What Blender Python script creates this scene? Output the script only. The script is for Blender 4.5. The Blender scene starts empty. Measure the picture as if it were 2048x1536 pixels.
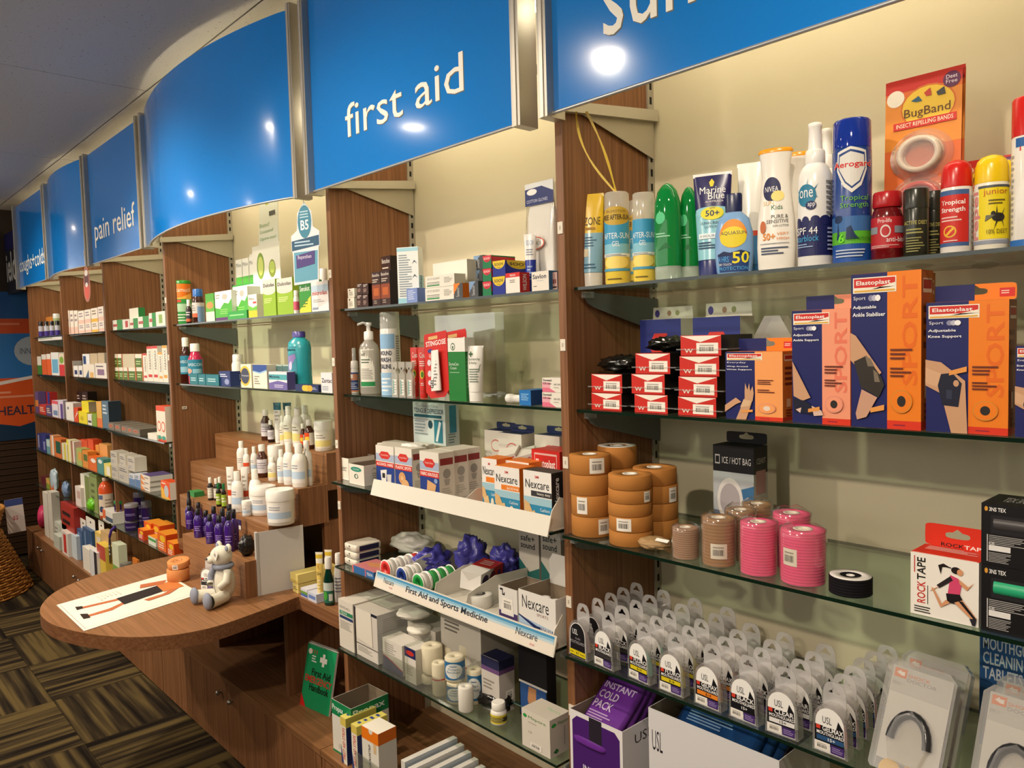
import bpy, math, random
import numpy as np
from mathutils import Vector, Matrix, noise
random.seed(7)
SC = bpy.context.scene
COL = SC.collection
# ------------------------------------------------------------------ camera
F, YAW, PIT, ROL = 1541.0, .82904, .05691, .02694          # focal length in pixels of the 2048x1536 frame, angles in rad
CP = np.array([1.0825, -1.1469, 1.48])
_fw = np.array([-math.sin(YAW)*math.cos(PIT), math.cos(YAW)*math.cos(PIT), -math.sin(PIT)])
_rt = np.array([math.cos(YAW), math.sin(YAW), 0.0])
_dn = -np.cross(_rt, _fw)
_r2 = _rt*math.cos(ROL)+_dn*math.sin(ROL)
_d2 = _dn*math.cos(ROL)-_rt*math.sin(ROL)
CR = np.array([_r2, _d2, _fw])
cam_d = bpy.data.cameras.new('camera'); cam = bpy.data.objects.new('camera', cam_d); COL.objects.link(cam)
cam_d.sensor_fit = 'HORIZONTAL'; cam_d.sensor_width = 36.0; cam_d.lens = F/2048*36.0
cam_d.clip_start = .02; cam_d.clip_end = 60
_m = Matrix(((_r2[0], -_d2[0], -_fw[0], CP[0]), (_r2[1], -_d2[1], -_fw[1], CP[1]), (_r2[2], -_d2[2], -_fw[2], CP[2]), (0, 0, 0, 1)))
cam.matrix_world = _m
SC.camera = cam
# ------------------------------------------------------------------ world, exposure
w = bpy.data.worlds.new('shop_air'); SC.world = w; w.use_nodes = True
w.node_tree.nodes['Background'].inputs[0].default_value = (1.0, .93, .84, 1)
w.node_tree.nodes['Background'].inputs[1].default_value = 1.9
SC.view_settings.view_transform = 'Standard'; SC.view_settings.look = 'None'
SC.view_settings.gamma = 1.0; SC.view_settings.exposure = 0.22; SC.view_settings.use_curve_mapping = False
try:
    SC.cycles.transparent_max_bounces = 24; SC.cycles.max_bounces = 6; SC.cycles.diffuse_bounces = 3; SC.cycles.glossy_bounces = 3
    SC.cycles.sample_clamp_indirect = 6.0
except Exception: pass
# ceiling lamps of the shop aisle: (x, y, power, half angle deg)
CEIL = 2.50
DOWNLIGHTS = [(1.0, -1.15, 30, 'nearest'), (-.75, -1.15, 30, 'second nearest'), (-1.95, -1.15, 75, 'peninsula'), (-4.06, -1.2, 60, 'far'), (-5.85, -1.3, 30, 'farther'), (-7.4, -1.25, 20, 'farthest'),
              (.4, -2.4, 60, 'rear nearest'), (-1.4, -2.4, 50, 'rear middle'), (-3.6, -2.4, 50, 'rear far')]
TUBE_POWER = 16.0
# ------------------------------------------------------------------ pixel helpers (pixels of the 2048x1536 photograph)
def _ray(p): return CR.T@np.array([(p[0]-1024)/F, (p[1]-768)/F, 1.0])
def onY(p, y): r = _ray(p); return CP+r*((y-CP[1])/r[1])
def onX(p, x): r = _ray(p); return CP+r*((x-CP[0])/r[0])
def onZ(p, z): r = _ray(p); return CP+r*((z-CP[2])/r[2])
def proj(q):
    c = CR@(np.array(q, float)-CP); return 1024+F*c[0]/c[2], 768+F*c[1]/c[2]
# ------------------------------------------------------------------ materials
def lin(h):
    if not isinstance(h, str): return tuple(h)
    h = h.lstrip('#')
    o = []
    for i in (0, 2, 4):
        c = int(h[i:i+2], 16)/255
        o.append(c/12.92 if c <= .04045 else ((c+.055)/1.055)**2.4)
    return tuple(o)
_mc = {}
def nm(name):
    m = bpy.data.materials.new(name); m.use_nodes = True
    nt = m.node_tree; b = nt.nodes['Principled BSDF']
    return m, nt, b
def P(col, rough=.5, metal=0.0, spec=.4, coat=0.0):
    k = (col, rough, metal, spec, coat)
    if k in _mc: return _mc[k]
    m, nt, b = nm('paint_'+str(col).lstrip('#'))
    b.inputs['Base Color'].default_value = (*lin(col), 1); b.inputs['Roughness'].default_value = rough
    b.inputs['Metallic'].default_value = metal; b.inputs['Specular IOR Level'].default_value = spec
    b.inputs['Coat Weight'].default_value = coat; b.inputs['Coat Roughness'].default_value = .08
    _mc[k] = m; return m
def CARD(c): return P(c, .45, 0, .35)       # printed board
def PLAS(c): return P(c, .25, 0, .5)        # moulded plastic
def CLEAR(tint='f4f6f4', body=.05, gloss=1.0, haze='ffffff', rough=.06):
    k = ('clear', tint, body, gloss, haze, rough)
    if k in _mc: return _mc[k]
    m = bpy.data.materials.new('clear_'+tint); m.use_nodes = True
    nt = m.node_tree; nt.nodes.clear(); N = nt.nodes.new; L = nt.links.new
    out = N('ShaderNodeOutputMaterial'); tr = N('ShaderNodeBsdfTransparent'); gl = N('ShaderNodeBsdfGlossy'); df = N('ShaderNodeBsdfDiffuse')
    tr.inputs[0].default_value = (*lin(tint), 1); gl.inputs[0].default_value = (1, 1, 1, 1); gl.inputs['Roughness'].default_value = rough
    df.inputs[0].default_value = (*lin(haze), 1)
    m1 = N('ShaderNodeMixShader'); m1.inputs[0].default_value = body; L(tr.outputs[0], m1.inputs[1]); L(df.outputs[0], m1.inputs[2])
    lw = N('ShaderNodeLayerWeight'); lw.inputs[0].default_value = .5
    pw_ = N('ShaderNodeMath'); pw_.operation = 'POWER'; pw_.inputs[1].default_value = 4.0; L(lw.outputs['Facing'], pw_.inputs[0])
    mu = N('ShaderNodeMath'); mu.operation = 'MULTIPLY_ADD'; mu.inputs[1].default_value = .8*gloss; mu.inputs[2].default_value = .03*gloss; L(pw_.outputs[0], mu.inputs[0])
    m2 = N('ShaderNodeMixShader'); L(mu.outputs[0], m2.inputs[0]); L(m1.outputs[0], m2.inputs[1]); L(gl.outputs[0], m2.inputs[2])
    L(m2.outputs[0], out.inputs[0]); _mc[k] = m; return m
def EMIT(col, s):
    k = ('emit', col, s)
    if k in _mc: return _mc[k]
    m = bpy.data.materials.new('lamp_glow'); m.use_nodes = True; nt = m.node_tree; nt.nodes.clear()
    o = nt.nodes.new('ShaderNodeOutputMaterial'); e = nt.nodes.new('ShaderNodeEmission'); e.inputs[0].default_value = (*lin(col), 1); e.inputs[1].default_value = s
    nt.links.new(e.outputs[0], o.inputs[0]); _mc[k] = m; return m
def WOOD(c1, c2, axis, rough=.42, scale=1.0):
    k = ('wood', c1, c2, axis)
    if k in _mc: return _mc[k]
    m, nt, b = nm('wood_laminate_'+axis); N = nt.nodes.new; L = nt.links.new
    tc = N('ShaderNodeTexCoord'); mp = N('ShaderNodeMapping'); L(tc.outputs['Object'], mp.inputs[0])
    s = {'x': (1.2, 60, 60), 'y': (60, 1.2, 60), 'z': (60, 60, 1.2)}[axis]; mp.inputs['Scale'].default_value = [q*scale for q in s]
    n1 = N('ShaderNodeTexNoise'); n1.inputs['Scale'].default_value = 2.2; n1.inputs['Detail'].default_value = 5; n1.inputs['Distortion'].default_value = .6
    L(mp.outputs[0], n1.inputs['Vector'])
    r = N('ShaderNodeValToRGB'); r.color_ramp.elements[0].position = .3; r.color_ramp.elements[1].position = .72
    r.color_ramp.elements[0].color = (*lin(c1), 1); r.color_ramp.elements[1].color = (*lin(c2), 1)
    L(n1.outputs[0], r.inputs[0]); L(r.outputs[0], b.inputs['Base Color']); b.inputs['Roughness'].default_value = rough
    b.inputs['Specular IOR Level'].default_value = .35
    _mc[k] = m; return m
WV = WOOD('6d4529', '936644', 'z'); WX = WOOD('76502f', '9a6c48', 'x'); WY = WOOD('6d4529', '936644', 'y')
METAL = P('a9a6a0', .33, .85, .5); ALU = P('b7b2a8', .38, .7, .5); GREYM = P('8f908c', .4, .3, .5)
WHITE = CARD('f1eee6'); DARK = P('0d0c0b', .6)
# ------------------------------------------------------------------ geometry collector
class G:
    def __init__(s): s.v = []; s.f = []; s.m = []; s.sm = []; s.mats = []
    def mi(s, mat):
        if isinstance(mat, str): mat = CARD(mat)
        if mat not in s.mats: s.mats.append(mat)
        return s.mats.index(mat)
    def add(s, vs, fs, mat, sm=False, M=None):
        o = len(s.v); i = s.mi(mat)
        for q in vs:
            q = Vector(q)
            s.v.append(tuple(M@q) if M else tuple(q))
        for f in fs: s.f.append(tuple(o+k for k in f)); s.m.append(i); s.sm.append(sm)
        return s
    def box(s, x0, x1, y0, y1, z0, z1, mat, M=None, skip=''):
        vs = [(x0, y0, z0), (x1, y0, z0), (x1, y1, z0), (x0, y1, z0), (x0, y0, z1), (x1, y0, z1), (x1, y1, z1), (x0, y1, z1)]
        fd = {'b': (0, 3, 2, 1), 't': (4, 5, 6, 7), 'f': (0, 1, 5, 4), 'k': (2, 3, 7, 6), 'l': (3, 0, 4, 7), 'r': (1, 2, 6, 5)}
        if isinstance(mat, dict):
            for k, f in fd.items():
                if k not in skip: s.add(vs, [f], mat.get(k, mat['*']), M=M)
            return s
        return s.add(vs, [f for k, f in fd.items() if k not in skip], mat, M=M)
    def prism(s, pts, a0, a1, mat, plane='yz', M=None, sm=False):
        n = len(pts)
        def mk(p, a): return {'yz': (a, p[0], p[1]), 'xz': (p[0], a, p[1]), 'xy': (p[0], p[1], a)}[plane]
        vs = [mk(p, a0) for p in pts]+[mk(p, a1) for p in pts]
        fs = [tuple(range(n)), tuple(range(2*n-1, n-1, -1))]
        s.add(vs, fs, mat, M=M)
        return s.add(vs, [(i, i+n, (i+1) % n+n, (i+1) % n) for i in range(n)], mat, sm, M=M)
    def loft(s, secs, mat, n=20, cb=True, ct=True, M=None, sm=True):
        # secs: (z, rx, ry[, power, cx, cy])
        vs = []; fs = []
        for q in secs:
            z, rx, ry = q[:3]; pw = q[3] if len(q) > 3 else 2.0; cx = q[4] if len(q) > 4 else 0; cy = q[5] if len(q) > 5 else 0
            for k in range(n):
                a = 2*math.pi*k/n; c, d = math.cos(a), math.sin(a)
                x = math.copysign(abs(c)**(2/pw), c)*rx; y = math.copysign(abs(d)**(2/pw), d)*ry
                vs.append((cx+x, cy+y, z))
        for j in range(len(secs)-1):
            for k in range(n):
                a, b = j*n+k, j*n+(k+1) % n
                fs.append((a, b, b+n, a+n))
        s.add(vs, fs, mat, sm, M=M)
        caps = []
        if cb: caps.append(tuple(reversed(range(n))))
        if ct: caps.append(tuple(range((len(secs)-1)*n, len(secs)*n)))
        if caps:
            for c in caps:
                s.add([vs[k] for k in c], [tuple(range(n))], mat, False, M=M)
        return s
    def cyl(s, x, y, z0, z1, r, mat, n=20, M=None): return s.loft([(z0, r, r, 2, x, y), (z1, r, r, 2, x, y)], mat, n, M=M)
    def lathe(s, prof, mat, n=28, M=None, sm=True):      # closed (r,z) profile
        m = len(prof); vs = []; fs = []
        for k in range(n):
            a = 2*math.pi*k/n
            for r, z in prof: vs.append((r*math.cos(a), r*math.sin(a), z))
        for k in range(n):
            for j in range(m):
                a, b = k*m+j, k*m+(j+1) % m; c, d = ((k+1) % n)*m+j, ((k+1) % n)*m+(j+1) % m
                fs.append((a, c, d, b))
        return s.add(vs, fs, mat, sm, M=M)
    def tube(s, pts, r, mat, n=6, closed=False, M=None):
        vs = []; fs = []; N = len(pts); pts = [Vector(p) for p in pts]
        for i, p in enumerate(pts):
            a = pts[(i-1) % N] if (i or closed) else p; b = pts[(i+1) % N] if (i < N-1 or closed) else p
            t = (b-a).normalized(); u = t.orthogonal().normalized() if abs(t.z) > .95 else t.cross(Vector((0, 0, 1))).normalized(); w_ = t.cross(u)
            rr = r[i] if isinstance(r, (list, tuple)) else r
            for k in range(n):
                c = 2*math.pi*k/n; vs.append(tuple(p+(u*math.cos(c)+w_*math.sin(c))*rr))
        for i in range(N if closed else N-1):
            for k in range(n):
                a, b = i*n+k, i*n+(k+1) % n; j = (i+1) % N
                fs.append((a, b, j*n+(k+1) % n, j*n+k))
        return s.add(vs, fs, mat, True, M=M)
    def ell(s, c, r, mat, nu=16, nv=10, M=None, wob=0.0, seed=0.0, sharp=3.0):
        vs = []; fs = []
        for j in range(nv+1):
            t = math.pi*j/nv
            for k in range(nu):
                a = 2*math.pi*k/nu; d = Vector((math.sin(t)*math.cos(a), math.sin(t)*math.sin(a), -math.cos(t)))
                q = 1+wob*noise.noise(d*sharp+Vector((seed, seed*1.7, -seed))) if wob else 1
                vs.append((c[0]+d.x*r[0]*q, c[1]+d.y*r[1]*q, c[2]+d.z*r[2]*q))
        for j in range(nv):
            for k in range(nu):
                a, b = j*nu+k, j*nu+(k+1) % nu; fs.append((a, b, b+nu, a+nu))
        return s.add(vs, fs, mat, True, M=M)
    def mesh(s, name):
        me = bpy.data.meshes.new(name); me.from_pydata(s.v, [], s.f)
        for m in s.mats: me.materials.append(m)
        me.polygons.foreach_set('material_index', s.m); me.polygons.foreach_set('use_smooth', s.sm); me.update()
        return me
    def obj(s, name, parent=None, loc=(0, 0, 0), rz=0.0):
        o = bpy.data.objects.new(name, s.mesh(name)); COL.objects.link(o)
        o.location = loc; o.rotation_euler = (0, 0, rz)
        if parent: o.parent = parent
        return o
def empty(name, loc=(0, 0, 0), rz=0.0, parent=None):
    o = bpy.data.objects.new(name, None); COL.objects.link(o); o.location = loc; o.rotation_euler = (0, 0, rz); o.empty_display_size = .02
    if parent: o.parent = parent
    return o
def tag(o, label, cat, group=None, kind=None):
    o['label'] = label; o['category'] = cat
    if group: o['group'] = group
    if kind: o['kind'] = kind
    return o
def struct(o, label=None, cat=None):
    o['kind'] = 'structure'
    if label: o['label'] = label
    if cat: o['category'] = cat
    return o
def clone(o, loc=None, rz=None, parent=None, label=None):
    c = o.copy(); COL.objects.link(c)
    if parent: c.parent = parent
    if loc is not None: c.location = loc
    if rz is not None: c.rotation_euler = (0, 0, rz)
    if label: c['label'] = label
    for ch in list(o.children): clone(ch, parent=c)
    return c
# ------------------------------------------------------------------ printed artwork: thin layers on a face
_tc = {}
def text_geo(txt, bold):
    k = (txt, bold)
    if k in _tc: return _tc[k]
    cu = bpy.data.curves.new('t', 'FONT'); cu.body = txt; cu.size = 1; cu.resolution_u = 2; cu.offset = .018 if bold else 0
    ob = bpy.data.objects.new('t', cu); me = bpy.data.meshes.new_from_object(ob)
    vs = np.array([v.co[:2] for v in me.vertices]) if len(me.vertices) else np.zeros((1, 2)); fs = [tuple(p.vertices) for p in me.polygons]
    lo = vs.min(0); sp = np.maximum(vs.max(0)-lo, 1e-6); vs = (vs-lo)/sp
    bpy.data.objects.remove(ob); bpy.data.curves.remove(cu); bpy.data.meshes.remove(me)
    _tc[k] = (vs, fs, sp[0]/sp[1]); return _tc[k]
EPS = .00014
from mathutils.geometry import tessellate_polygon
def clip_u(pts, u0, sg):
    out = []
    for i, p in enumerate(pts):
        q = pts[(i+1) % len(pts)]; a = (p[0]-u0)*sg; b = (q[0]-u0)*sg
        if a >= 0: out.append(p)
        if (a > 0 and b < 0) or (a < 0 and b > 0): t = a/(a-b); out.append((p[0]+(q[0]-p[0])*t, p[1]+(q[1]-p[1])*t))
    return out
def art_on(g, fn, prims, seg=1, base=1):
    """fn(u,v,off)->point; prims drawn in order, each a hair above the one before"""
    L = base
    def poly(pts, col):
        if min(min(q) for q in pts) < -1e-6 or max(max(q) for q in pts) > 1+1e-6:      # keep the print on its face
            sw = lambda a: [(v, u) for u, v in a]
            pts = clip_u(clip_u(pts, 0.0, 1), 1.0, -1); pts = sw(clip_u(clip_u(sw(pts), 0.0, 1), 1.0, -1))
            if len(pts) < 3: return
        if seg == 1: return g.add([fn(u, v, L*EPS) for u, v in pts], [tuple(range(len(pts)))], col)
        for t_ in tessellate_polygon([[Vector((u, v, 0)) for u, v in pts]]):
            tri = [pts[k] for k in t_]; a = min(q[0] for q in tri); b = max(q[0] for q in tri)
            i0, i1 = int(math.floor(a*seg+1e-6)), int(math.ceil(b*seg-1e-6))
            for i in range(i0, max(i1, i0+1)):
                c = clip_u(clip_u(tri, i/seg, 1), (i+1)/seg, -1)
                if len(c) > 2: g.add([fn(u, v, L*EPS) for u, v in c], [tuple(range(len(c)))], col)
    def rect(u0, v0, u1, v1, col):
        n = max(1, int(math.ceil(abs(u1-u0)*seg)))
        if seg > 1 or n == 1: return poly([(u0, v0), (u1, v0), (u1, v1), (u0, v1)], col)
        for i in range(n):
            a = u0+(u1-u0)*i/n; b = u0+(u1-u0)*(i+1)/n
            poly([(a, v0), (b, v0), (b, v1), (a, v1)], col)
    for p in prims:
        t = p[0]
        if t == 'r': rect(*p[1:5], p[5])
        elif t == 'p': poly(p[1], p[2])
        elif t == 'e':
            cu, cv, ru, rv = p[1:5]; poly([(cu+ru*math.cos(a*math.pi/10), cv+rv*math.sin(a*math.pi/10)) for a in range(20)], p[5])
        elif t in ('t', 'T', 'tv', 'Tv'):
            vs, fs, _ = text_geo(p[1], t[0] == 'T'); u0, v0, u1, v1 = p[2:6]
            if t.endswith('v'): pt = [fn(u0+(u1-u0)*(1-b), v0+(v1-v0)*a, L*EPS) for a, b in vs]
            else: pt = [fn(u0+(u1-u0)*a, v0+(v1-v0)*b, L*EPS) for a, b in vs]
            g.add(pt, fs, p[6])
        elif t == 'l':      # ragged lines of small print
            u0, v0, u1, v1, n, col = p[1:7]; h = (v1-v0)/n; rnd = random.Random(int(u0*1e4+v0*1e3+n))
            for i in range(n): rect(u0, v0+h*(i+.25), u0+(u1-u0)*rnd.uniform(.6, 1), v0+h*(i+.7), col)
        elif t == 'b':      # barcode sticker
            u0, v0, u1, v1 = p[1:5]; rect(u0, v0, u1, v1, 'efe9df'); L += 1; rnd = random.Random(int(u0*999+v1*777)); w_ = u1-u0; u = u0+w_*.15
            rect(u0+w_*.15, v0+(v1-v0)*.72, u0+w_*.8, v0+(v1-v0)*.8, '9a948c')
            while u < u1-w_*.18:
                q = w_*rnd.uniform(.015, .05); rect(u, v0+(v1-v0)*.22, u+q, v0+(v1-v0)*.62, '2c2826'); u += q+w_*rnd.uniform(.02, .045)
        L += 1
def face(w_, d, h, side='f'):
    if side == 'f': return lambda u, v, o: (u*w_, -o, v*h)
    if side == 'r': return lambda u, v, o: (w_+o, u*d, v*h)
    if side == 'l': return lambda u, v, o: (-o, d-u*d, v*h)
    if side == 't': return lambda u, v, o: (u*w_, v*d, h+o)
def wrap(rad, span, z0, z1, rot=0.0):
    """label round a bottle: rad(z)->(rx,ry[,cx,cy]); u 0..1 spans the angle, v 0..1 from z0 to z1"""
    def fn(u, v, o):
        z = z0+(z1-z0)*v; q = rad(z); a = (u-.5)*span+rot
        return ((q[0]+o+.0003)*math.sin(a)+(q[2] if len(q) > 2 else 0), -(q[1]+o+.0003)*math.cos(a)+(q[3] if len(q) > 3 else 0), z)
    return fn
# ------------------------------------------------------------------ shelves: levels and fronts
SZ = {1: 1.5838, 2: 1.3338, 3: 1.0815, 4: .8318, 5: .585, 6: .293, 7: .665}
SY = {1: .0183, 2: .0183, 3: -.0329, 4: -.0329, 5: -.0329, 6: -.097, 7: -.64}
YB = .298
def cam_ang(X, Y): return math.atan2(CP[0]-X, Y-CP[1])
def xat(px, py, y, z):
    X = onY((px, py), y)[0]
    for _ in range(3): X = onY((px, proj((X, y, z))[1]), y)[0]
    return X
def slot(sh, d, xl, xr, yt, z=None, y=None):
    """pixel extents of a thing standing on shelf sh, its front d metres behind the shelf edge -> X, Y, width, height, z"""
    z = SZ[sh] if z is None else z; y = SY[sh]+d if y is None else y
    a = xat(xl, 700, y, z); b = xat(xr, 700, y, z); h = onY(((xl+xr)/2, yt), y)[2]-z
    return a, y, b-a, h, z+.0006
# ================================================================== THE SETTING
XL, XR = -5.42, 1.7; XE = -8.6; YF = -4.2
UP = [(.95, .9705), (-.0205, 0), (-.9515, -.931), (-2.3412, -2.3207), (-3.2493, -3.2288), (-4.1305, -4.11), (-5.04, -5.0195)]   # uprights between the bays
BAY = {6: (0, .95), 5: (-.931, -.0205), 4: (-2.3207, -.9515), 3: (-3.2288, -2.3412), 2: (-4.11, -3.2493), 1: (-5.0195, -4.1305)}
# --- floor of carpet tiles laid in alternating directions
fl = struct(G().box(XE, XR, YF, .42, -.05, -.004, P('1d1a14', .95)).obj('floor'), 'carpet tiled shop floor in brown and olive stripes', 'floor')
def carpet(axis):
    m, nt, b = nm('carpet_'+axis); N = nt.nodes.new; L = nt.links.new
    tc = N('ShaderNodeTexCoord'); oi = N('ShaderNodeObjectInfo'); mp = N('ShaderNodeMapping'); L(tc.outputs['Object'], mp.inputs[0])
    mp.inputs['Scale'].default_value = (1.2, 26, 1) if axis == 'x' else (26, 1.2, 1)
    ad = N('ShaderNodeVectorMath'); ad.operation = 'ADD'; L(mp.outputs[0], ad.inputs[0])
    sc_ = N('ShaderNodeMath'); sc_.operation = 'MULTIPLY'; sc_.inputs[1].default_value = 90; L(oi.outputs['Random'], sc_.inputs[0])
    cb = N('ShaderNodeCombineXYZ'); [L(sc_.outputs[0], cb.inputs[i]) for i in range(3)]; L(cb.outputs[0], ad.inputs[1])
    n1 = N('ShaderNodeTexNoise'); n1.inputs['Scale'].default_value = 1.0; n1.inputs['Detail'].default_value = 2.5; L(ad.outputs[0], n1.inputs['Vector'])
    r = N('ShaderNodeValToRGB'); cr = r.color_ramp; cr.elements[0].position = .36; cr.elements[1].position = .62
    cr.elements[0].color = (*lin('1c1610'), 1); cr.elements[1].color = (*lin('6e5c37'), 1)
    e = cr.elements.new(.46); e.color = (*lin('3a2f20'), 1); e = cr.elements.new(.53); e.color = (*lin('53452c'), 1)
    L(n1.outputs[0], r.inputs[0])
    n2 = N('ShaderNodeTexNoise'); n2.inputs['Scale'].default_value = 420; L(tc.outputs['Object'], n2.inputs['Vector'])
    mx = N('ShaderNodeMixRGB'); mx.blend_type = 'MULTIPLY'; mx.inputs[0].default_value = .55; L(r.outputs[0], mx.inputs[1]); L(n2.outputs[0], mx.inputs[2])
    L(mx.outputs[0], b.inputs['Base Color']); b.inputs['Roughness'].default_value = .95; b.inputs['Specular IOR Level'].default_value = .1
    bp = N('ShaderNodeBump'); bp.inputs['Strength'].default_value = .5; bp.inputs['Distance'].default_value = .004; L(n2.outputs[0], bp.inputs['Height']); L(bp.outputs[0], b.inputs['Normal'])
    return m
TS = .5
tme = {a: G().prism([(.001, .001), (TS-.001, .001), (TS-.001, TS-.001), (.001, TS-.001)], -.004, 0, carpet(a), 'xy').mesh('carpet_tile') for a in 'xy'}
for i in range(-10, 1):
    for j in range(-4, 1):
        o = bpy.data.objects.new('carpet_tile', tme['xy'[(i+j) % 2]]); COL.objects.link(o); o.parent = fl; o.location = (-.62+i*TS, -.1+j*TS-.35, 0)
# --- ceiling tiles
ce = struct(G().box(XE, XR, YF, .42, CEIL+.004, CEIL+.05, P('8c8a86', .9)).obj('ceiling'), 'pale mineral tile ceiling over the shelves', 'ceiling')
mt, nt, b = nm('mineral_tile'); N = nt.nodes.new; L = nt.links.new
tc = N('ShaderNodeTexCoord'); n1 = N('ShaderNodeTexNoise'); n1.inputs['Scale'].default_value = 95; n1.inputs['Detail'].default_value = 3; L(tc.outputs['Object'], n1.inputs['Vector'])
r = N('ShaderNodeValToRGB'); r.color_ramp.elements[0].position = .27; r.color_ramp.elements[1].position = .36
r.color_ramp.elements[0].color = (*lin('7d7773'), 1); r.color_ramp.elements[1].color = (*lin('c9c6c4'), 1); L(n1.outputs[0], r.inputs[0]); L(r.outputs[0], b.inputs['Base Color'])
b.inputs['Roughness'].default_value = .9; b.inputs['Specular IOR Level'].default_value = .1
ctm = G().box(.003, 1.4-.003, .003, 1.197, 0, .004, mt).mesh('ceiling_tile')
for i in range(-5, 3):
    for j in range(-4, 1):
        if j == -4 and i > 0: continue
        o = bpy.data.objects.new('ceiling_tile', ctm); COL.objects.link(o); o.parent = ce; o.location = (-2.16+i*1.4, -.09+j*1.2 if j < 0 else -.09, CEIL)
# --- walls
struct(G().box(XL, XR, YB+.012, .42, 0, CEIL, P('c9bb9c', .7)).obj('wall_back'), 'plain wall behind the shelving', 'wall')
wl = struct(G().box(XL-.08, XL, -.8, .42, 0, CEIL, P('2b2019', .6)).obj('wall_left'), 'dark slatted wall at the far end of the shop', 'wall')
sl = G().box(0, .012, -.8, .30, 0, .038, WOOD('2a1d14', '4a3524', 'y')).mesh('slat')
for k in range(22):
    o = bpy.data.objects.new('slat', sl); COL.objects.link(o); o.parent = wl; o.location = (XL, 0, .03+k*.045)
struct(G().box(XR, XR+.08, YF, .42, 0, CEIL, P('b8a88c', .7)).obj('wall_right'), 'plain wall at the near end of the shelving', 'wall')
# --- unseen block behind the camera, added as a gondola to shade the low cabinets
gd = struct(G().box(XE, XR, -3.3, -2.75, 0, 1.5, P('6b4a32', .6)).obj('trim_20'), 'unseen brown gondola block across the aisle, added to shade the low cabinets', 'shelving')
# --- back panels of the lit bays and uprights
CREAM = P('d8cdb0', .62, 0, .2)
for k, (a, c) in BAY.items():
    o = struct(G().box(a, c, YB, YB+.012, .25, CEIL-.02, CREAM).obj('trim_%d' % k), 'cream back panel of shelving bay %d' % k, 'panel')
for n, (a, c) in enumerate(UP):
    u = struct(G().box(a, c, 0, YB, .27, 2.12, WV).obj('trim_%d' % (n+7)), 'brown wood upright between shelving bays', 'upright')
    G().box(c, c+.004, YB-.022, YB, .27, 2.12, P('b3ada0', .4, .5)).obj('slotted_channel', u)
    s = G(); z = .4
    while z < 2.1: s.box(c+.004, c+.0046, YB-.015, YB-.008, z, z+.016, DARK); z += .032
    so = s.obj('slot_row', u); so['kind'] = 'stuff'
# --- metal brackets with clear clips + glass shelves (each shelf one thing)
GEDGE = P('0e2318', .12, 0, .6); GTOP = CLEAR('e6f2ea', .02, 1.0, 'dfeee6', .03)
BRK = P('6b6f70', .42, .35)
def bracket(x, sh, par, sgn=1):
    z = SZ[sh]-.007; y0 = SY[sh]+.028
    pts = [(YB-.004, z-.012), (YB-.004, z-.088), (y0+.03, z-.034), (y0+.012, z-.026), (y0+.002, z-.014), (y0, z-.006), (y0+.02, z-.002)]
    o = G().prism(pts, x, x+.0025*sgn, BRK, 'yz').obj('bracket', par)
    G().box(x-.003, x+.009, y0-.004, y0+.022, z-.014, z-.001, CLEAR('f0f4f4', .12)).obj('shelf_clip', o)
SHN = {1: 'top', 2: 'second', 3: 'third', 4: 'fourth', 5: 'fifth'}
BAYN = {6: 'nearest right-hand', 5: 'first aid', 4: 'curved-sign', 3: 'pain relief', 2: 'second farthest', 1: 'farthest'}
for k, (a, c) in BAY.items():
    for sh in range(1, 6):
        if k == 4 and sh > 2: continue
        z = SZ[sh]; y0 = SY[sh]; g = G()
        g.box(a+.006, c-.006, y0, YB-.012, z-.006, z, {'*': GEDGE, 't': GTOP, 'b': GTOP})
        o = tag(g.obj('glass_shelf'), '%s glass shelf of the %s bay' % (SHN[sh], BAYN[k]), 'shelf', 'glass shelves')
        bracket(a+.007, sh, o); bracket(c-.0095, sh, o)
# --- base cabinets with doors and knobs
for k, (a, c) in BAY.items():
    y0 = SY[6]; zt = SZ[6]; a2 = a-.010; c2 = c+.010
    e = tag(empty('base_cabinet', ((a2+c2)/2, y0, 0)), 'low wood cabinet under the %s bay' % BAYN[k], 'cabinet', 'low base cabinets')
    def B(*q): return G().box(q[0]-(a2+c2)/2, q[1]-(a2+c2)/2, q[2]-y0, q[3]-y0, q[4], q[5], q[6])
    B(a2+.001, c2-.001, y0+.02, YB-.003, .0, zt-.0185, WV).obj('carcass', e)
    B(a2+.001, c2-.001, y0, YB-.002, zt-.018, zt, WX).obj('worktop', e)
    n = 2
    for j in range(n):
        d0 = a2+.003+(c2-a2-.003)*j/n; d1 = a2+(c2-a2-.003)*(j+1)/n
        d = B(d0, d1, y0+.004, y0+.0195, .012, zt-.021, WV).obj('door', e)
        kx = d1-.05 if j == 0 else d0+.05
        G().loft([(0, .004, .004), (.006, .004, .004), (.01, .009, .009), (.016, .009, .009), (.02, .004, .004)], METAL, 12,
                 M=Matrix.Translation((kx-(a2+c2)/2, .004, zt-.07))@Matrix.Rotation(math.pi/2, 4, 'X')).obj('knob', d)
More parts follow.
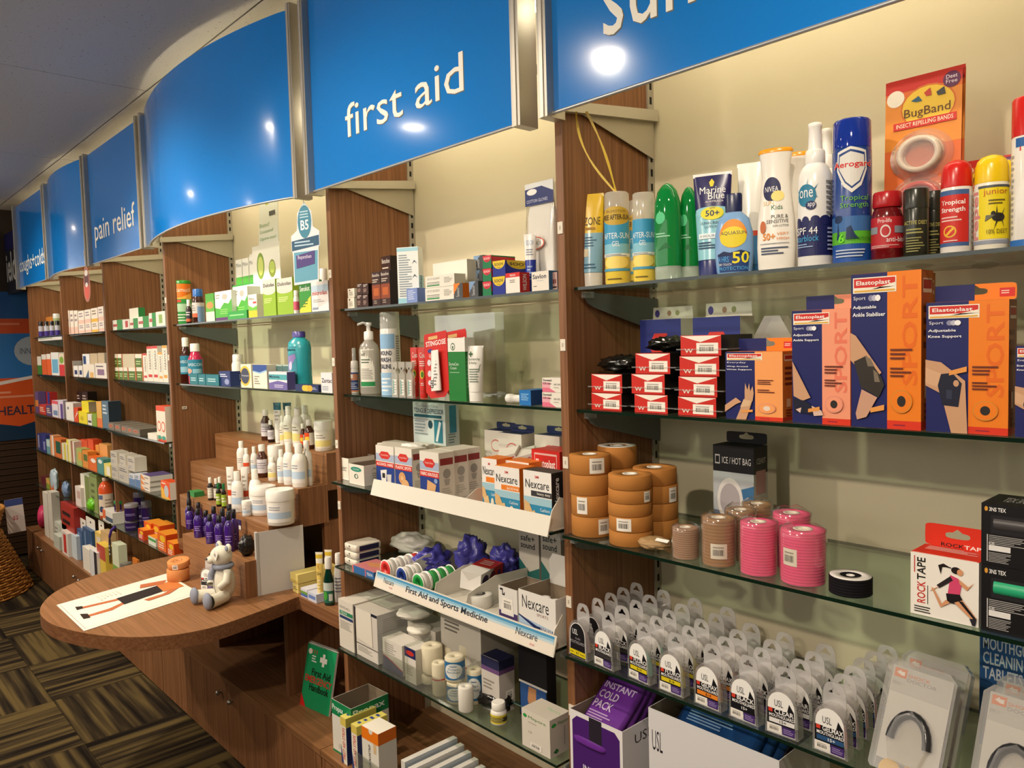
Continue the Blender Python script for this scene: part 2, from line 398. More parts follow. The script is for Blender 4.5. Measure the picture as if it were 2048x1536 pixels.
# --- counter in bay 4 with rounded peninsula
zc = SZ[7]
ol = [onZ(p, zc)[:2] for p in [(592, 1195), (540, 1215), (480, 1237), (430, 1254), (380, 1265), (330, 1272), (260, 1275), (190, 1270), (130, 1258), (95, 1245), (77, 1225), (85, 1205), (110, 1182), (160, 1160), (230, 1137), (300, 1120), (350, 1110)]]
ol = [Vector((*p, 0)) for p in ol]
def smooth_curve(p, it=2):
    for _ in range(it):
        q = [p[0]]
        for i in range(len(p)-1): q += [p[i]*.75+p[i+1]*.25, p[i]*.25+p[i+1]*.75]
        p = q+[p[-1]]
    return p
ol = smooth_curve(ol)
cnt = tag(empty('service_counter', (-1.6, .1, zc)), 'brown wood service counter with a rounded peninsula top', 'counter')
def off(pts): return [(p[0]+1.6, p[1]-.1) for p in pts]
top = [(-.953, YB-.003), (-.953, -.006), (-1.216, -.006)]+[(p.x, p.y) for p in ol]+[(-2.06, -.006), (-2.319, -.006), (-2.319, YB-.003)]
G().prism(off(top), -.002, 0, WX, 'xy').obj('worktop', cnt)
G().prism(off(top), -.042, -.0021, WOOD('6b4328', '8a5f40', 'x'), 'xy').obj('worktop_edge', cnt)
G().box(-1.35+1.6, -1.33+1.6, -.0-.1, YB-.003-.1, .293-zc+.001, -.0425, WV).obj('support_panel', cnt)
G().box(-1.95+1.6, -1.93+1.6, -.0-.1, YB-.003-.1, .293-zc+.001, -.0425, WV).obj('support_panel', cnt)
# --- stepped display stand on the counter
sd = tag(empty('stepped_stand', (-1.323, -.136, zc+.0005)), 'four step brown wood display stand on the counter', 'display stand')
W4 = WOOD('7d5330', 'a37650', 'x'); lx = -2.312+1.323
for (x0, y0, y1, z0, z1) in [(-1.88, -.136, -.051, zc, .785), (-2.14, -.05, .0595, .76, .888), (-2.312, .06, .1715, .862, .994), (-2.312, .172, YB-.004, .972, 1.103)]:
    G().box(x0+1.323, 0, y0+.136, y1+.136, z0-zc, z1-zc, {'*': W4, 'r': WV, 'l': WV}).obj('step', sd)
G().box(-2.312+1.323, -2.292+1.323, .19, YB+.13, 0, .19, WV).obj('side_panel', sd)
G().box(-.55, -.53, .08, .43, 0, .09, WV).obj('side_panel', sd)
G().box(-.04, -.02, .3, .43, 0, .197, WV).obj('side_panel', sd)
STEP = {'a': 1.103, 'b': .994, 'c': .888, 'd': .785}
# ------------------------------------------------------------------ fascia signs
BLUE = P('067ad2', .16, 0, .5, .6)
FZ0, FZ1, FY = 1.915, 2.452, -.05
def sign(a, c, bulge, label, txt=None, tx=None):
    e = tag(empty('fascia_sign', ((a+c)/2, FY, FZ0)), label, 'sign', 'blue fascia signs')
    cx = (a+c)/2; n = 24 if bulge else 1; hw = (c-a)/2
    def pt(t, o): x = -hw+2*hw*t; return x, -bulge*math.sin(math.pi*t)**.8-o if bulge else -o
    ou = [pt(i/n, .003) for i in range(n+1)]; inn = [pt(i/n, -.003) for i in range(n, -1, -1)]
    g = G(); N_ = len(ou)
    vs = [(x, y, 0) for x, y in ou+inn]+[(x, y, FZ1-FZ0) for x, y in ou+inn]; T = len(ou+inn)
    g.add(vs, [(i, i+1, i+1+T, i+T) for i in range(N_-1)], BLUE, True)
    g.add(vs, [(i, i+1, i+1+T, i+T) for i in range(N_, T-1)], P('d9d4c6', .5), True)
    g.add(vs, [(i, i+1, T-2-i, T-1-i) for i in range(N_-1)]+[(T+i, T+i+1, 2*T-2-i, 2*T-1-i) for i in range(N_-1)], P('c9cdd0', .3))
    g.obj('panel', e)
    g = G(); tr = [pt(i/n, .0055) for i in range(n+1)]
    for zz in (0,): g.tube([(x, y, zz) for x, y in tr], .0035, P('c4c6c6', .3, .6))
    g.obj('edge_trim', e)
    for s_ in (-1, 1):
        px = s_*(hw+.012)
        o = G().box(px-.012, px+.012, -.022, .028, -.008, FZ1-FZ0+.006, ALU).box(px-.004, px+.004, -.0245, -.022, -.008, FZ1-FZ0+.006, P('d6d0c4', .3, .6)).obj('post', e)
        G().box(px-.012, px+.012, .028, .029, .1, .12, DARK).obj('post_screw', o)
    if txt:
        vs, fs, _ = text_geo(txt, False); X0, X1, Z0, Z1 = tx
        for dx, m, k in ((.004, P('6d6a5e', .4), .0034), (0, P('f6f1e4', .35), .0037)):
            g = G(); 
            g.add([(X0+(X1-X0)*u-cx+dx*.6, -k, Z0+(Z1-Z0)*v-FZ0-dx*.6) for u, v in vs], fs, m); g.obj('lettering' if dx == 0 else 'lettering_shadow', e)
    return e
sign(.03, .93, 0, 'blue fascia sign reading sun care, cut off by the top of the picture', 'sun care', (.158, .66, 2.018, 2.11))
sign(-.915, -.07, 0, 'blue fascia sign lettered first aid', 'first aid', (-.737, -.241, 2.026, 2.112))
sign(-2.318, -1.012, .092, 'large curved blank blue fascia sign over the stepped stand')
sign(-3.19, -2.40, 0, 'blue fascia sign lettered pain relief', 'pain relief', (-3.13, -2.505, 1.99, 2.125))
sign(-4.055, -3.262, .04, 'small curved blank blue fascia sign between two lettered ones')
sign(-4.95, -4.13, 0, 'farthest blue fascia sign lettered coughs and colds', 'coughs+colds', (-4.93, -4.2, 1.985, 2.11))
# sign brackets: pale steel arms from the wall to each sign
for n, (a, c) in enumerate(UP):
    for x in (c+.006,):
        if n == 0: continue
        e = tag(empty('sign_bracket', (x, YB, 1.9)), 'pale steel sign bracket on the upright left of the %s bay' % BAYN[7-n if n < 7 else 1], 'bracket', 'sign brackets')
        G().prism([(-.006, -.022), (-.006, .088), (-.30, .052), (-.33, .03), (-.26, .04)], 0, .002, P('b5ad99', .45, .2), 'yz').obj('arm', e)
        G().prism([(-.006, .06), (-.006, .085), (-.32, .048), (-.32, .028)], .002, .014, P('bdb6a4', .4, .2), 'yz').obj('rail', e)
# fluorescent battens behind the signs
TUBE = EMIT('fff3d6', TUBE_POWER)
for k, (a, c) in BAY.items():
    if k < 1: continue
    e = tag(empty('batten_light', ((a+c)/2, .06, 2.2)), 'fluorescent batten light behind the sign of the %s bay' % BAYN[k], 'light', 'batten lights behind the signs')
    hw = (c-a)/2-.0
    G().box(-hw+.02, hw-.02, -.03, .03, .05, .09, P('e8e4da', .5)).obj('housing', e)
    for s_ in (-1, 1): G().box(s_*(hw-.03)-.01, s_*(hw-.03)+.01, -.014, .014, -.016, .05, P('e8e4da', .5)).obj('lamp_holder', e)
    for s_ in (-1, 1): G().tube([(s_*hw*.6, 0, .09), (s_*hw*.6, 0, CEIL-2.2)], .003, METAL).obj('hanger_rod', e)
    G().loft([(-hw+.04, .013, .013), (hw-.04, .013, .013)], TUBE, 10, M=Matrix.Rotation(math.pi/2, 4, 'Y')).obj('tube', e)
# ------------------------------------------------------------------ ceiling lamps
def downlight(x, y, pw, who):
    e = tag(empty('downlight', (x, y, CEIL)), 'round recessed ceiling downlight, %s of the aisle' % who, 'light', 'ceiling downlights')
    G().lathe([(.05, -.001), (.065, -.006), (.072, -.001)], P('d8d8d4', .4)).obj('trim_ring', e)
    G().loft([(-.0015, .05, .05), (-.001, .05, .05)], EMIT('fff0d8', 45.0), 20).obj('lamp', e)
    ld = bpy.data.lights.new('spot_lamp', 'SPOT'); ld.energy = pw*1.6; ld.color = (1.0, .86, .68); ld.spot_size = math.radians(100); ld.spot_blend = .7; ld.shadow_soft_size = .05
    lo = bpy.data.objects.new('spot_lamp', ld); COL.objects.link(lo); lo.parent = e; lo.location = (0, .0, -.02)
    d = Vector((0, .9 if y > -2 else 1.6, -1.25)); lo.rotation_euler = d.to_track_quat('-Z', 'Y').to_euler()
for q in DOWNLIGHTS: downlight(*q)
# ================================================================== BUILDERS
def carton(name, label, s, depth, col, art=(), R=(), T=(), side=None, top=None, group=None, cat='box', tab=None, tabart=(), open_top=False, rz=0.0, bev=True):
    """s = slot tuple; box with printed faces; tab = height of a hang tab rising from the rear top edge"""
    X, Y, w_, h, z = s; side = side or col; top = top or col
    g = G()
    if open_top:
        g.box(0, w_, 0, depth, 0, h, {'*': CARD(side), 'f': CARD(col), 'k': CARD(col), 'b': CARD(col)}, skip='t')
        t = .0012
        g.box(t, w_-t, t, depth-t, t*2, h-.0005, {'*': CARD('8a7a66')}, skip='t')
        g.add([(0, 0, h), (w_, 0, h), (w_, depth, h), (0, depth, h), (t, t, h), (w_-t, t, h), (w_-t, depth-t, h), (t, depth-t, h)],
              [(0, 1, 5, 4), (1, 2, 6, 5), (2, 3, 7, 6), (3, 0, 4, 7)], CARD(col))
    else:
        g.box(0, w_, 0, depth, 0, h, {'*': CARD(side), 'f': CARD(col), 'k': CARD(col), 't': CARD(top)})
    o = g.obj(name, None, (X, Y, z), rz); tag(o, label, cat, group)
    if art or R or T:
        p = G()
        if art: art_on(p, face(w_, depth, h), art)
        if R: art_on(p, face(w_, depth, h, 'r'), R)
        if T: art_on(p, face(w_, depth, h, 't'), T)
        p.obj('printed_artwork', o)
    if not open_top and w_ > .03 and bev:      # closing flap seam on the lid
        G().box(w_*.03, w_*.97, depth*.0+.001, depth*.0+.0016, h, h+.0003, CARD(side)).obj('lid_seam', o)
    if tab:
        hang_tab(o, w_, depth, h, tab, top, tabart)
    return o
def hang_tab(o, w_, depth, h, th, col, art=(), hole=True, y=None):
    y = depth-.001 if y is None else y; n = 24; out = []; inn = []
    rx, rz_ = w_/2, th/2; hx, hz = min(.016, w_*.3), min(.0045, th*.22)
    def sq(a, rx, rz_, pw): c, d = math.cos(a), math.sin(a); return math.copysign(abs(c)**(2/pw), c)*rx, math.copysign(abs(d)**(2/pw), d)*rz_
    for k in range(n):
        a = 2*math.pi*k/n+.0001
        x, z = sq(a, rx, rz_, 9); out.append((w_/2+x, z+h+th/2))
        x, z = sq(a, hx, hz, 3); 
        if abs(x) < hx*.35 and z > 0: z += hz*1.1
        inn.append((w_/2+x, z+h+th*.56))
    vs = [(x, y, z) for x, z in out+inn]+[(x, y+.0008, z) for x, z in out+inn]; fs = []; N2 = 2*n
    for k in range(n):
        j = (k+1) % n
        fs += [(k, j, n+j, n+k), (N2+k, N2+n+k, N2+n+j, N2+j), (k, N2+k, N2+j, j), (n+k, n+j, N2+n+j, N2+n+k)]
    t = G().add(vs, fs, CARD(col)).obj('hang_tab', o)
    if art:
        p = G(); art_on(p, lambda u, v, off_: (u*w_, y-off_, h+v*th), art); p.obj('tab_print', t)
    return t
def cslot(sh, d, xl, xr, yt, z=None, y=None):
    """slot for something round: centre x, centre y, radius, height, z (d = front of the round body behind the shelf edge)"""
    X, Y, w_, h, z2 = slot(sh, d, xl, xr, yt, z, y); r = w_/2*math.cos(cam_ang(X, Y))
    X, Y, w_, h, z2 = slot(sh, d, xl, xr, yt, z, Y+r)
    return X+w_/2, Y, w_/2*math.cos(cam_ang(X, Y)), h, z2
def rad_of(secs):
    def f(z):
        for a, b in zip(secs, secs[1:]):
            if a[0] <= z <= b[0]+1e-9:
                t = (z-a[0])/max(b[0]-a[0], 1e-9); return a[1]+(b[1]-a[1])*t, a[2]+(b[2]-a[2])*t
        return secs[-1][1], secs[-1][2]
    return f
def vessel(name, label, s, parts, art=None, cat='bottle', group=None, ry=None, rz=None, n=28):
    """parts: list of (part name, material, [(z/h, r/R, y scale, power)...]); art = (span, v0, v1, rot, prims[, part index])"""
    X, Y, r, h, z = s; ry = 1.0 if ry is None else ry; rz = cam_ang(X, Y)*(.85 if ry > .9 else .6) if rz is None else rz
    e = tag(empty(name, (X, Y, z), rz), label, cat, group); L_ = []
    for q in parts:
        secs = [(a[0]*h, a[1]*r, a[1]*r*(ry if len(a) < 3 or a[2] is None else a[2]), a[3] if len(a) > 3 else 2.0) for a in q[2]]
        o = G().loft(secs, q[1], n).obj(q[0], e); L_.append((o, secs))
    for a in ([art] if art and not isinstance(art, list) else (art or [])):
        span, v0, v1, rot, prims = a[:5]; o, secs = L_[a[5] if len(a) > 5 else 0]
        p = G(); art_on(p, wrap(rad_of(secs), span, v0*h, v1*h, rot), prims, seg=18); p.obj('printed_label', o)
    return e
def squeeze_tube(name, label, s, cap, bands, art=None, caph=.17, group=None, thick=.42, rz=None, span=2.3):
    """tube standing on its cap: bands = [(v0,v1,colour)] over the body, crimped flat at the top"""
    X, Y, r, h, z = s; rz = cam_ang(X, Y)*.65 if rz is None else rz; e = tag(empty(name, (X, Y, z), rz), label, 'tube', group)
    rc = r*.78; zc_ = h*caph
    G().loft([(0, rc*.97, rc*.75), (zc_*.94, rc, rc*.8), (zc_, rc*.97, rc*.78)], PLAS(cap)).obj('cap', e)
    def rad(zz): t = (zz-zc_)/(h-zc_); return (rc*(1-t)+r*t, rc*.8*(1-t)**.75+.0016)
    b = None
    for v0, v1, c in bands:
        ss = [(zc_+(h-zc_)*(v0+(v1-v0)*k/5),) for k in range(6)]; ss = [(q[0],)+rad(q[0]) for q in ss]
        o = G().loft(ss, PLAS(c), cb=True, ct=True).obj('tube_body' if b is None else 'colour_band', e if b is None else b); b = b or o
    G().box(-r, r, -.0012, .0012, h*.965, h, PLAS(bands[-1][2])).obj('crimp', b)
    if art:
        p = G(); art_on(p, wrap(lambda zz: rad(zz), span, zc_, h, 0), art, seg=18); p.obj('printed_label', b)
    return e
def aerosol(name, label, s, body, cap, art, capart=None, group=None, dome=True, capv=.24, span=2.6, ring=True, capmat=None):
    X, Y, r, h, z = s; e = tag(empty(name, (X, Y, z), cam_ang(X, Y)*.85), label, 'spray can', group); zb = h*(1-capv)
    o = G().loft([(0, r*.94, r*.94), (.004, r, r), (zb-.004, r, r), (zb, r*.96, r*.96)], P(body, .22, .0, .6, .5), 32).obj('can', e)
    if ring: G().loft([(0, r*.96, r*.96), (.003, r*1.01, r*1.01), (.005, r*1.01, r*1.01)], METAL).obj('rim', e)
    top = [(h*.86+.14*h*math.sin(a)*.0, 0, 0) for a in ()]
    cs = [(zb, r*.99, r*.99), (h*.93 if dome else h*.985, r*.98, r*.98)]
    if dome:
        for a in (25, 45, 65, 80): cs.append((h*.93+h*.07*math.sin(math.radians(a)), r*.98*math.cos(math.radians(a)), r*.98*math.cos(math.radians(a))))
    else: cs.append((h, r*.9, r*.9))
    G().loft(cs, capmat or PLAS(cap)).obj('cap', e)
    p = G(); art_on(p, wrap(lambda zz: (r, r), span, 0, zb, 0), art, seg=18); p.obj('printed_label', o)
    return e
def roll(name, label, X, Y, z, r, h, col, core='f0ebe0', rc=.42, group=None, sticker=None, rot=None, top=None, M=None, cat='tape roll', grooves=0):
    e = tag(empty(name, (X, Y, z), cam_ang(X, Y)*.8 if rot is None else rot), label, cat, group)
    g = G(); prof = [(r*rc, .0), (r-.0008, 0), (r, .0008)]
    if grooves:
        for k in range(1, grooves): zz = h*k/grooves; prof += [(r, zz-h/grooves*.22), (r-.0009, zz), (r, zz+h/grooves*.22)]
    prof += [(r, h-.0008), (r-.0008, h), (r*rc, h)]
    o = g.lathe(prof, P(col, .75, 0, .15), 32).obj('winding', e)
    G().lathe([(r*rc*.62, 0), (r*rc, 0), (r*rc, h+.0004), (r*rc*.62, h+.0004)], CARD(core), 24).obj('core', e)
    if top:
        p = G(); p.lathe([(r*.5, h+.0004), (r*.96, h+.0004), (r*.96, h+.0008), (r*.5, h+.0008)], CARD(top), 24); p.obj('end_label', o)
    if sticker is not None:
        a, v0, v1, sp = sticker; p = G(); art_on(p, wrap(lambda q: (r, r), sp, h*v0, h*v1, a), [('b', 0, 0, 1, 1)], seg=5); p.obj('price_sticker', o)
    return e
def film(o, r, h, seed, tint='f7f4ee', body=.06):
    """loose clear wrapping round something round"""
    vs = []; fs = []; n, m = 22, 7
    for j in range(m+1):
        t = j/m
        for k in range(n):
            a = 2*math.pi*k/n; q = noise.noise(Vector((math.cos(a)*2.2, math.sin(a)*2.2, t*3+seed)))
            rr = (r*1.02+.0012+abs(q)*.003)*(1 if t < .86 else 1-(t-.86)*3.2); zz = h*min(t/.86, 1)+(t > .86)*(t-.86)*h*.5+(q*.006 if t > .86 else 0)
            vs.append((rr*math.cos(a), rr*math.sin(a), .0005+zz))
    for j in range(m):
        for k in range(n): a, b = j*n+k, j*n+(k+1) % n; fs.append((a, b, b+n, a+n))
    return G().add(vs, fs, CLEAR(tint, body, 1.6, 'ffffff', .12), True).obj('clear_wrap', o)
def crumple(name, label, c, rr, mat, cat, seed, group=None, wob=.5, sharp=2.6, nu=28, nv=18, flat=True):
    g = G(); g.ell((0, 0, rr[2]), rr, mat, nu, nv, wob=wob, seed=seed, sharp=sharp)
    if flat: g.v = [(x, y, max(z, 0.0)) for x, y, z in g.v]
    o = g.obj(name, None, c); return tag(o, label, cat, group)
# ================================================================== NEAREST BAY (sun care and sports supports)
OR, NV, RD, YL = 'ee7f14', '171c5e', 'd2261c', 'f0c43a'
# ---- top shelf
squeeze_tube('sunscreen_tube', 'yellow and pale blue sunscreen tube standing on its white cap, leftmost on the shelf', cslot(1, .03, 1157, 1213, 388), 'e9e4da',
             [(0, .5, '8fc0dc'), (.5, 1, 'f0c62c')], [('l', .1, .32, .8, .46, 4, '3f6c8c'), ('r', .2, .2, .45, .3, 'efe3c4'), ('t', 'OZONE', .12, .6, .9, .7, '3d2d14'), ('l', .2, .04, .8, .12, 2, '3f6c8c'), ('r', .3, .54, .7, .57, 'b88a2a')], caph=.16)
def aftersun(lab, s, ribbon):
    e = aerosol('after_sun_can', lab, s, 'f3d552', 'e9e6dd', [('r', 0, .62, 1, 1, '3d9cc8'), ('r', 0, .46, 1, .62, '86c3d8'), ('t', 'AFTER-SUN', .06, .7, .94, .79, 'eef6f8'), ('t', 'GEL', .38, .58, .62, .66, 'eef6f8'), ('r', 0, .42, 1, .47, 'f2f0e8'), ('l', .1, .425, .9, .465, 2, '33556a'), ('e', .5, .33, .4, .1, 'f7dd77'), ('r', .0, .2, 1, .24, '4f9fc0'), ('l', .2, .06, .8, .1, 1, '6a5a20')],
                dome=False, capv=.3, ring=False, capmat=CLEAR('f6f4ec', .35, 1.0, 'f2eee2', .1))
    if ribbon:
        p = G(); art_on(p, wrap(lambda z: (s[2]*1.005, s[2]*1.005), 2.7, s[3]*.63, s[3]*.84), [('e', .5, .5, .5, .48, 'c9a53a'), ('t', 'PROMOTION', .2, .66, .8, .8, '7a6322'), ('T', 'FREE AFTER-SUN', .06, .3, .94, .56, '2b2413')], seg=14); p.obj('promotion_band', e)
    return e
aftersun('yellow and blue after-sun can in film with a gold promotion band', cslot(1, .012, 1211, 1262, 386), True)
aftersun('after-sun can half hidden behind the gold banded one', cslot(1, .10, 1258, 1300, 402), True)
aftersun('plain banded yellow and blue after-sun gel can beside the green bottles', cslot(1, .014, 1267, 1312, 387), False)
GRN = CLEAR('29b566', .5, 1.3, '12a24e', .05)
for lab, s in (('front green aloe gel bottle with a domed top', cslot(1, .012, 1309, 1366, 367)), ('green aloe gel bottle behind the front domed one', cslot(1, .05, 1360, 1400, 374))):
    vessel('gel_bottle', lab, s, [('body', GRN, [(.14, .96), (.2, 1), (.62, 1), (.8, .93), (.92, .7), (.98, .38), (1, .1)]), ('cap', CLEAR('e4efe6', .4, 1, 'dcebe0', .1), [(0, .9), (.02, .96), (.14, .97)])],
           (2.0, .3, .75, 0, [('e', .3, .75, .2, .14, '4fc587'), ('l', .1, .3, .7, .42, 2, '9ad8b4'), ('p', [(.2, 0), (.5, .18), (.8, .02), (.5, .06)], '0c6e36')]), ry=.72)
squeeze_tube('sunscreen_tube', 'navy and aqua sunscreen tube with a yellow SPF 50 oval', cslot(1, .022, 1388, 1468, 346), '1b2466', [(0, .55, '8ecad8'), (.55, .97, '231f5a'), (.97, 1, 'e9e6e4')],
             [('e', .5, .55, .55, .06, '8ecad8'), ('p', [(.5, .93), (.56, .89), (.53, .84), (.47, .84), (.44, .89)], 'e8cf3a'), ('t', 'Marine', .2, .76, .85, .84, 'f4f2f2'), ('t', 'Blue', .42, .69, .82, .77, 'f4f2f2'), ('t', 'AUSTRALIA', .35, .655, .8, .675, 'f4f2f2'),
              ('e', .52, .53, .3, .075, 'e8dc32'), ('t', 'SPF', .46, .575, .6, .6, '22305a'), ('T', '50+', .36, .495, .7, .565, '22305a'), ('t', 'SUNSCREEN', .22, .405, .78, .435, '27476a'), ('t', 'LOTION', .34, .36, .66, .39, '27476a'), ('r', .15, .24, .7, .3, 'e9f3f4'), ('t', '4 HOURS', .2, .255, .65, .285, '27476a'), ('l', .12, .12, .75, .21, 3, '27476a'), ('e', .8, .06, .08, .03, '27476a')], caph=.16)
s = cslot(1, .012, 1437, 1517, 420); s = (s[0], s[1]-.012, s[2], onY((1480, 388), s[1])[2]-s[4], s[4])
vessel('lotion_bottle', 'pale blue oval lotion bottle with navy cap and orange sun disc', s, [('body', PLAS('7fa9d8'), [(0, .86), (.03, .92), (.25, 1), (.5, .98), (.68, .8), (.76, .45), (.77, .4)]), ('cap', PLAS('14204e'), [(.77, .42), (.8, .44), (.98, .44), (1, .4)])],
       (2.2, .02, .74, 0, [('e', .52, .66, .36, .25, 'e8952e'), ('e', .52, .6, .34, .18, 'e8d22a'), ('t', 'AQUASUN', .2, .63, .86, .7, '2a3350'), ('r', .12, .0, .94, .32, '233f78'), ('p', [(.1, .3), (.3, .36), (.45, .33), (.7, .37), (.95, .32), (.95, .28), (.1, .28)], '16264f'), ('t', '4 HRS', .14, .17, .42, .27, '58b0e8'), ('T', '50', .5, .14, .92, .34, 'efe02e'), ('t', 'DRY TOUCH', .14, .11, .48, .15, 'f2f2f2'), ('t', 'PROTECTION', .12, .03, .9, .09, '58b0e8')]), ry=.45)
squeeze_tube('sunscreen_tube', 'large white sunscreen tube behind the oval lotion bottle', cslot(1, .095, 1476, 1532, 326), '2f6fa8', [(0, .3, '3f7fb4'), (.3, 1, 'eeebe4')], [('r', .0, .28, 1, .33, 'd0432c')], caph=.1)
def kids(lab, s, art=True):
    vessel('lotion_bottle', lab, s, [('body', PLAS('f1ece2'), [(0, .9), (.02, .96), (.2, 1), (.42, .96), (.62, .8), (.78, .72), (.9, .78), (.965, .86)]), ('cap', PLAS('f2a31c'), [(.965, .88), (.98, .9), (1, .82)])],
           (2.1, .04, .9, 0, [('e', .4, .73, .3, .115, '15194e'), ('t', 'NIVEA', .18, .705, .62, .755, 'f2f2f2'), ('e', .6, .66, .2, .05, 'f0dc80'), ('t', 'SUN', .16, .575, .48, .62, 'e5c489'), ('t', 'Kids', .42, .53, .72, .575, '2c6a44'), ('t', 'PURE &', .42, .445, .86, .48, '4b4b4b'), ('t', 'SENSITIVE', .3, .4, .86, .435, '4b4b4b'), ('t', 'SUN LOTION', .46, .365, .86, .385, '4b4b4b'), ('T', '50+', .2, .24, .52, .31, 'e58c2c'), ('t', 'VERY', .56, .285, .86, .31, 'e58c2c'), ('t', 'HIGH', .56, .24, .86, .265, 'e58c2c'), ('e', .2, .37, .09, .06, 'c56b3a'), ('l', .15, .1, .85, .18, 3, '41506e'), ('r', .12, .205, .86, .21, '41506e')]) if art else None, ry=.5)
kids('front white lotion bottle with flat orange cap and navy round logo', cslot(1, .012, 1514, 1594, 299))
kids('white lotion bottle with orange cap standing behind the front one', cslot(1, .075, 1566, 1626, 306), False)
def spray(lab, s, art=True):
    vessel('spray_bottle', lab, s, [('body', PLAS('f0eeea'), [(0, .96), (.01, 1), (.56, 1), (.64, .93), (.69, .75), (.72, .52)]), ('collar', PLAS('f2efe9'), [(.715, .55), (.72, .57), (.80, .56), (.81, .5)]), ('nozzle', PLAS('f4f1ec'), [(.81, .42), (.84, .4), (.96, .36), (.97, .4), (.995, .4), (1, .32)])],
           [(2.9, .07, .62, 0, [('r', 0, 0, 1, .44, '1a1f58'), ('e', .12, .44, .1, .05, '1a1f58'), ('e', .32, .44, .08, .06, '1a1f58'), ('e', .52, .45, .09, .05, '1a1f58'), ('e', .72, .44, .12, .06, '1a1f58'), ('e', .9, .44, .1, .07, '1a1f58'), ('e', .34, .76, .2, .14, '247c9e'), ('p', [(.3, .95), (.34, .85), (.38, .97), (.36, .8)], '247c9e'), ('p', [(.1, .85), (.25, .78), (.12, .68), (.25, .74)], '247c9e'), ('p', [(.58, .9), (.45, .8), (.58, .72), (.46, .76)], '247c9e'), ('t', 'one', .2, .73, .48, .83, 'f2f2f2'), ('e', .44, .63, .1, .055, '1a1f58'), ('t', 'app', .38, .6, .52, .66, 'f2f2f2'), ('t', 'SPF 44', .12, .27, .56, .36, 'f2f2f2'), ('t', 'starblock', .12, .18, .58, .26, '3aa0d8'), ('l', .12, .1, .5, .16, 2, '8fa8d0'), ('l', .72, .5, .95, .95, 7, '777'+'777'), ('l', .74, .05, .95, .36, 6, '9aa2c8')])] if art else None)
spray('white pump spray bottle with navy drips and teal splat', cslot(1, .012, 1596, 1668, 247))
spray('white pump spray bottle peeping out behind the splat one', cslot(1, .12, 1628, 1682, 258), False)
aerosol('insect_spray', 'tall blue insect spray can with a white shield', cslot(1, .012, 1665, 1745, 243), '16408c', '1638a0',
        [('r', 0, 0, 1, .16, '1a4fa0'), ('r', 0, .16, 1, .27, '59b02e'), ('r', 0, .27, 1, .4, '3a6aa6'), ('p', [(.2, .2), (.24, .36), (.28, .2)], '0f2d55'), ('e', .24, .38, .1, .035, '0f2d55'), ('p', [(.4, .2), (.42, .3), (.5, .32), (.58, .24), (.66, .2)], '0f2d55'), ('p', [(.24, .96), (.5, 1.0), (.8, .96), (.82, .8), (.7, .66), (.52, .6), (.36, .66), (.22, .8)], 'e4e2dc'), ('p', [(.27, .94), (.5, .975), (.77, .94), (.785, .81), (.68, .69), (.52, .635), (.39, .69), (.255, .81)], '1b3f80'), ('p', [(.29, .92), (.5, .955), (.75, .92), (.765, .81), (.66, .7), (.52, .655), (.41, .7), (.275, .81)], 'dedcd6'), ('T', 'Aerogard', .14, .8, .92, .88, 'f6f2ee'), ('T', 'Aerogard', .15, .805, .91, .875, 'd0281e'), ('t', 'Tropical', .3, .52, .84, .58, '67b82c'), ('t', 'Strength', .3, .46, .84, .52, '67b82c'), ('T', '6', .26, .17, .38, .25, '6fe02c'), ('t', 'HOURS PROTECTION', .42, .19, .9, .215, '2a5a24'), ('l', .2, .04, .85, .12, 3, 'b8c8de')], dome=False, capv=.2, capmat=CLEAR('3b62d8', .62, 1.4, '1c3fb0', .06))
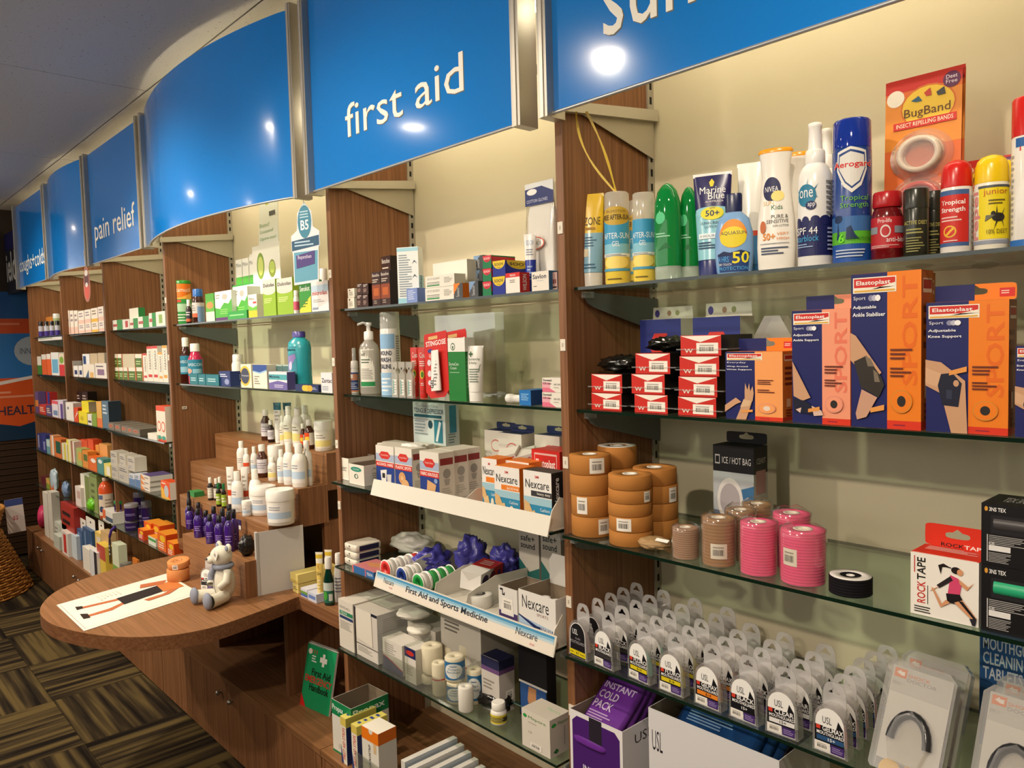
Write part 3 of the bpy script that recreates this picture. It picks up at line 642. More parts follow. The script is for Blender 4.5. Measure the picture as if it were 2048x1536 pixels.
# blister cards with wrist bands
def bandcard(lab, s, lean=.04):
    X, Y, w_, h, z = s; e = tag(empty('wrist_band_card', (X, Y, z)), lab, 'blister card', 'red and orange blister cards')
    M = Matrix.Rotation(-lean, 4, 'X'); g = G()
    g.prism([(.004, 0), (w_-.004, 0), (w_, .004), (w_, h-.004), (w_-.004, h), (.004, h), (0, h-.004), (0, .004)], 0, .0012, CARD('cf3a1e'), 'xz', M=M); c = g.obj('backing_card', e)
    p = G(); art_on(p, lambda u, v, o: M@Vector((u*w_, -o, v*h)), [('r', .0, .3, 1, .96, 'd9662a'), ('r', .0, .62, 1, .9, 'e0892e'), ('r', 0, .93, 1, 1, 'c5281f'), ('e', .57, .83, .36, .115, 'd06a24'), ('e', .57, .83, .34, .105, 'e8bf38'), ('e', .14, .9, .12, .045, 'efe6d6'), ('e', .87, .94, .11, .042, '5c2450'), ('t', 'Deet', .8, .945, .94, .965, 'e9d8e4'), ('t', 'Free', .8, .92, .94, .94, 'e9d8e4'), ('t', 'BugBand', .26, .77, .86, .83, '5c3312'), ('p', [(.35, .87), (.45, .89), (.5, .86), (.42, .86)], '2a5a72'), ('p', [(.52, .9), (.6, .92), (.62, .88), (.55, .88)], 'c23a2c'), ('p', [(.68, .89), (.78, .91), (.8, .87), (.7, .87)], '3c3c3c'), ('r', .12, .725, .94, .765, 'c5281f'), ('t', 'INSECT REPELLING BANDS', .16, .735, .9, .757, 'f2e4c8')]); p.obj('printed_artwork', c)
    for k, (v, colr) in enumerate(((.57, 'ece0d2'), (.33, 'd6301e'), (.1, 'c9cfd8'))):
        MM = M@Matrix.Translation((w_*.5, 0, h*v))@Matrix.Rotation(math.pi/2, 4, 'X')@Matrix.Scale(.86, 4, (0, 1, 0))
        d = G().loft([(0, w_*.42, w_*.42), (.002, w_*.42, w_*.42), (.003, w_*.33, w_*.33), (.020, w_*.31, w_*.31), (.024, w_*.26, w_*.26)], CLEAR('fbf7f2', .12, 2.0, 'ffffff', .05), 24, cb=False, M=MM).obj('blister_dome', e)
        G().lathe([(w_*.22, .002), (w_*.285, .002), (w_*.285, .017), (w_*.22, .017)], PLAS(colr), 24, M=MM).obj('wrist_band', d)
bandcard('tall red and orange blister card with clear domes, front of two', slot(1, .12, 1766, 1918, 146))
bandcard('second red and orange blister card close behind the front one', slot(1, .132, 1772, 1924, 144))
bandcard('shorter looking blister card behind the red and yellow spray bottles', slot(1, .2, 1915, 2030, 316, y=.235))
vessel('tablet_jar', 'dark red tablet jar with ribbed red lid', cslot(1, .02, 1742, 1808, 386), [('body', P('6a0f14', .15, 0, .6, .5), [(0, .92), (.03, 1), (.62, 1), (.72, .9), (.77, .78)]), ('lid', PLAS('b01c22'), [(.77, .88), (.8, .93), (.97, .9), (1, .82)])],
       (2.7, .16, .62, 0, [('r', 0, 0, 1, 1, 'b5222a'), ('t', 'Pro-life', .3, .82, .62, .95, 'efe2e0'), ('e', .48, .55, .12, .2, 'dcd0cc'), ('e', .48, .55, .09, .15, 'b5222a'), ('r', .05, .48, .3, .7, '8a8e98'), ('r', .68, .48, .95, .7, '8a8e98'), ('t', 'anti-bite', .5, .2, .96, .36, 'f2eceb'), ('l', .1, .02, .8, .12, 2, 'e2b8b4')]), cat='jar')
for lab, s in (('black repellent stick with yellow print beside the dark red jar', cslot(1, .02, 1806, 1858, 380)), ('black repellent stick standing behind its twin', cslot(1, .075, 1850, 1886, 384))):
    vessel('repellent_stick', lab, s, [('body', PLAS('26271d'), [(0, .96), (.01, 1), (.7, 1), (.71, .98)]), ('cap', PLAS('2c2d25'), [(.71, 1.0), (.73, 1.02), (.98, 1.0), (1, .94)])],
           (2.2, .04, .62, 0, [('T', 'ACTIVE DEET', .04, .74, .96, .84, 'a8a058'), ('l', .15, .5, .85, .66, 2, '9c9856'), ('l', .15, .04, .85, .44, 6, '8c8850')]), cat='stick')
def repel(lab, s, body, cap, art): 
    vessel('pump_spray', lab, s, [('body', PLAS(body), [(0, .96), (.01, 1), (.66, 1), (.7, .97)]), ('cap', PLAS(cap), [(.7, .98), (.72, 1.0), (.88, .95), (.94, .84), (.98, .6), (1, .25)])], (2.6, .03, .68, 0, art), cat='spray can')
repel('white insect spray with red cap and red label', cslot(1, .012, 1880, 1946, 322), 'ece7e0', 'cf1f1a', [('r', .0, .06, .84, .98, '3f5f92'), ('r', .0, .12, .82, .9, 'c92a22'), ('T', 'Tropical', .12, .72, .72, .82, 'f4ece8'), ('T', 'Strength', .12, .6, .72, .7, 'f4ece8'), ('l', .12, .46, .7, .56, 2, 'e8c0ba'), ('e', .36, .3, .16, .1, 'e6b02e'), ('e', .36, .3, .12, .075, 'c92a22'), ('p', [(.24, .24), (.29, .22), (.5, .36), (.45, .38)], 'e6b02e'), ('l', .2, .13, .6, .17, 1, 'e8c0ba'), ('l', .88, .1, .98, .9, 9, 'b0a8a0')])
repel('white insect spray with bright yellow cap and a black mosquito', cslot(1, .012, 1947, 2019, 312), 'f0ead8', 'f0c80e', [('r', .22, .12, 1, .94, 'e8d21a'), ('r', .0, .04, 1, .1, '8c92a0'), ('r', .2, .94, 1, .98, '4c4f55'), ('Tv', 'repel', .02, .12, .26, .9, 'd88a86'), ('t', 'junior', .34, .8, .88, .92, 'c2601c'), ('l', .45, .66, .85, .76, 2, '6a5a20'), ('e', .66, .46, .14, .07, '2a2620'), ('e', .55, .52, .05, .04, '2a2620'), ('p', [(.4, .5), (.6, .5), (.38, .4)], '6a6650'), ('p', [(.62, .66), (.64, .5), (.6, .5)], '2a2620'), ('p', [(.8, .62), (.7, .48), (.72, .46)], '2a2620'), ('p', [(.56, .26), (.66, .44), (.62, .44)], '2a2620'), ('p', [(.78, .28), (.7, .44), (.73, .44)], '2a2620'), ('t', '10% DEET', .42, .2, .86, .27, '4a3f14')])
repel('insect spray with yellow cap behind the mosquito one', cslot(1, .1, 1985, 2036, 322), 'f0ead8', 'f0c80e', [('r', .2, .12, 1, .94, 'e8d21a')])
aerosol('insect_spray', 'tall white insect spray can with red cap at the right edge', cslot(1, .012, 2020, 2098, 197), 'ece6dc', 'c91d18', [('r', .2, .9, 1, .98, '2a5fa0'), ('Tv', 'repel', .3, .3, .75, .9, 'cf2a24'), ('r', 0, 0, 1, .06, '2467b0'), ('l', .04, .1, .16, .85, 14, 'a8a29a')], dome=False, capv=.26)
# yellow ribbon hanging from the sign onto the after-sun can
g = G(); a0 = Vector(onY((1154, 222), -.02)); a1 = Vector(onY((1234, 386), .04))
for k, (px, bend) in enumerate(((1152, .012), (1172, -.004))):
    p0 = Vector(onY((px, 223), .0)); p2 = Vector(onY((1232, 386), .045)); pts = []
    for i in range(13):
        t = i/12; q = p0.lerp(p2, t**1.1); q.x -= bend*math.sin(math.pi*t)*2; pts.append(q)
    vs = []; 
    for i, q in enumerate(pts): wd = .0012+.0018*abs(math.sin(i*.5+k)); vs += [q+Vector((-wd, 0, 0)), q+Vector((wd, .001, 0))]
    g.add(vs, [(2*i, 2*i+1, 2*i+3, 2*i+2) for i in range(12)], P('d6b53c', .3, 0, .6), True)
tag(g.obj('gift_ribbon'), 'thin yellow curled ribbon hanging from the sign edge', 'ribbon')
# ---- second shelf: stacks of red fronted packs
def wrappack(lab, s, grp):
    X, Y, w_, h, z = s; d = .105
    e = tag(empty('compression_pack', (X, Y, z)), lab, 'pack', grp)
    b = G().box(0, w_, .001, d, 0, h, P('17140f', .4)).obj('carton', e)
    p = G(); art_on(p, face(w_, d, h), [('r', 0, 0, 1, 1, 'c8261a'), ('p', [(0, .97), (1, .97), (.5, .66)], 'efe8dc'), ('b', .4, .1, .93, .62), ('T', 'W', .1, .14, .32, .34, 'f2e6dc')]); p.v = [(x, y+.001, q) for x, y, q in p.v]; p.obj('printed_artwork', b)
    G().box(-.008, w_+.014, -.0015, d+.003, h*.28, h*.34, CLEAR('f5f2ec', .18, 2.0, 'ffffff', .1)).obj('clear_band', e)
    return e
gp = 'red fronted packs in three stacks'
for n_, (xs, tops) in enumerate((([(1183, 1243), (1183, 1244)], [(786, 1), (748, 0)]), ([(1269, 1335), (1263, 1329), (1271, 1340)], [(789, 1), (748, 0), (706, 0)]), ([(1356, 1432), (1357, 1434), (1359, 1438), (1361, 1442)], [(794, 1), (753, 0), (712, 0), (670, 0)]))):
    z = SZ[2]; prev = None
    for k, ((xl, xr), (yt, _)) in enumerate(zip(xs, tops)):
        s = slot(2, .014, xl, xr, yt, z=z); hh = s[3]-.0008; s = (s[0], s[1], s[2], hh, z+.0006); z += hh+.0008
        wrappack('red fronted black pack in the %s stack, %s' % (('left', 'middle', 'right')[n_], ('at the bottom', 'second from the bottom', 'third from the bottom', 'on top')[k] if len(xs) != k+1 else 'topmost'), s, gp)
    if n_ < 2:
        s = slot(2, .03, *((1180, 1258) if n_ == 0 else (1275, 1352)), 712 if n_ == 0 else 674, z=z)
        crumple('sock_pack', 'black pack in crinkled clear film on the %s red stack' % ('left' if n_ == 0 else 'middle'), (s[0]+s[2]/2, s[1]+.05, z+.0006), (s[2]/2, .048, max(.012, s[3]/2)), P('15130f', .18, 0, .7), 'pack', 3.1+n_, wob=.35, sharp=4)
SB = [('r', 0, 0, 1, 1, '25307c'), ('p', [(.72, 0), (1, .62), (1, 0)], 'e8e0d6'), ('p', [(.68, 0), (.72, 0), (1, .62), (1, .68)], 'c23028'), ('p', [(.22, .7), (.36, .84), (.66, .84), (.8, .7), (.66, .56), (.36, .56)], 'cf3228'), ('t', 'Surgical Basics', .28, .66, .74, .73, 'f0d8d0'), ('l', .05, .42, .4, .46, 1, 'b8bcd8'), ('T', 'HAND', .05, .28, .5, .38, 'e8e8f0')]
for lab, s, tb in (('navy and white surgical box with open lid behind the left stacks', slot(2, .13, 1283, 1364, 639), .026), ('navy and white surgical box with raised flap behind the right stack', slot(2, .12, 1388, 1482, 634), .028)):
    o = carton('surgical_box', lab, s, .05, '25307c', SB, side='d8d2c8', top='e8e2d6'); w_, h = s[2], s[3]
    f = G().prism([(0, h), (w_, h), (w_*.98, h+tb), (w_*.02, h+tb)], .044, .046, CARD('e4ded0'), 'xz').obj('lid_flap', o)
    p = G(); art_on(p, lambda u, v, q: (u*w_, .044-q, h+v*tb), [('e', .12, .5, .06, .3, '4a3f8c'), ('e', .42, .5, .05, .22, 'a8846a'), ('e', .62, .5, .05, .22, '9a9a6a')]); p.obj('flap_print', f)
s = slot(2, .1, 1508, 1584, 632)
e = tag(empty('clear_pouch', (s[0], s[1], s[4])), 'clear plastic pouch with gold coloured pins behind the small support box', 'pouch')
G().prism([(0, 0), (s[2], 0), (s[2]*.98, s[3]*.8), (s[2]*.7, s[3]), (s[2]*.3, s[3]), (s[2]*.02, s[3]*.8)], 0, .03, CLEAR('eeeae2', .22, 2.0, 'e8e4dc', .1), 'xz').obj('pouch', e)
for k in range(3): G().tube([(s[2]*(.7+k*.08), .012, s[3]*.2), (s[2]*(.78+k*.07), .012, s[3]*.75)], .0022, P('c9a04a', .3, .6)).obj('pin', e)
def plast(lines, sport, img, orange=OR, vert=True):
    a = [('r', 0, 0, 1, 1, NV), ('r', .53, 0, 1, 1, orange), ('r', .53, 0, 1, .055, 'd93418'), ('l', .62, .018, .85, .036, 1, '8a1f3a')]
    if vert: a.append(('Tv', 'SPORT', .74, .28, .95, .97, 'e56a10' if orange == OR else 'e8785c'))
    a += [('r', .03, .875, .66, .975, 'f2ead8'), ('r', .045, .91, .645, .968, 'cf2a20'), ('p', [(.045, .91), (.3, .895), (.645, .935), (.645, .91)], 'f2ead8'), ('r', .05, .882, .64, .893, 'e0ac3c'), ('T', 'Elastoplast', .08, .918, .58, .955, 'f6efe8')]
    a.append(('t', 'Sport' if sport else 'Everyday', .04, .825, .22 if sport else .38, .855, 'e8e8f2'))
    if sport: a += [('e', .3, .84, .04, .02, '8a8aa8'), ('e', .35, .84, .04, .02, 'b8b8cc'), ('e', .4, .84, .04, .02, 'f2f2f4')]
    v = .78
    for q in lines: a.append(('T', q, .03, v-.012, .03+min(.48, .035*len(q)), v+.014, 'f0f0f4')); v -= .045
    if vert: a += [('l', .58, .44, .9, .52, 3, '6a2a16'), ('l', .58, .33, .88, .4, 3, '6a2a16')]
    else: a += [('l', .58, .52, .9, .6, 3, '6a2a16'), ('l', .58, .4, .88, .46, 2, '6a2a16')]
    a += [('e', .74, .18, .15, .075, 'd8882c' if orange == OR else 'e0917a'), ('e', .74, .18, .135, .066, orange), ('e', .74, .18, .06, .035, '2a2420' if sport else 'e8d4c4')]
    SK = 'c99a76'
    if img == 'wrist': a += [('p', [(.2, .0), (.38, .0), (.5, .3), (.36, .32)], SK), ('p', [(.36, .3), (.5, .28), (.52, .4), (.5, .5), (.46, .42), (.44, .54), (.41, .44), (.37, .54), (.36, .42)], SK), ('p', [(.0, .1), (.2, .22), (.3, .26), (.2, .32), (.0, .2)], SK), ('p', [(.28, .18), (.44, .2), (.48, .28), (.34, .3)], 'd8b48e')]
    if img == 'ankle': a += [('p', [(.02, .55), (.05, .52), (.34, .23), (.2, .2), (.04, .24)], SK), ('p', [(.02, .22), (.26, .2), (.42, .13), (.42, .08), (.06, .1)], '12142c'), ('p', [(.36, .16), (.53, .12), (.56, .08), (.4, .07)], 'd9b9aa'), ('p', [(.08, .12), (.18, .14), (.16, .09)], 'd9b9aa')]
    if img == 'ankle2': a += [('p', [(.0, .62), (.08, .6), (.46, .36), (.3, .3), (.0, .44)], SK), ('p', [(.05, .43), (.24, .47), (.46, .33), (.5, .28), (.42, .2), (.16, .26)], '2e2822'), ('p', [(.22, .47), (.3, .45), (.36, .4), (.26, .4)], '7a6c5c'), ('p', [(.34, .38), (.4, .36), (.44, .3), (.36, .3)], '7a6c5c'), ('p', [(.17, .25), (.4, .2), (.24, .07), (.1, .05), (.08, .09)], 'c99a80')]
    if img == 'knee': a += [('p', [(.0, .56), (.2, .54), (.5, .4), (.53, .0), (.33, .0), (.2, .3), (.0, .36)], SK), ('p', [(.0, .5), (.26, .44), (.3, .38), (.2, .34), (.0, .38)], 'd4a884'), ('p', [(.2, .45), (.34, .46), (.46, .38), (.42, .2), (.22, .21), (.16, .36)], '15182e'), ('e', .39, .38, .035, .025, SK), ('r', .27, .26, .34, .33, '2c3048')]
    if img != 'none': a.append(('p', [(.3, .1), (.5, .12), (.5, .155), (.3, .13)], 'e59a4c') if img != 'knee' else ('p', [(.3, .44), (.52, .47), (.52, .51), (.31, .475)], 'e59a4c'))
    return a
RS = [('r', 0, 0, 1, .055, 'b02a18'), ('r', .12, .86, .88, .95, 'e0d0bc'), ('r', .15, .885, .85, .94, 'a8241c'), ('l', .15, .5, .85, .8, 4, '6a2a16'), ('r', .25, .2, .55, .32, 'd8b898'), ('l', .2, .06, .8, .18, 3, '7a2a12')]
TABA = [('r', 0, 0, .5, 1, NV), ('r', .8, .2, .98, .7, 'cf2a20'), ('l', .82, .35, .96, .6, 2, 'f0d0c8')]
SUP = 'orange and navy support boxes'
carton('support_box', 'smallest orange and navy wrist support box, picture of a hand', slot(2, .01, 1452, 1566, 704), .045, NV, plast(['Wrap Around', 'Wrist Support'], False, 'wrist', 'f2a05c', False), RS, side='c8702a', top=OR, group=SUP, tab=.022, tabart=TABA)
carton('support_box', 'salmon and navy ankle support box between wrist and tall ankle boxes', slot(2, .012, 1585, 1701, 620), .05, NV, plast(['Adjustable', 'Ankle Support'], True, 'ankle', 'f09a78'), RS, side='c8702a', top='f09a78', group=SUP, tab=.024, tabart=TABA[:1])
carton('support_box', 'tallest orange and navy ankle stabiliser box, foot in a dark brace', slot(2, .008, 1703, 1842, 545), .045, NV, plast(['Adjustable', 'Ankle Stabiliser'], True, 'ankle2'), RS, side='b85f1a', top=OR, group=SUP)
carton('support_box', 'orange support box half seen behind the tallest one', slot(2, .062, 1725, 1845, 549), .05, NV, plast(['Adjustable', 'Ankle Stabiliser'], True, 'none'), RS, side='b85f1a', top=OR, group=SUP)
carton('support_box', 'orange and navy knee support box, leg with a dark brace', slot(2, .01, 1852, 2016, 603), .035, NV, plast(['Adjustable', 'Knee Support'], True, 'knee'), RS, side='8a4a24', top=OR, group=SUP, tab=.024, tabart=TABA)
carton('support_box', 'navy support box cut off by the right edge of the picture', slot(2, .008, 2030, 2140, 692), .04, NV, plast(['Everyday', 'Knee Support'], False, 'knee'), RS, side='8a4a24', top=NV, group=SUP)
# ---- third shelf: tan strapping tape
TAN = 'b5793c'; gt = 'tan strapping tape rolls'
def stack(xl, xr, d, bounds, who, dxs, stick=(), z0=None):
    """bounds: pixel heights of the front rims from the top down, last one the shelf"""
    X, Y, r, h, z = cslot(3, d, xl, xr, bounds[0]); hs = []; tot = h; px = [b - bounds[-1] for b in bounds]
    n = len(bounds)-1; z = SZ[3]+.0005; r0 = r
    for k in range(n-1, -1, -1):
        hh = tot*(bounds[k+1]-bounds[k])/(bounds[-1]-bounds[0]); i = n-1-k
        lab = 'tan strapping tape roll, %s in the %s stack' % (('bottom' if i == 0 else 'topmost' if k == 0 else 'second up' if i == 1 else 'third up' if i == 2 else 'fourth up'), who)
        st = dict(stick).get(i)
        roll('strapping_tape', lab, X+dxs[i % len(dxs)], Y+.3*dxs[(i+1) % len(dxs)], z, r, hh-.0006, TAN, rc=.36, group=gt, sticker=st, top='f2ece2' if (k == 0 and who == 'rear left') else None); z += hh
stack(1143, 1228, .012, [908, 948, 991, 1035, 1078], 'front left', (0, .001, -.001, -.002), [(0, (.75, .15, .9, .6)), (1, (-.35, .15, .95, .55)), (3, (.5, .1, .9, .75))])
stack(1198, 1279, .1, [891, 930, 968, 1006, 1042], 'rear left', (0, .001, 0, -.001))
stack(1218, 1308, .008, [947, 977, 1006, 1034, 1066, 1097], 'front right', (.0, .001, -.001, 0, .001), [(1, (-.2, .1, .95, .7)), (3, (1.0, .1, .9, .4))])
stack(1268, 1358, .085, [934, 962, 992, 1022, 1054], 'rear right', (.002, .001, .002, -.001), [(2, (1.0, .05, .9, .5))])
def wrapped(lab, xl, xr, yt, d, col, seed, st=None, g_='film wrapped bandage rolls', gr=14):
    X, Y, r, h, z = cslot(3, d, xl, xr, yt); e = roll('cohesive_bandage', lab, X, Y, z, r*.97, h*.93, col, core='e8ddd0', rc=.45, group=g_, sticker=st, cat='bandage roll', grooves=gr); film(e, r*.97, h*.95, seed); return e
crumple('bandage_pack', 'flat beige bandage in a clear bag with a price label', (cslot(3, .012, 1278, 1343, 1070)[0], SY[3]+.04, SZ[3]+.0006), (.033, .026, .011), P('a9895f', .5), 'bandage', 5.0, wob=.25)
p = G(); q = cslot(3, .012, 1305, 1343, 1060); p.box(-.014, .014, -.004, .004, 0, .0004, WHITE, M=Matrix.Rotation(.5, 4, 'X')); tag(p.obj('price_label', None, (q[0], SY[3]+.03, SZ[3]+.0225)), 'loose white price label on the flat beige bandage', 'label')
wrapped('short pinkish beige bandage roll in clear film', 1345, 1400, 1050, .012, 'a57f63', 1.3)
wrapped('tall brown bandage roll in clear film with a price sticker', 1404, 1474, 1028, .012, 'a0764a', 2.1, (.1, .18, .5, 1.0))
wrapped('brown bandage roll standing second row between tan and pink', 1452, 1514, 1012, .07, '9c7650', 3.4)
wrapped('brown bandage roll at the back before the ice bag box', 1486, 1546, 1000, .13, 'a07848', 4.2)
wrapped('hot pink bandage roll, front left of the three pink ones', 1480, 1557, 1036, .012, 'ee4f86', 5.6, gr=18)
wrapped('hot pink bandage roll behind the other two pink ones', 1545, 1624, 1018, .085, 'ee4f86', 6.6, gr=18)
wrapped('hot pink bandage roll, front right with a price sticker', 1560, 1655, 1050, .012, 'ee4f86', 7.3, (-.55, .36, .68, .75), gr=18)
q = cslot(3, .012, 1657, 1747, 1150); roll('tape_disc', 'flat black tape roll with a round white label', q[0], q[1], q[2+2-0] if False else q[4], q[2], .026, '141216', rc=.2, top='e9e4e0', core='e9e4e0', grooves=6)
ICE = [('r', 0, .0, 1, .72, '5a6c84'), ('r', 0, .3, 1, .72, 'b0b4b8'), ('e', .42, .42, .32, .24, 'd8d4d0'), ('e', .42, .42, .25, .18, 'a8a0a4'), ('p', [(.7, .55), (1, .6), (1, .3), (.8, .3)], '3a6a94'), ('r', 0, 0, 1, .22, '1d2a42'), ('e', .2, .08, .16, .13, 'a8a6a0'), ('p', [(0, .1), (.35, 0), (.45, 0), (0, .14)], 'b03428'), ('r', .06, .8, .18, .9, 'c8c8c8'), ('r', .075, .815, .165, .885, '121214'), ('t', 'ICE / HOT BAG', .24, .81, .94, .88, 'e6e4e2')]
carton('ice_bag_box', 'black and grey ice and hot bag box standing alone at the back', slot(3, .19, 1428, 1509, 893), .05, '15161a', ICE, [('r', 0, 0, 1, .72, 'b8b4b0'), ('r', .15, .5, .85, .75, 'b88a8a'), ('l', .12, .1, .85, .46, 8, '6a6a6e'), ('t', 'ICE/HOT', .2, .82, .85, .88, 'c8c6c4')], side='1b1c20', top='101012', tab=.022)
s = slot(3, .012, 1821, 1957, 1115)
carton('tape_box', 'white and red tape box with a running woman', s, .055, 'f4efe6', [('Tv', 'ROCK', .1, .2, .23, .55, 'c8332a'), ('Tv', 'TAPE', .1, .57, .23, .93, '15130f'), ('r', .055, .68, .07, .95, 'c8332a'), ('r', .26, .2, .27, .5, '15130f'), ('l', .06, .04, .36, .16, 3, '3a3632'),
    ('e', .68, .82, .07, .055, '241a18'), ('p', [(.62, .84), (.5, .9), (.42, .86), (.46, .72), (.48, .84), (.6, .86)], '241a18'), ('e', .74, .8, .045, .05, 'd89a70'), ('p', [(.6, .74), (.72, .7), (.76, .6), (.74, .46), (.56, .42), (.58, .56)], 'd84a72'), ('p', [(.6, .72), (.64, .66), (.44, .5), (.4, .54)], '2a2224'), ('p', [(.44, .53), (.4, .49), (.3, .42), (.33, .46)], 'd89a70'), ('p', [(.72, .7), (.86, .6), (.94, .68), (.9, .62), (.84, .54), (.74, .62)], 'd89a70'), ('p', [(.54, .44), (.74, .46), (.78, .38), (.7, .3), (.56, .3)], '1a1618'), ('p', [(.54, .34), (.48, .26), (.36, .48), (.32, .5), (.46, .2), (.6, .3)], 'd89a70'), ('p', [(.66, .32), (.78, .38), (.98, .14), (.92, .1)], 'd89a70'), ('p', [(.72, .36), (.78, .36), (.97, .14), (.94, .12)], '1a1618'), ('p', [(.88, .12), (.98, .14), (.96, .02), (.92, .02)], '2a2830')],
    [('r', 0, 0, 1, 1, 'efe8de')], [('l', .1, .5, .9, .9, 4, 'f2d0c8')], side='efe8de', top='d8321c', tab=.032, tabart=[('T', 'ROCK', .25, .03, .6, .2, '241412'), ('T', 'TAPE', .6, .03, .92, .2, 'f0e8e0')])
z = SZ[3]
for k, (yt, colr, lab) in enumerate(((1137, '2fae7c', 'lower black tape box with a green roll in its window'), (1012, '4a4648', 'upper black tape box with a grey roll in its window'))):
    s = slot(3, .01, 1962, 2062, yt, z=z); z += s[3]+.0008
    o = carton('tape_box', lab, s, .075, '121113', [('T', '3NS TEX', .16, .88, .5, .945, 'f0eeec'), ('e', .1, .915, .035, .04, 'd89a3a'), ('r', .2, .52, 1, .82, '232226'), ('l', .16, .34, .95, .5, 6, 'aaa6a4'), ('r', .12, .06, .14, .5, 'c8c4c2'), ('r', .16, .24, .6, .33, 'e8e6e4'), ('T', 'CE', .16, .335, .28, .38, 'e0dedc'), ('l', .16, .05, .62, .22, 7, 'aaa6a4')], T=[('t', 'TEX 3NS', .3, .3, .8, .7, 'a8a6a4')], side='0e0d0f', top='161517')
    w_, h = s[2], s[3]
    G().loft([(0, h*.12, h*.12), (w_*.7, h*.12, h*.12)], P(colr, .35), 14, M=Matrix.Translation((w_*.26, .006, h*.68))@Matrix.Rotation(math.pi/2, 4, 'Y')).obj('roll_in_window', o)
# ---- fourth shelf: mouthguard packs
def arch(w_, h, r=None, n=12):
    r = r or w_/2; pts = [(-w_/2*1.0, 0), (w_/2*1.0, 0)]
    for k in range(n+1):
        a = math.pi*k/n; pts.append((math.cos(a)*w_/2*.93, h-r+math.sin(a)*r))
    return pts
MW, MH, MD = .056, .078, .020
SHELL = CLEAR('f1efee', .16, 2.2, 'f4f2f2', .12); shell_me = G().prism(arch(MW, MH), 0, MD, SHELL, 'xz', sm=False).mesh('clear_shell')
g = G(); n = 24; ou = []; inn = []
for k in range(n):
    a = 2*math.pi*k/n; c_, s_ = math.cos(a), math.sin(a)
    ou.append((math.copysign(abs(c_)**.6, c_)*MW*.33, math.copysign(abs(s_)**.75, s_)*.03))
    x, zz = c_*.0095, s_*.0028+.0165-abs(c_)*.003
    if abs(x) < .004 and s_ > 0: zz += .004
    inn.append((x, zz))
vs = [(x, 0, q) for x, q in ou+inn]+[(x, .0012, q) for x, q in ou+inn]; N2 = 2*n; fs = []
for k in range(n): j = (k+1) % n; fs += [(k, j, n+j, n+k), (N2+k, N2+n+k, N2+n+j, N2+j), (k, N2+k, N2+j, j), (n+k, n+j, N2+n+j, N2+n+k)]
tab_me = g.add(vs, fs, CLEAR('efedec', .34, 2.2, 'f2f0f0', .12)).mesh('hang_tab')
def mcard(bg, name, age, agecol, dark=False):
    p = G(); A = [('p', [((x+MW/2)/MW, q/MH) for x, q in arch(MW*.86, MH*.9)], 'f4f2ee')]
    fn = lambda u, v, o: ((u-.5)*MW, -.0004-o, v*MH+.002)
    if dark: A += [('p', [((x*.94+MW/2)/MW, q/MH*.98) for x, q in arch(MW*.86, MH*.9)], '17151a'), ('t', 'USL', .24, .58, .52, .72, 'f2f2f2'), ('t', 'MOUTHGUARD', .12, .34, .86, .42, 'a8a4a8'), ('t', 'FLURO', .4, .46, .66, .51, 'a8a4a8'), ('r', .08, .03, .92, .17, 'dcc81e'), ('T', '4-7', .42, .06, .58, .14, '3a3410'), ('l', .14, .08, .38, .12, 1, '5a5010'), ('l', .64, .08, .88, .12, 1, '5a5010')]
    else:
        A += [('p', [(.08, .14), (.92, .14), (.88, .55), (.74, .7), (.68, .52), (.08, .52)], '17151a'), ('t', 'USL', .3, .58, .56, .72, '24222a'), ('r', .12, .44, .24, .52, 'd8402c'), ('T', name, .3, .43, .88, .53, 'f4f2f0'), ('T', 'MOUTHGUARD', .14, .345, .9, .415, 'f4f2f0'), ('r', .14, .23, .9, .325, agecol), ('T', age, .46, .245, .66, .31, '2a2824' if agecol not in ('17151a', '2f5480') else 'e8e6e4'), ('r', .08, .03, .52, .2, 'f0eeea'), ('b', .1, .04, .5, .19), ('r', .54, .03, .92, .2, '47306e'), ('l', .58, .06, .88, .17, 3, '9a88b8')]
    art_on(p, fn, A); return p.mesh('insert_card')
CARDS = {'k': mcard(0, '', '', '', True), 'b4': mcard(0, 'BLACK', '4-7', '3a3638'), 'f8': mcard(0, 'FLURO', '8-14', 'dcc81e'), 'g8': mcard(0, 'GELMAX', '8-14', 'e8862a'), 'b15': mcard(0, 'BLACK', '15+', '17151a'), 'c15': mcard(0, 'CLEAR', '15+', 'e6e4e2'), 'g15': mcard(0, 'GELMAX', '15+', '2f5480')}
GUARD = {}
def guard_me(col):
    if col not in GUARD:
        pts = [(math.cos(a)*.017, 0, .03+math.sin(a)*.02) for a in [math.pi*k/10 for k in range(11)]]
        GUARD[col] = G().tube([(-.018, 0, .014)]+pts[::-1]+[(.018, 0, .014)], .0055, P(col, .4), 8).mesh('mouthguard')
    return GUARD[col]
def mouthguard(lab, X, Y, z, ck, tint, rz, grp):
    e = tag(empty('mouthguard_pack', (X, Y, z), rz), lab, 'mouthguard', grp)
    for nm_, me, loc in (('clear_shell', shell_me, (0, 0, 0)), ('hang_tab', tab_me, (0, MD*.8, MH)), ('insert_card', CARDS[ck], (0, 0, 0)), ('mouthguard', guard_me(tint), (0, MD*.6, 0))):
        o = bpy.data.objects.new(nm_, me); COL.objects.link(o); o.parent = e; o.location = loc
ORD = ['front', 'second', 'third', 'fourth', 'fifth', 'sixth', 'seventh']
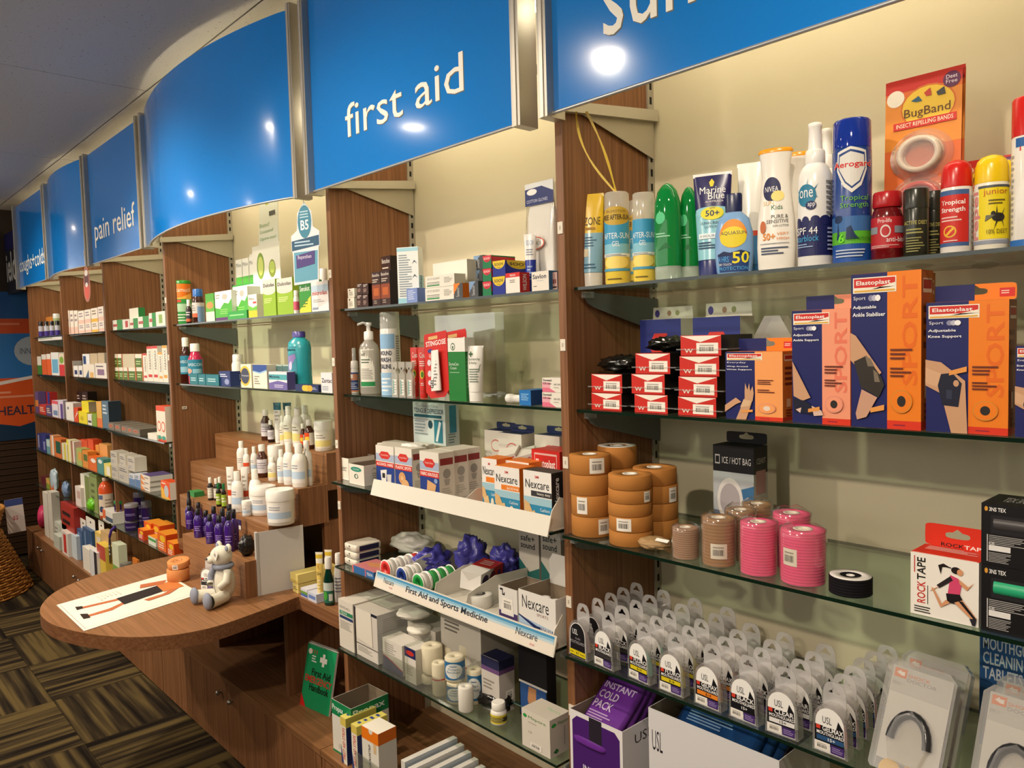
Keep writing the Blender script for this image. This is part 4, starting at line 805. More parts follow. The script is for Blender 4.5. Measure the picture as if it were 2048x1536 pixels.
cols6 = [('first', 1157, 'k', 'b8a0a0', 5, 'yellow and black label'), ('second', 1209, 'b4', '3a3638', 5, 'black label for ages four to seven'), ('third', 1275, 'f8', '7fb8a4', 5, 'yellow striped label'), ('fourth', 1341, 'f8', 'c8c070', 5, 'second yellow striped label'), ('fifth', 1415, 'g8', 'c8a080', 4, 'orange striped label'), ('sixth', 1485, 'b15', '2a2a30', 4, 'all black label'), ('seventh', 1566, 'c15', 'd8e4dc', 4, 'white striped label'), ('eighth', 1659, 'g15', 'c89088', 6, 'blue striped label')]
for who, px, ck, tint, nrow, des in cols6:
    y0 = SY[4]+.008; X = xat(px, 1400, y0, SZ[4])
    for k in range(nrow):
        mouthguard('front mouthguard pack of the %s row, %s' % (who, des) if k == 0 else 'clear mouthguard pack, %s pack deep in the %s row from the left' % (ORD[k], who), X+random.uniform(-.003, .003)-(.0 if k == 0 else .002), y0+k*(.045 if nrow < 6 else .04), SZ[4]+.0006, ck, tint, random.uniform(-.12, .12), 'mouthguard packs in rows')
def shock(lab, X, Y, z, rz, lean, tone):
    e = tag(empty('mouthguard_clamshell', (X, Y, z), rz), lab, 'mouthguard', 'flat mouthguard clamshells'); w_, h = .1, .16
    M = Matrix.Rotation(-lean, 4, 'X')
    sh = G().prism([(.004, 0), (w_-.004, 0), (w_, .005), (w_, h-.012), (w_-.012, h), (.012, h), (0, h-.012), (0, .005)], 0, .014, CLEAR('efedea', .2, 2.2, 'eceae6', .1), 'xz', M=M).obj('clear_shell', e)
    c = G().box(.007, w_-.007, .006, .0075, .006, h-.01, CARD('d6d2cc'), M=M).obj('insert_card', e)
    p = G(); art_on(p, lambda u, v, o: M@Vector((u*w_, .006-o, v*h)), [('r', .08, .7, .92, .94, 'c2bfba'), ('r', .1, .84, .28, .92, 'e0742a'), ('p', [(.13, .88), (.19, .91), (.19, .895), (.25, .895), (.25, .86), (.2, .86), (.19, .865)], 'f4ece4'), ('t', 'SHOCK', .3, .86, .62, .89, 'e0742a'), ('t', 'DOCTOR', .3, .82, .72, .85, '8a8682'), ('t', 'PRO', .1, .77, .22, .8, 'a8a4a0'), ('r', .08, .03, .92, .1, '8a8884'), ('e', .3, .02, .16, .1, 'e8b82a'), ('e', .6, .02, .16, .1, 'e8b82a')]); p.obj('printed_artwork', c)
    pts = [(w_*.5+math.cos(a)*.026, .0, h*.3+math.sin(a)*.04) for a in [math.pi*k/12 for k in range(13)]]
    G().tube([M@Vector(q) for q in pts], .0065, P('2a2a2e', .2, 0, .6), 8).obj('mouthguard', e)
    G().prism([(w_*.3, h*.12), (w_*.7, h*.12), (w_*.78, h*.3), (w_*.7, h*.5), (w_*.5, h*.58), (w_*.3, h*.5), (w_*.22, h*.3)], -.008, -.001, CLEAR('f6f4f0', .1, 2.2, 'ffffff', .05), 'xz', M=M).obj('blister', e)
    g = G()
    for k in range(5): g.prism([(w_*(.3+k*.1)-.008, .0), (w_*(.3+k*.1)+.008, .0), (w_*(.3+k*.1), .02)], -.0015, -.0008, CARD('e8b82a'), 'xz', M=M)
    return e
z4 = SZ[4]+.007
def sx(px, d): return xat(px, 1450, SY[4]+d, SZ[4])
shock('grey clamshell with black gumshield leaning back, front left of the flat packs', sx(1733, .01), SY[4]+.012, z4, -.1, .42, 0)
shock('grey clamshell half hidden behind the front left flat pack', sx(1765, .06), SY[4]+.06, z4, -.1, .42, 1)
shock('grey clamshell with black gumshield at the right edge', sx(1930, .01), SY[4]+.012, z4, -.06, .42, 2)
shock('grey clamshell behind the flat pack at the right edge', sx(1960, .06), SY[4]+.06, z4, -.06, .42, 3)
carton('tablet_box', 'blue mouthguard cleaning tablet box behind the flat packs', slot(4, .20, 1958, 2100, 1262), .04, '2a5a92', [('T', 'MOUTHGUARD', .05, .8, .95, .9, 'cfd8e0'), ('T', 'CLEANING', .05, .68, .72, .78, 'cfd8e0'), ('T', 'TABLETS', .05, .56, .62, .66, 'cfd8e0'), ('p', [(.3, .5), (.8, .5), (.72, .02), (.36, .02)], '7fb0d4'), ('e', .42, .36, .06, .06, 'd04a3c'), ('e', .6, .2, .16, .1, '8a98a8')], side='244e80', top='cdd6e0')
# ---- fifth shelf of the nearest bay
s = slot(5, .01, 1142, 1247, 1442); o = carton('cold_pack_box', 'white and purple display box of instant cold packs', s, .19, 'eae6e6', [('p', [(.05, 0), (.95, 0), (.95, .84), (.86, .93), (.14, .93), (.05, .84)], '4a2070'), ('r', .38, .55, .62, 1, '2a2430'), ('T', 'INSTANT', .25, .1, .75, .2, 'e0d8e8')], [('t', 'USL', .2, .7, .5, .85, '24222a')], side='d8d4d8', open_top=True); w_, h = s[2], s[3]
for k in range(3):
    M = Matrix.Translation((w_*.06+.002*k, .02+k*.036, h*.6))@Matrix.Rotation(-.95+.08*k, 4, 'X')
    e = tag(empty('cold_pack', (s[0], s[1], s[4])), ('front', 'middle', 'rear')[k]+' purple instant cold pack lying in the display box', 'cold pack', 'purple cold packs')
    pk = G().loft([(-.002, .045, .07, 6), (.004, .05, .085, 6), (.012, .05, .085, 6), (.016, .044, .07, 6)], P('6a2f92', .25, 0, .6), 24, M=M@Matrix.Translation((.046, 0, .06))@Matrix.Rotation(math.pi/2, 4, 'X')).obj('pouch', e)
    p = G(); art_on(p, lambda u, v, q: M@Vector((u*.092, -.017-q, v*.15-.015)), [('T', 'INSTANT', .06, .78, .94, .88, 'cdb8dc'), ('T', 'COLD', .06, .62, .6, .74, 'cdb8dc'), ('T', 'PACK', .06, .46, .6, .58, 'cdb8dc'), ('l', .06, .3, .8, .42, 3, 'b498c8')]); p.obj('printed_artwork', pk)
s = slot(5, .02, 1300, 1560, 1470); o = carton('gel_pack_box', 'long white box holding blue gel packs', s, .18, 'dcdadc', [('t', 'USL', .03, .6, .12, .8, '24222a')], side='cfccd0', open_top=True)
for k in range(3):
    M = Matrix.Translation((s[2]*.06+k*.012, .02+k*.034, s[3]*.6))@Matrix.Rotation(-1.0, 4, 'X')
    e = tag(empty('gel_pack', (s[0], s[1], s[4])), ('front', 'middle', 'rear')[k]+' dark blue gel pack in clear film in the long white box', 'gel pack', 'blue gel packs')
    pk = G().loft([(-.002, .075, .06, 6), (.005, .085, .07, 6), (.014, .085, .07, 6), (.018, .075, .06, 6)], P('1f4a86', .12, 0, .7, .6), 24, M=M@Matrix.Translation((.09, 0, .06))@Matrix.Rotation(math.pi/2, 4, 'X')).obj('pouch', e)
    p = G(); art_on(p, lambda u, v, q: M@Vector((.01+u*.16, -.0195-q, v*.12)), [('l', .1, .5, .8, .75, 5, '8fb0d8'), ('l', .1, .2, .6, .4, 4, '7fa0c8')]); p.obj('printed_artwork', pk)
# ================================================================== FIRST AID BAY
def stackbox(name, labs, sh, d, xl, xr, tops, depth, col, art, R=(), group=None, side=None, top=None, dx=(0, 0, 0, 0)):
    z = SZ[sh]
    for k, (yt, lab) in enumerate(zip(tops, labs)):
        s = slot(sh, d, xl+dx[k], xr+dx[k], yt, z=z); hh = s[3]-.0007
        carton(name, lab, (s[0], s[1], s[2], hh, z+.0006), depth, col, art, R, side=side, top=top, group=group); z += hh+.0007
    return z
# ---- top shelf
stackbox('small_box', ['small white carton at the bottom left of the first aid top shelf', 'small white carton stacked on another at the far left'], 1, .02, 696, 709, (595, 577), .022, 'e6dfd0', [('e', .3, .8, .1, .08, '2a2622'), ('l', .2, .2, .8, .65, 4, '8a8478')], group='small white cartons')
BR = [('r', 0, 0, 1, 1, '37190f'), ('l', .15, .7, .85, .95, 2, 'd8ccc0'), ('l', .15, .2, .7, .55, 3, 'b09080')]
for j, (xl, xr, nn) in enumerate(((714, 725, 'left'), (725.5, 737, 'right'))):
    stackbox('antiseptic_box', ['lower small dark brown antiseptic carton, %s one' % nn, 'upper small dark brown antiseptic carton, %s one' % nn], 1, .012, xl, xr, (589, 567), .04, '37190f', BR, group='small brown antiseptic cartons', side='24110a')
BT = [('r', 0, 0, 1, 1, '34160c'), ('r', 0, .2, 1, .62, '8a3c14'), ('r', .2, .3, .8, .52, 'b85a1c'), ('t', 'Betadine', .08, .86, .92, .95, 'e8dcd0'), ('l', .1, .68, .8, .8, 2, 'd0c0b0'), ('l', .2, .06, .6, .18, 2, 'a89484')]
carton('antiseptic_box', 'tall brown antiseptic carton with orange glow, left of a pair', slot(1, .012, 745.5, 762, 544), .04, '34160c', BT, side='20100a')
carton('antiseptic_box', 'tall brown antiseptic carton with orange glow, right of a pair', slot(1, .012, 763, 781, 541), .04, '34160c', BT, side='20100a')
carton('antiseptic_box', 'tallest brown antiseptic carton behind the pair', slot(1, .075, 766, 784, 512), .04, '34160c', BT, side='20100a')
carton('skin_cream_box', 'tall slim white and pale blue cream carton', slot(1, .02, 797, 824, 493), .03, 'e8ecea', [('r', .0, .0, 1, .1, '9fd0e0'), ('r', .0, .93, 1, .99, '9fd0e0'), ('l', .08, .12, .7, .88, 18, '8a98a0'), ('p', [(.7, .7), (.82, .77), (.95, .7), (.82, .74)], '3a4a58'), ('p', [(.7, .45), (.82, .52), (.95, .45), (.82, .49)], '3a4a58')], [('r', 0, 0, 1, .5, 'a8d4e0'), ('Tv', 'Bepanthen', .2, .05, .8, .5, '27476a')], side='eef0ec', rz=.5)
carton('pale_blue_box', 'small periwinkle blue carton beside the tall cream carton', slot(1, .012, 814, 835, 577), .05, '7d93cc', [('l', .12, .2, .88, .9, 5, 'c8d2ee')], side='6f86c4')
CR_ = [('t', 'CRYSTADERM', .06, .66, .5, .84, '8a867c'), ('r', .06, .4, .5, .45, '6a665c'), ('r', .06, .28, .5, .33, '9a968c'), ('r', .06, .12, .5, .22, '1f8a48'), ('l', .66, .3, .95, .8, 4, 'a8a498')]
stackbox('cream_tube_box', ['lower long white cream carton with green stripe', 'upper long white cream carton with green stripe'], 1, .012, 851, 909, (574, 550), .035, 'e9e4d8', CR_, side='d8d2c4')
carton('cream_tube_box', 'long white carton with tick marks behind the green striped pair', slot(1, .065, 868, 936, 523), .035, 'e9e4d8', [('l', .08, .08, .9, .28, 3, '9a968c'), ('t', 'v   v   v', .1, .5, .9, .6, '8a867c')], side='d8d2c4')
TOO = lambda c: [('r', 0, 0, 1, 1, '4a4c50'), ('p', [(0, 1), (.7, 1), (.62, .86), (.55, .9), (.45, .7), (.36, .74), (.26, .5), (.18, .54), (.06, .3), (0, .34)], c), ('tv', 'Savacol', .3, .1, .62, .7, 'c8c8c8')]
carton('dental_gel_box', 'small grey carton with an orange zigzag', slot(1, .01, 908, 926, 567), .05, '4a4c50', TOO('e8822a'), side='d86f1c')
carton('dental_gel_box', 'small grey carton with a blue zigzag, bottom of its stack', slot(1, .012, 939, 957, 563), .05, '4a4c50', TOO('7f9cc0'), side='4a4c50')
ss = slot(1, .012, 952, 966, 540); ssz = ss[4]+.0005
SOOV = lambda c, top_: [('r', 0, 0, 1, 1, c), ('e', .5, .95, .5, .48, top_), ('T', 'SOOV', .14, .68, .86, .86, '1a2434' if top_ == 'e0c02a' else 'f0d8d0'), ('t', '50g', .38, .52, .62, .6, '1a2434')]
zz = stackbox('bite_cream_box', ['green and red cream carton, bottom of three stacked', 'green and red cream carton, middle of three stacked', 'green and red cream carton, top of three stacked'], 1, .014, 966, 983, (563, 537, 511), .075, '15794a', SOOV('15794a', 'd03244'), [('r', 0, .3, 1, .9, 'c83242')], side='15794a', group='green and red cream cartons', top='c83242')
stackbox('bite_cream_box', ['navy and yellow cream carton, lower of two', 'navy and yellow cream carton, upper of two'], 1, .008, 986, 1011, (553, 521), .085, '1c2c8c', SOOV('1c2c8c', 'e0c02a'), [('r', 0, 0, 1, 1, '1c2c8c'), ('e', .5, .95, .45, .5, 'd8b820'), ('T', 'SOOV', .15, .66, .85, .86, '1a2434')], side='1c2c8c', group='navy and yellow cream cartons', top='d8b820')
zz1 = stackbox('dental_gel_box', ['small grey carton with a blue zigzag, upper of a leaning pair', 'small grey carton with a blue zigzag, highest on the shelf'], 1, .095, 948, 966, (540, 511), .04, '4a4c50', TOO('7f9cc0'), side='4a4c50')
carton('antiseptic_cream_box', 'small white and red cream carton in front of the navy ones', slot(1, -.012+.014, 1012, 1040, 546), .03, 'ece6dc', [('r', 0, .78, 1, 1, 'cf2a22'), ('T', 'WILSON', .3, .83, .7, .93, 'f0e0d8'), ('l', .3, .5, .8, .68, 2, '8a847a')], [('r', 0, 0, 1, 1, 'cf2a22'), ('Tv', 'WILSON', .3, .1, .7, .9, 'f0e0d8')], side='cf2a22', top='ece6dc')
squeeze_tube('cream_tube', 'white and navy cream tube standing upright before the glove pack', cslot(1, .035, 1050, 1076, 468), '1f3a9a', [(0, .5, '22389a'), (.5, 1, 'ebe8e2')], [('t', 'SOOV', .2, .78, .8, .88, '8aa0c8'), ('l', .2, .58, .8, .72, 3, '8a90a0'), ('l', .3, .1, .7, .4, 5, '9ab0d8')], caph=.12)
carton('antiseptic_cream_box', 'small white carton lettered Savlon at the right of the shelf', slot(1, .008, 1064, 1098, 543), .04, 'e6dfd2', [('T', 'Savlon', .06, .62, .86, .86, '1a2a44'), ('t', 'Antiseptic', .3, .48, .7, .55, '8aa0b8'), ('l', .1, .2, .4, .3, 1, '8a847a')], side='3a6a94')
carton('cream_box', 'pinkish carton squeezed between white carton and upright', slot(1, .02, 1103, 1115, 545), .05, 'b8948c', [('r', .1, .1, .9, .2, '3a2a2a'), ('r', .3, .35, .5, .6, '6a2a28'), ('r', .6, .35, .8, .6, '6a2a28')], side='2a4a66')
s = slot(1, .07, 1052, 1108, 362); e = tag(empty('cotton_gloves_pack', (s[0], s[1], s[4])), 'hanging clear pack of white cotton gloves with navy header', 'gloves pack')
w_, h = s[2], s[3]
b = G().loft([(0, w_*.42, .006, 5), (h*.3, w_*.48, .012, 5), (h*.7, w_*.46, .010, 5), (h*.84, w_*.4, .004, 5)], P('f0eeea', .8), 24, M=Matrix.Translation((w_/2, .015, 0))).obj('folded_gloves', e)
G().loft([(-.0, w_*.49, .014, 8), (h*.5, w_*.5, .016, 8), (h*.98, w_*.5, .003, 8)], CLEAR('f4f3f0', .06, 2.4, 'ffffff', .08), 24, ct=False, cb=False, M=Matrix.Translation((w_/2, .015, .0005))).obj('clear_bag', e)
hd = G().box(0, w_, .005, .0062, h*.8, h, CARD('cfd2d4')).obj('header_card', e)
p = G(); art_on(p, lambda u, v, o: (u*w_, .005-o, h*.8+v*h*.2), [('p', [(0, 0), (1, .0), (1, .5), (.6, .8), (0, .75)], '232f66'), ('e', .25, .6, .18, .14, 'e6dedc'), ('t', 'COTTON GLOVES', .06, .12, .8, .26, 'c8cce0')]); p.obj('printed_artwork', hd)
p = G(); art_on(p, lambda u, v, o: (u*w_, -.0035-o, h*.35+v*h*.2), [('e', .4, .5, .34, .3, 'd86a5a'), ('e', .4, .5, .31, .25, 'f0eeea'), ('t', 'SURGIPACK', .16, .42, .64, .58, '3a3a3a')]); p.obj('bag_print', b)
# ---- second shelf
vessel('foam_pump', 'small pump bottle with blue label and orange foot', cslot(2, .03, 700, 719, 696), [('body', PLAS('e6e4e0'), [(0, .95), (.02, 1), (.5, 1), (.54, .9)]), ('collar', PLAS('efece6'), [(.54, .95), (.56, 1), (.7, .95), (.72, .7)]), ('pump', CLEAR('f0eeea', .55, 1, 'f0eeea', .1), [(.72, .62), (.98, .6), (1, .4)])], (2.4, .03, .46, 0, [('r', 0, 0, 1, 1, '3a4f86'), ('r', 0, .0, 1, .08, 'd88a5a'), ('r', .1, .6, .9, .92, 'c8886a'), ('r', .2, .7, .45, .9, 'e8e4dc'), ('l', .1, .15, .9, .5, 4, 'c0c8dc')]))
s = cslot(2, .02, 720, 764, 678); hh = onY((742, 643), s[1])[2]-s[4]
e = vessel('hand_sanitiser', 'large clear hand sanitiser bottle with white pump', (s[0], s[1], s[2], hh, s[4]), [('body', CLEAR('d8d4ca', .5, 1.0, 'cfcbc0', .2), [(0, .93), (.02, 1), (.6, 1), (.68, .85), (.73, .5), (.75, .42)]), ('collar', PLAS('efede8'), [(.75, .45), (.76, .47), (.86, .45), (.87, .3)]), ('stem', PLAS('efede8'), [(.87, .2), (.94, .2), (.95, .34), (.975, .34), (.99, .28)])], (1.5, .1, .62, 0, [('r', 0, 0, 1, 1, 'e8e4d8'), ('t', 'health', .08, .82, .4, .92, '2a2a2a'), ('l', .08, .62, .9, .76, 2, '5a6a5a'), ('l', .08, .2, .9, .5, 7, '9a968c'), ('r', .0, .02, 1, .14, '2a8a4e')]), ry=.7)
G().tube([(0, 0, hh*.965), (-.012, -.012, hh*.985), (-.024, -.022, hh*.96)], .0035, PLAS('efede8'), 8).obj('spout', e)
aerosol('wound_wash', 'white and sky blue wound wash can with clear cap', cslot(2, .03, 764, 805, 624), 'ece9e4', 'efece6', [('r', .0, .7, .72, .92, '8fb8dc'), ('r', .76, .3, .98, .9, 'dedad4'), ('l', .78, .32, .96, .9, 16, '8a8880'), ('T', 'WOUND', .06, .6, .6, .67, '3a4458'), ('T', 'WASH', .06, .5, .55, .57, '3a4458'), ('T', 'SALINE', .06, .4, .6, .47, '3a4458'), ('r', 0, .0, .72, .34, '9cc4e4'), ('l', .1, .05, .6, .28, 4, 'e8f0f6')], dome=False, capv=.2, capmat=CLEAR('f2f0ea', .35, 1.4, 'f2f0ea', .1))
for k, (xl, xr) in enumerate(((784, 796), (799, 811), (814, 826))):
    s = slot(2, .012, xl, xr, 724); e = tag(empty('saline_ampoule', (s[0], s[1], s[4])), 'clear saline ampoule, %s of three in a row' % ('left', 'middle', 'right')[k], 'ampoule', 'clear saline ampoules'); w_, h = s[2], s[3]
    G().prism([(0, 0), (w_, 0), (w_, h*.62), (w_*.7, h*.75), (w_*.85, h*.8), (w_, h*.84), (w_, h), (0, h), (0, h*.84), (w_*.15, h*.8), (w_*.3, h*.75), (0, h*.62)], 0, .008, CLEAR('ecebe4', .38, 1.6, 'e8e6de', .15), 'xz').obj('ampoule', e)
    p = G(); art_on(p, face(w_, 1, h), [('r', .2, .06, .8, .5, 'e9e6de'), ('r', .25, .08, .42, .48, '5a9a94'), ('l', .48, .1, .76, .46, 5, 'a09c92'), ('r', .4, .78, .6, .84, '2a2a2a')]); p.obj('printed_label', e)
for k, (xl, xr, d) in enumerate(((823, 842, .03), (838, 859, .014))):
    squeeze_tube('honey_cream_tube', 'bright red cream tube standing on its cap, %s one' % ('left' if k == 0 else 'right'), cslot(2, d, xl, xr, 695), 'c8241c', [(0, 1, 'd02a1e')], [('t', 'Cosa', .25, .76, .8, .88, 'f2e8e0'), ('l', .2, .56, .8, .7, 3, 'f0d0c8'), ('e', .45, .38, .22, .1, 'd8b82a'), ('e', .48, .38, .14, .07, '4a7a1e'), ('l', .3, .12, .7, .2, 2, 'f0d0c8')], caph=.14, group='bright red cream tubes')
def sting(lab, s):
    X, Y, w_, h, z = s; e = tag(empty('sting_gel_card', (X, Y, z)), lab, 'blister card', 'red sting gel cards'); M = Matrix.Rotation(-.06, 4, 'X')@Matrix.Rotation(-.1, 4, 'Y')
    c = G().prism([(w_*.2, 0), (w_*.8, 0), (w_, h*.1), (w_, h*.96), (w_*.96, h), (w_*.04, h), (0, h*.96), (0, h*.1)], 0, .0012, CARD('c9241c'), 'xz', M=M).obj('backing_card', e)
    p = G(); art_on(p, lambda u, v, o: M@Vector((u*w_, -o, v*h)), [('r', .2, .9, .6, .95, 'd8b070'), ('T', 'STINGOSE', .08, .8, .95, .88, 'f2ece6'), ('e', .25, .73, .1, .03, '2a3a8a'), ('l', .2, .62, .55, .68, 3, 'f0c8c0'), ('e', .2, .55, .08, .05, 'd8d0d8'), ('e', .2, .38, .08, .05, 'd8d0d8'), ('e', .2, .24, .08, .04, 'd8d0d8')]); p.obj('printed_artwork', c)
    t = G().loft([(0, w_*.2, .008), (h*.1, w_*.2, .008), (h*.62, w_*.16, .002)], PLAS('ece8e2'), 16, M=M@Matrix.Translation((w_*.58, -.009, h*.1))).obj('gel_tube', e)
    p = G(); art_on(p, lambda u, v, o: M@Vector((w_*(.42+.32*u), -.0185+.008*v-o, h*(.12+.56*v))), [('Tv', 'GEL', .1, .04, .5, .3, '1a1a1a'), ('l', .5, .1, .9, .9, 9, '8a8a8a')]); p.obj('printed_label', t)
sting('red hanging card with a white gel tube, front of two', slot(2, .015, 853, 899, 668))
sting('red hanging card half hidden behind the green carton', slot(2, .06, 893, 938, 664))
carton('skin_cream_box', 'tall green and white cream carton with a leaf drop', slot(2, .014, 899, 933, 676), .03, '1f7a32', [('r', 0, .78, 1, 1, 'ece9e2'), ('e', .3, .86, .13, .06, '1f5a2a'), ('e', .3, .86, .1, .045, 'ece9e2'), ('e', .3, .85, .04, .025, '1f5a2a'), ('t', 'DermaCare', .05, .56, .62, .61, 'd8ecd8'), ('t', 'Cream', .12, .5, .5, .545, 'd8ecd8'), ('l', .1, .44, .7, .46, 1, 'a8d0a8')], [('r', 0, .78, 1, 1, 'ece9e2'), ('l', .1, .2, .7, .72, 8, '4a9a5a')], side='1a6e2c', top='ece9e2')
squeeze_tube('itch_cream_tube', 'white cream tube with a dark green cross', cslot(2, .012, 934, 972, 692), 'f0ede6', [(0, 1, 'efece4')], [('r', .2, .8, .42, .84, '2a5a2e'), ('r', .28, .76, .34, .88, '2a5a2e'), ('t', 'Scratchy', .2, .67, .8, .74, '3a5a3e'), ('t', '& Itchy', .2, .59, .62, .66, '3a5a3e'), ('l', .2, .2, .75, .52, 6, '7a8a7a'), ('p', [(.7, .45), (.8, .6), (.85, .6), (.76, .45)], '7a8a7a')], caph=.17)
s = slot(2, .1, 862, 982, 628, z=SZ[2])
e = tag(empty('acrylic_holder', (s[0], s[1]+.02, s[4])), 'clear acrylic leaflet holder with a yellow and green card behind the tubes', 'holder')
G().box(0, s[2], 0, .0015, 0, s[3], CLEAR('eef0ea', .06, 2.0, 'ffffff', .05)).box(0, s[2], .03, .0315, 0, s[3], CLEAR('eef0ea', .06, 2.0, 'ffffff', .05)).obj('acrylic_panel', e)
w_, h = s[2], s[3]; c = G().prism([(w_*.08, 0), (w_*.42, 0), (w_*.42, h*.62), (w_*.36, h*.7), (w_*.26, h*.76), (w_*.14, h*.72), (w_*.08, h*.6)], .012, .013, CARD('2a7a3a'), 'xz').obj('card', e)
G().prism([(w_*.1, 0), (w_*.38, 0), (w_*.38, h*.58), (w_*.32, h*.66), (w_*.24, h*.72), (w_*.15, h*.68), (w_*.1, h*.58)], .011, .0118, CARD('e0b82a'), 'xz').obj('card_face', c)
s = slot(2, .03, 1010, 1036, 789); o = tag(G().loft([(0, s[3]/2, s[3]/2), (s[2]*.35, s[3]/2, s[3]/2), (s[2]*.36, s[3]*.42, s[3]*.42), (s[2], s[3]*.42, s[3]*.15)], PLAS('efece4'), 20, M=Matrix.Translation((0, s[3]/2, s[3]/2))@Matrix.Rotation(math.pi/2, 4, 'Y')).obj('lying_tube', None, (s[0], s[1], s[4])), 'small white tube lying on its side', 'tube')
carton('itch_cream_box', 'bright blue cream carton beside the lying tube', slot(2, .012, 1039, 1062, 781), .06, '1f72ba', [('l', .15, .3, .85, .8, 4, '8fc0e8')], side='14386e')
DK = [('r', 0, 0, 1, 1, 'e6e0d4'), ('p', [(0, 0), (.72, 0), (.0, .62)], 'e0708a'), ('r', .0, .3, .42, .7, 'e9a8b4'), ('T', 'Dermaid', .05, .76, .5, .92, '3a2a2a'), ('T', '0.5% cream', .05, .54, .48, .68, '5a1a2a'), ('t', 'anti itch', .62, .5, .95, .66, '6a665e'), ('l', .62, .3, .9, .38, 1, 'a09a90')]
z = stackbox('itch_cream_box', ['pink and white itch cream carton, lower of two', 'pink and white itch cream carton, upper of two'], 2, .012, 1085, 1123, (785, 756), .035, 'e6e0d4', DK, group='pink and white cream cartons')
# ---- third shelf: white tray with plaster boxes
carton('wipes_box', 'white box with orange strip, far left of the third shelf', slot(3, .04, 674, 698, 916), .09, 'ebe4d6', [('r', .04, .05, .3, .95, 'e58a2a'), ('r', .04, .7, .3, .88, '6a1a16'), ('l', .4, .4, .9, .6, 3, '6a665e')], side='e0d8c8', open_top=True)
carton('swab_box', 'open white box with a green oval', slot(3, .02, 699, 729, 930), .09, 'e6dfd2', [('e', .48, .76, .36, .12, '2a8a74'), ('t', 'ULTRA', .28, .73, .68, .79, 'e8f0ea'), ('e', .48, .42, .13, .12, '3a6a54'), ('e', .5, .42, .07, .08, 'e6dfd2')], [('t', 'ALCO', .3, .74, .95, .86, '8a8a84'), ('l', .3, .2, .9, .62, 4, 'a8a49a')], side='dcd5c8', open_top=True)
def tray(sh, lab, xl, xr, yl, yr, hz, lean, col, art, rbox):
    """angled front strip, floor, end wall and dividers; all resting on the shelf"""
    X0 = xat(xl, 1000, SY[sh]-.012, SZ[sh]); X1 = BAY[5][1]-.006; e = tag(empty('display_tray', (X0, SY[sh], SZ[sh]+.0006)), lab, 'tray', 'white display trays'); w_ = X1-X0; d = YB-.03-SY[sh]
    W_ = PLAS('dcd6c8')
    G().box(0, w_, .006, d, 0, .002, W_).obj('tray_floor', e)
    X2 = xat(xr, 1000, SY[sh]-.012, SZ[sh])-X0
    M = Matrix.Translation((0, -.016, -.006))@Matrix.Rotation(-lean, 4, 'X')
    st = G().box(0, X2, -.0015, .0015, 0, hz, W_, M=M).obj('front_strip', e)
    if art: p = G(); art_on(p, lambda u, v, o: M@Vector((X2*(.008+.984*u), -.0015-o, hz*(.07+.86*v))), art); p.obj('printed_strip', st)
    G().prism([(0, .002), (.06, .002), (d, .002), (d, .05), (.09, .05), (.03, .068), (.006, hz), (-.012, -.0)], w_-.003, w_-.001, W_, 'yz').obj('end_wall', e)
    return e, X0, w_, d
e, TX, TW, TD = tray(3, 'cream white display tray with a blank slanted front strip', 744, 1098, 0, 0, .043, .3, 'd6ceb8', [], 0)
for q in (.55,): G().prism([(.02, .002), (TD*.9, .002), (TD*.9, .04), (.05, .046), (.02, .03)], TW*q, TW*q+.0015, PLAS('dcd6c8'), 'yz').obj('divider', e)
def plb(title, img): return [('r', 0, 0, 1, 1, 'e4ded2'), ('r', 0, 0, 1, .5, '26408a'), ('r', 0, .62, 1, .8, 'a8b4cc'), ('p', [(.18, .77), (.32, .86), (.68, .86), (.82, .77), (.68, .68), (.32, .68)], 'cf3228'), ('t', 'Surgical Basics', .28, .745, .72, .795, 'f0d8d0'), ('r', 0, .48, 1, .6, 'cf3228'), ('T', title, .05, .505, .95, .575, 'f4ece4')]+img
PR = [('r', .08, .74, .92, .88, '8a2a2a'), ('e', .5, .56, .25, .1, '9a9690'), ('p', [(.3, .45), (.7, .45), (.62, .32), (.38, .32)], 'a8a49c'), ('l', .15, .1, .85, .28, 4, 'b0aaa0')]
zt3 = SZ[3]+.0028
def tb(lab, xl, xr, yt, d, title, img, depth=.048, grp='navy and white plaster boxes'):
    s = slot(3, d, xl, xr, yt, z=zt3); return carton('plaster_box', lab, s, depth, 'e4ded2', plb(title, img), PR, side='d9d2c6', top='dcd4c6', group=grp)
IM1 = [('p', [(.25, .38), (.6, .42), (.55, .1), (.3, .06)], 'e4e2e0'), ('p', [(.6, .3), (.85, .32), (.82, .06), (.62, .05)], 'd0ccc8'), ('r', .35, .2, .5, .32, '2a2a2a')]
IM2 = [('e', .42, .3, .2, .14, 'cf9a62'), ('e', .6, .14, .22, .14, 'd8a874'), ('e', .42, .3, .07, .05, 'e0b88a')]
IM3 = [('p', [(.4, .42), (.85, .34), (.75, .12), (.35, .2)], 'd8a874'), ('p', [(.15, .2), (.6, .06), (.6, .0), (.15, .0)], 'e0b488'), ('e', .84, .42, .09, .05, '8aa0c8')]
tb('navy and white box of alcohol wipes at the front of the tray', 754, 790, 893, .055, 'ALCOHOL WIPES', IM1)
tb('navy and white box of plastic spots at the front of the tray', 792, 826, 897, .045, 'PLASTIC SPOTS', IM2)
tb('navy and white box of knuckle plasters, front of its column', 842, 880, 905, .022, 'FABRIC KNUCKLES', IM3)
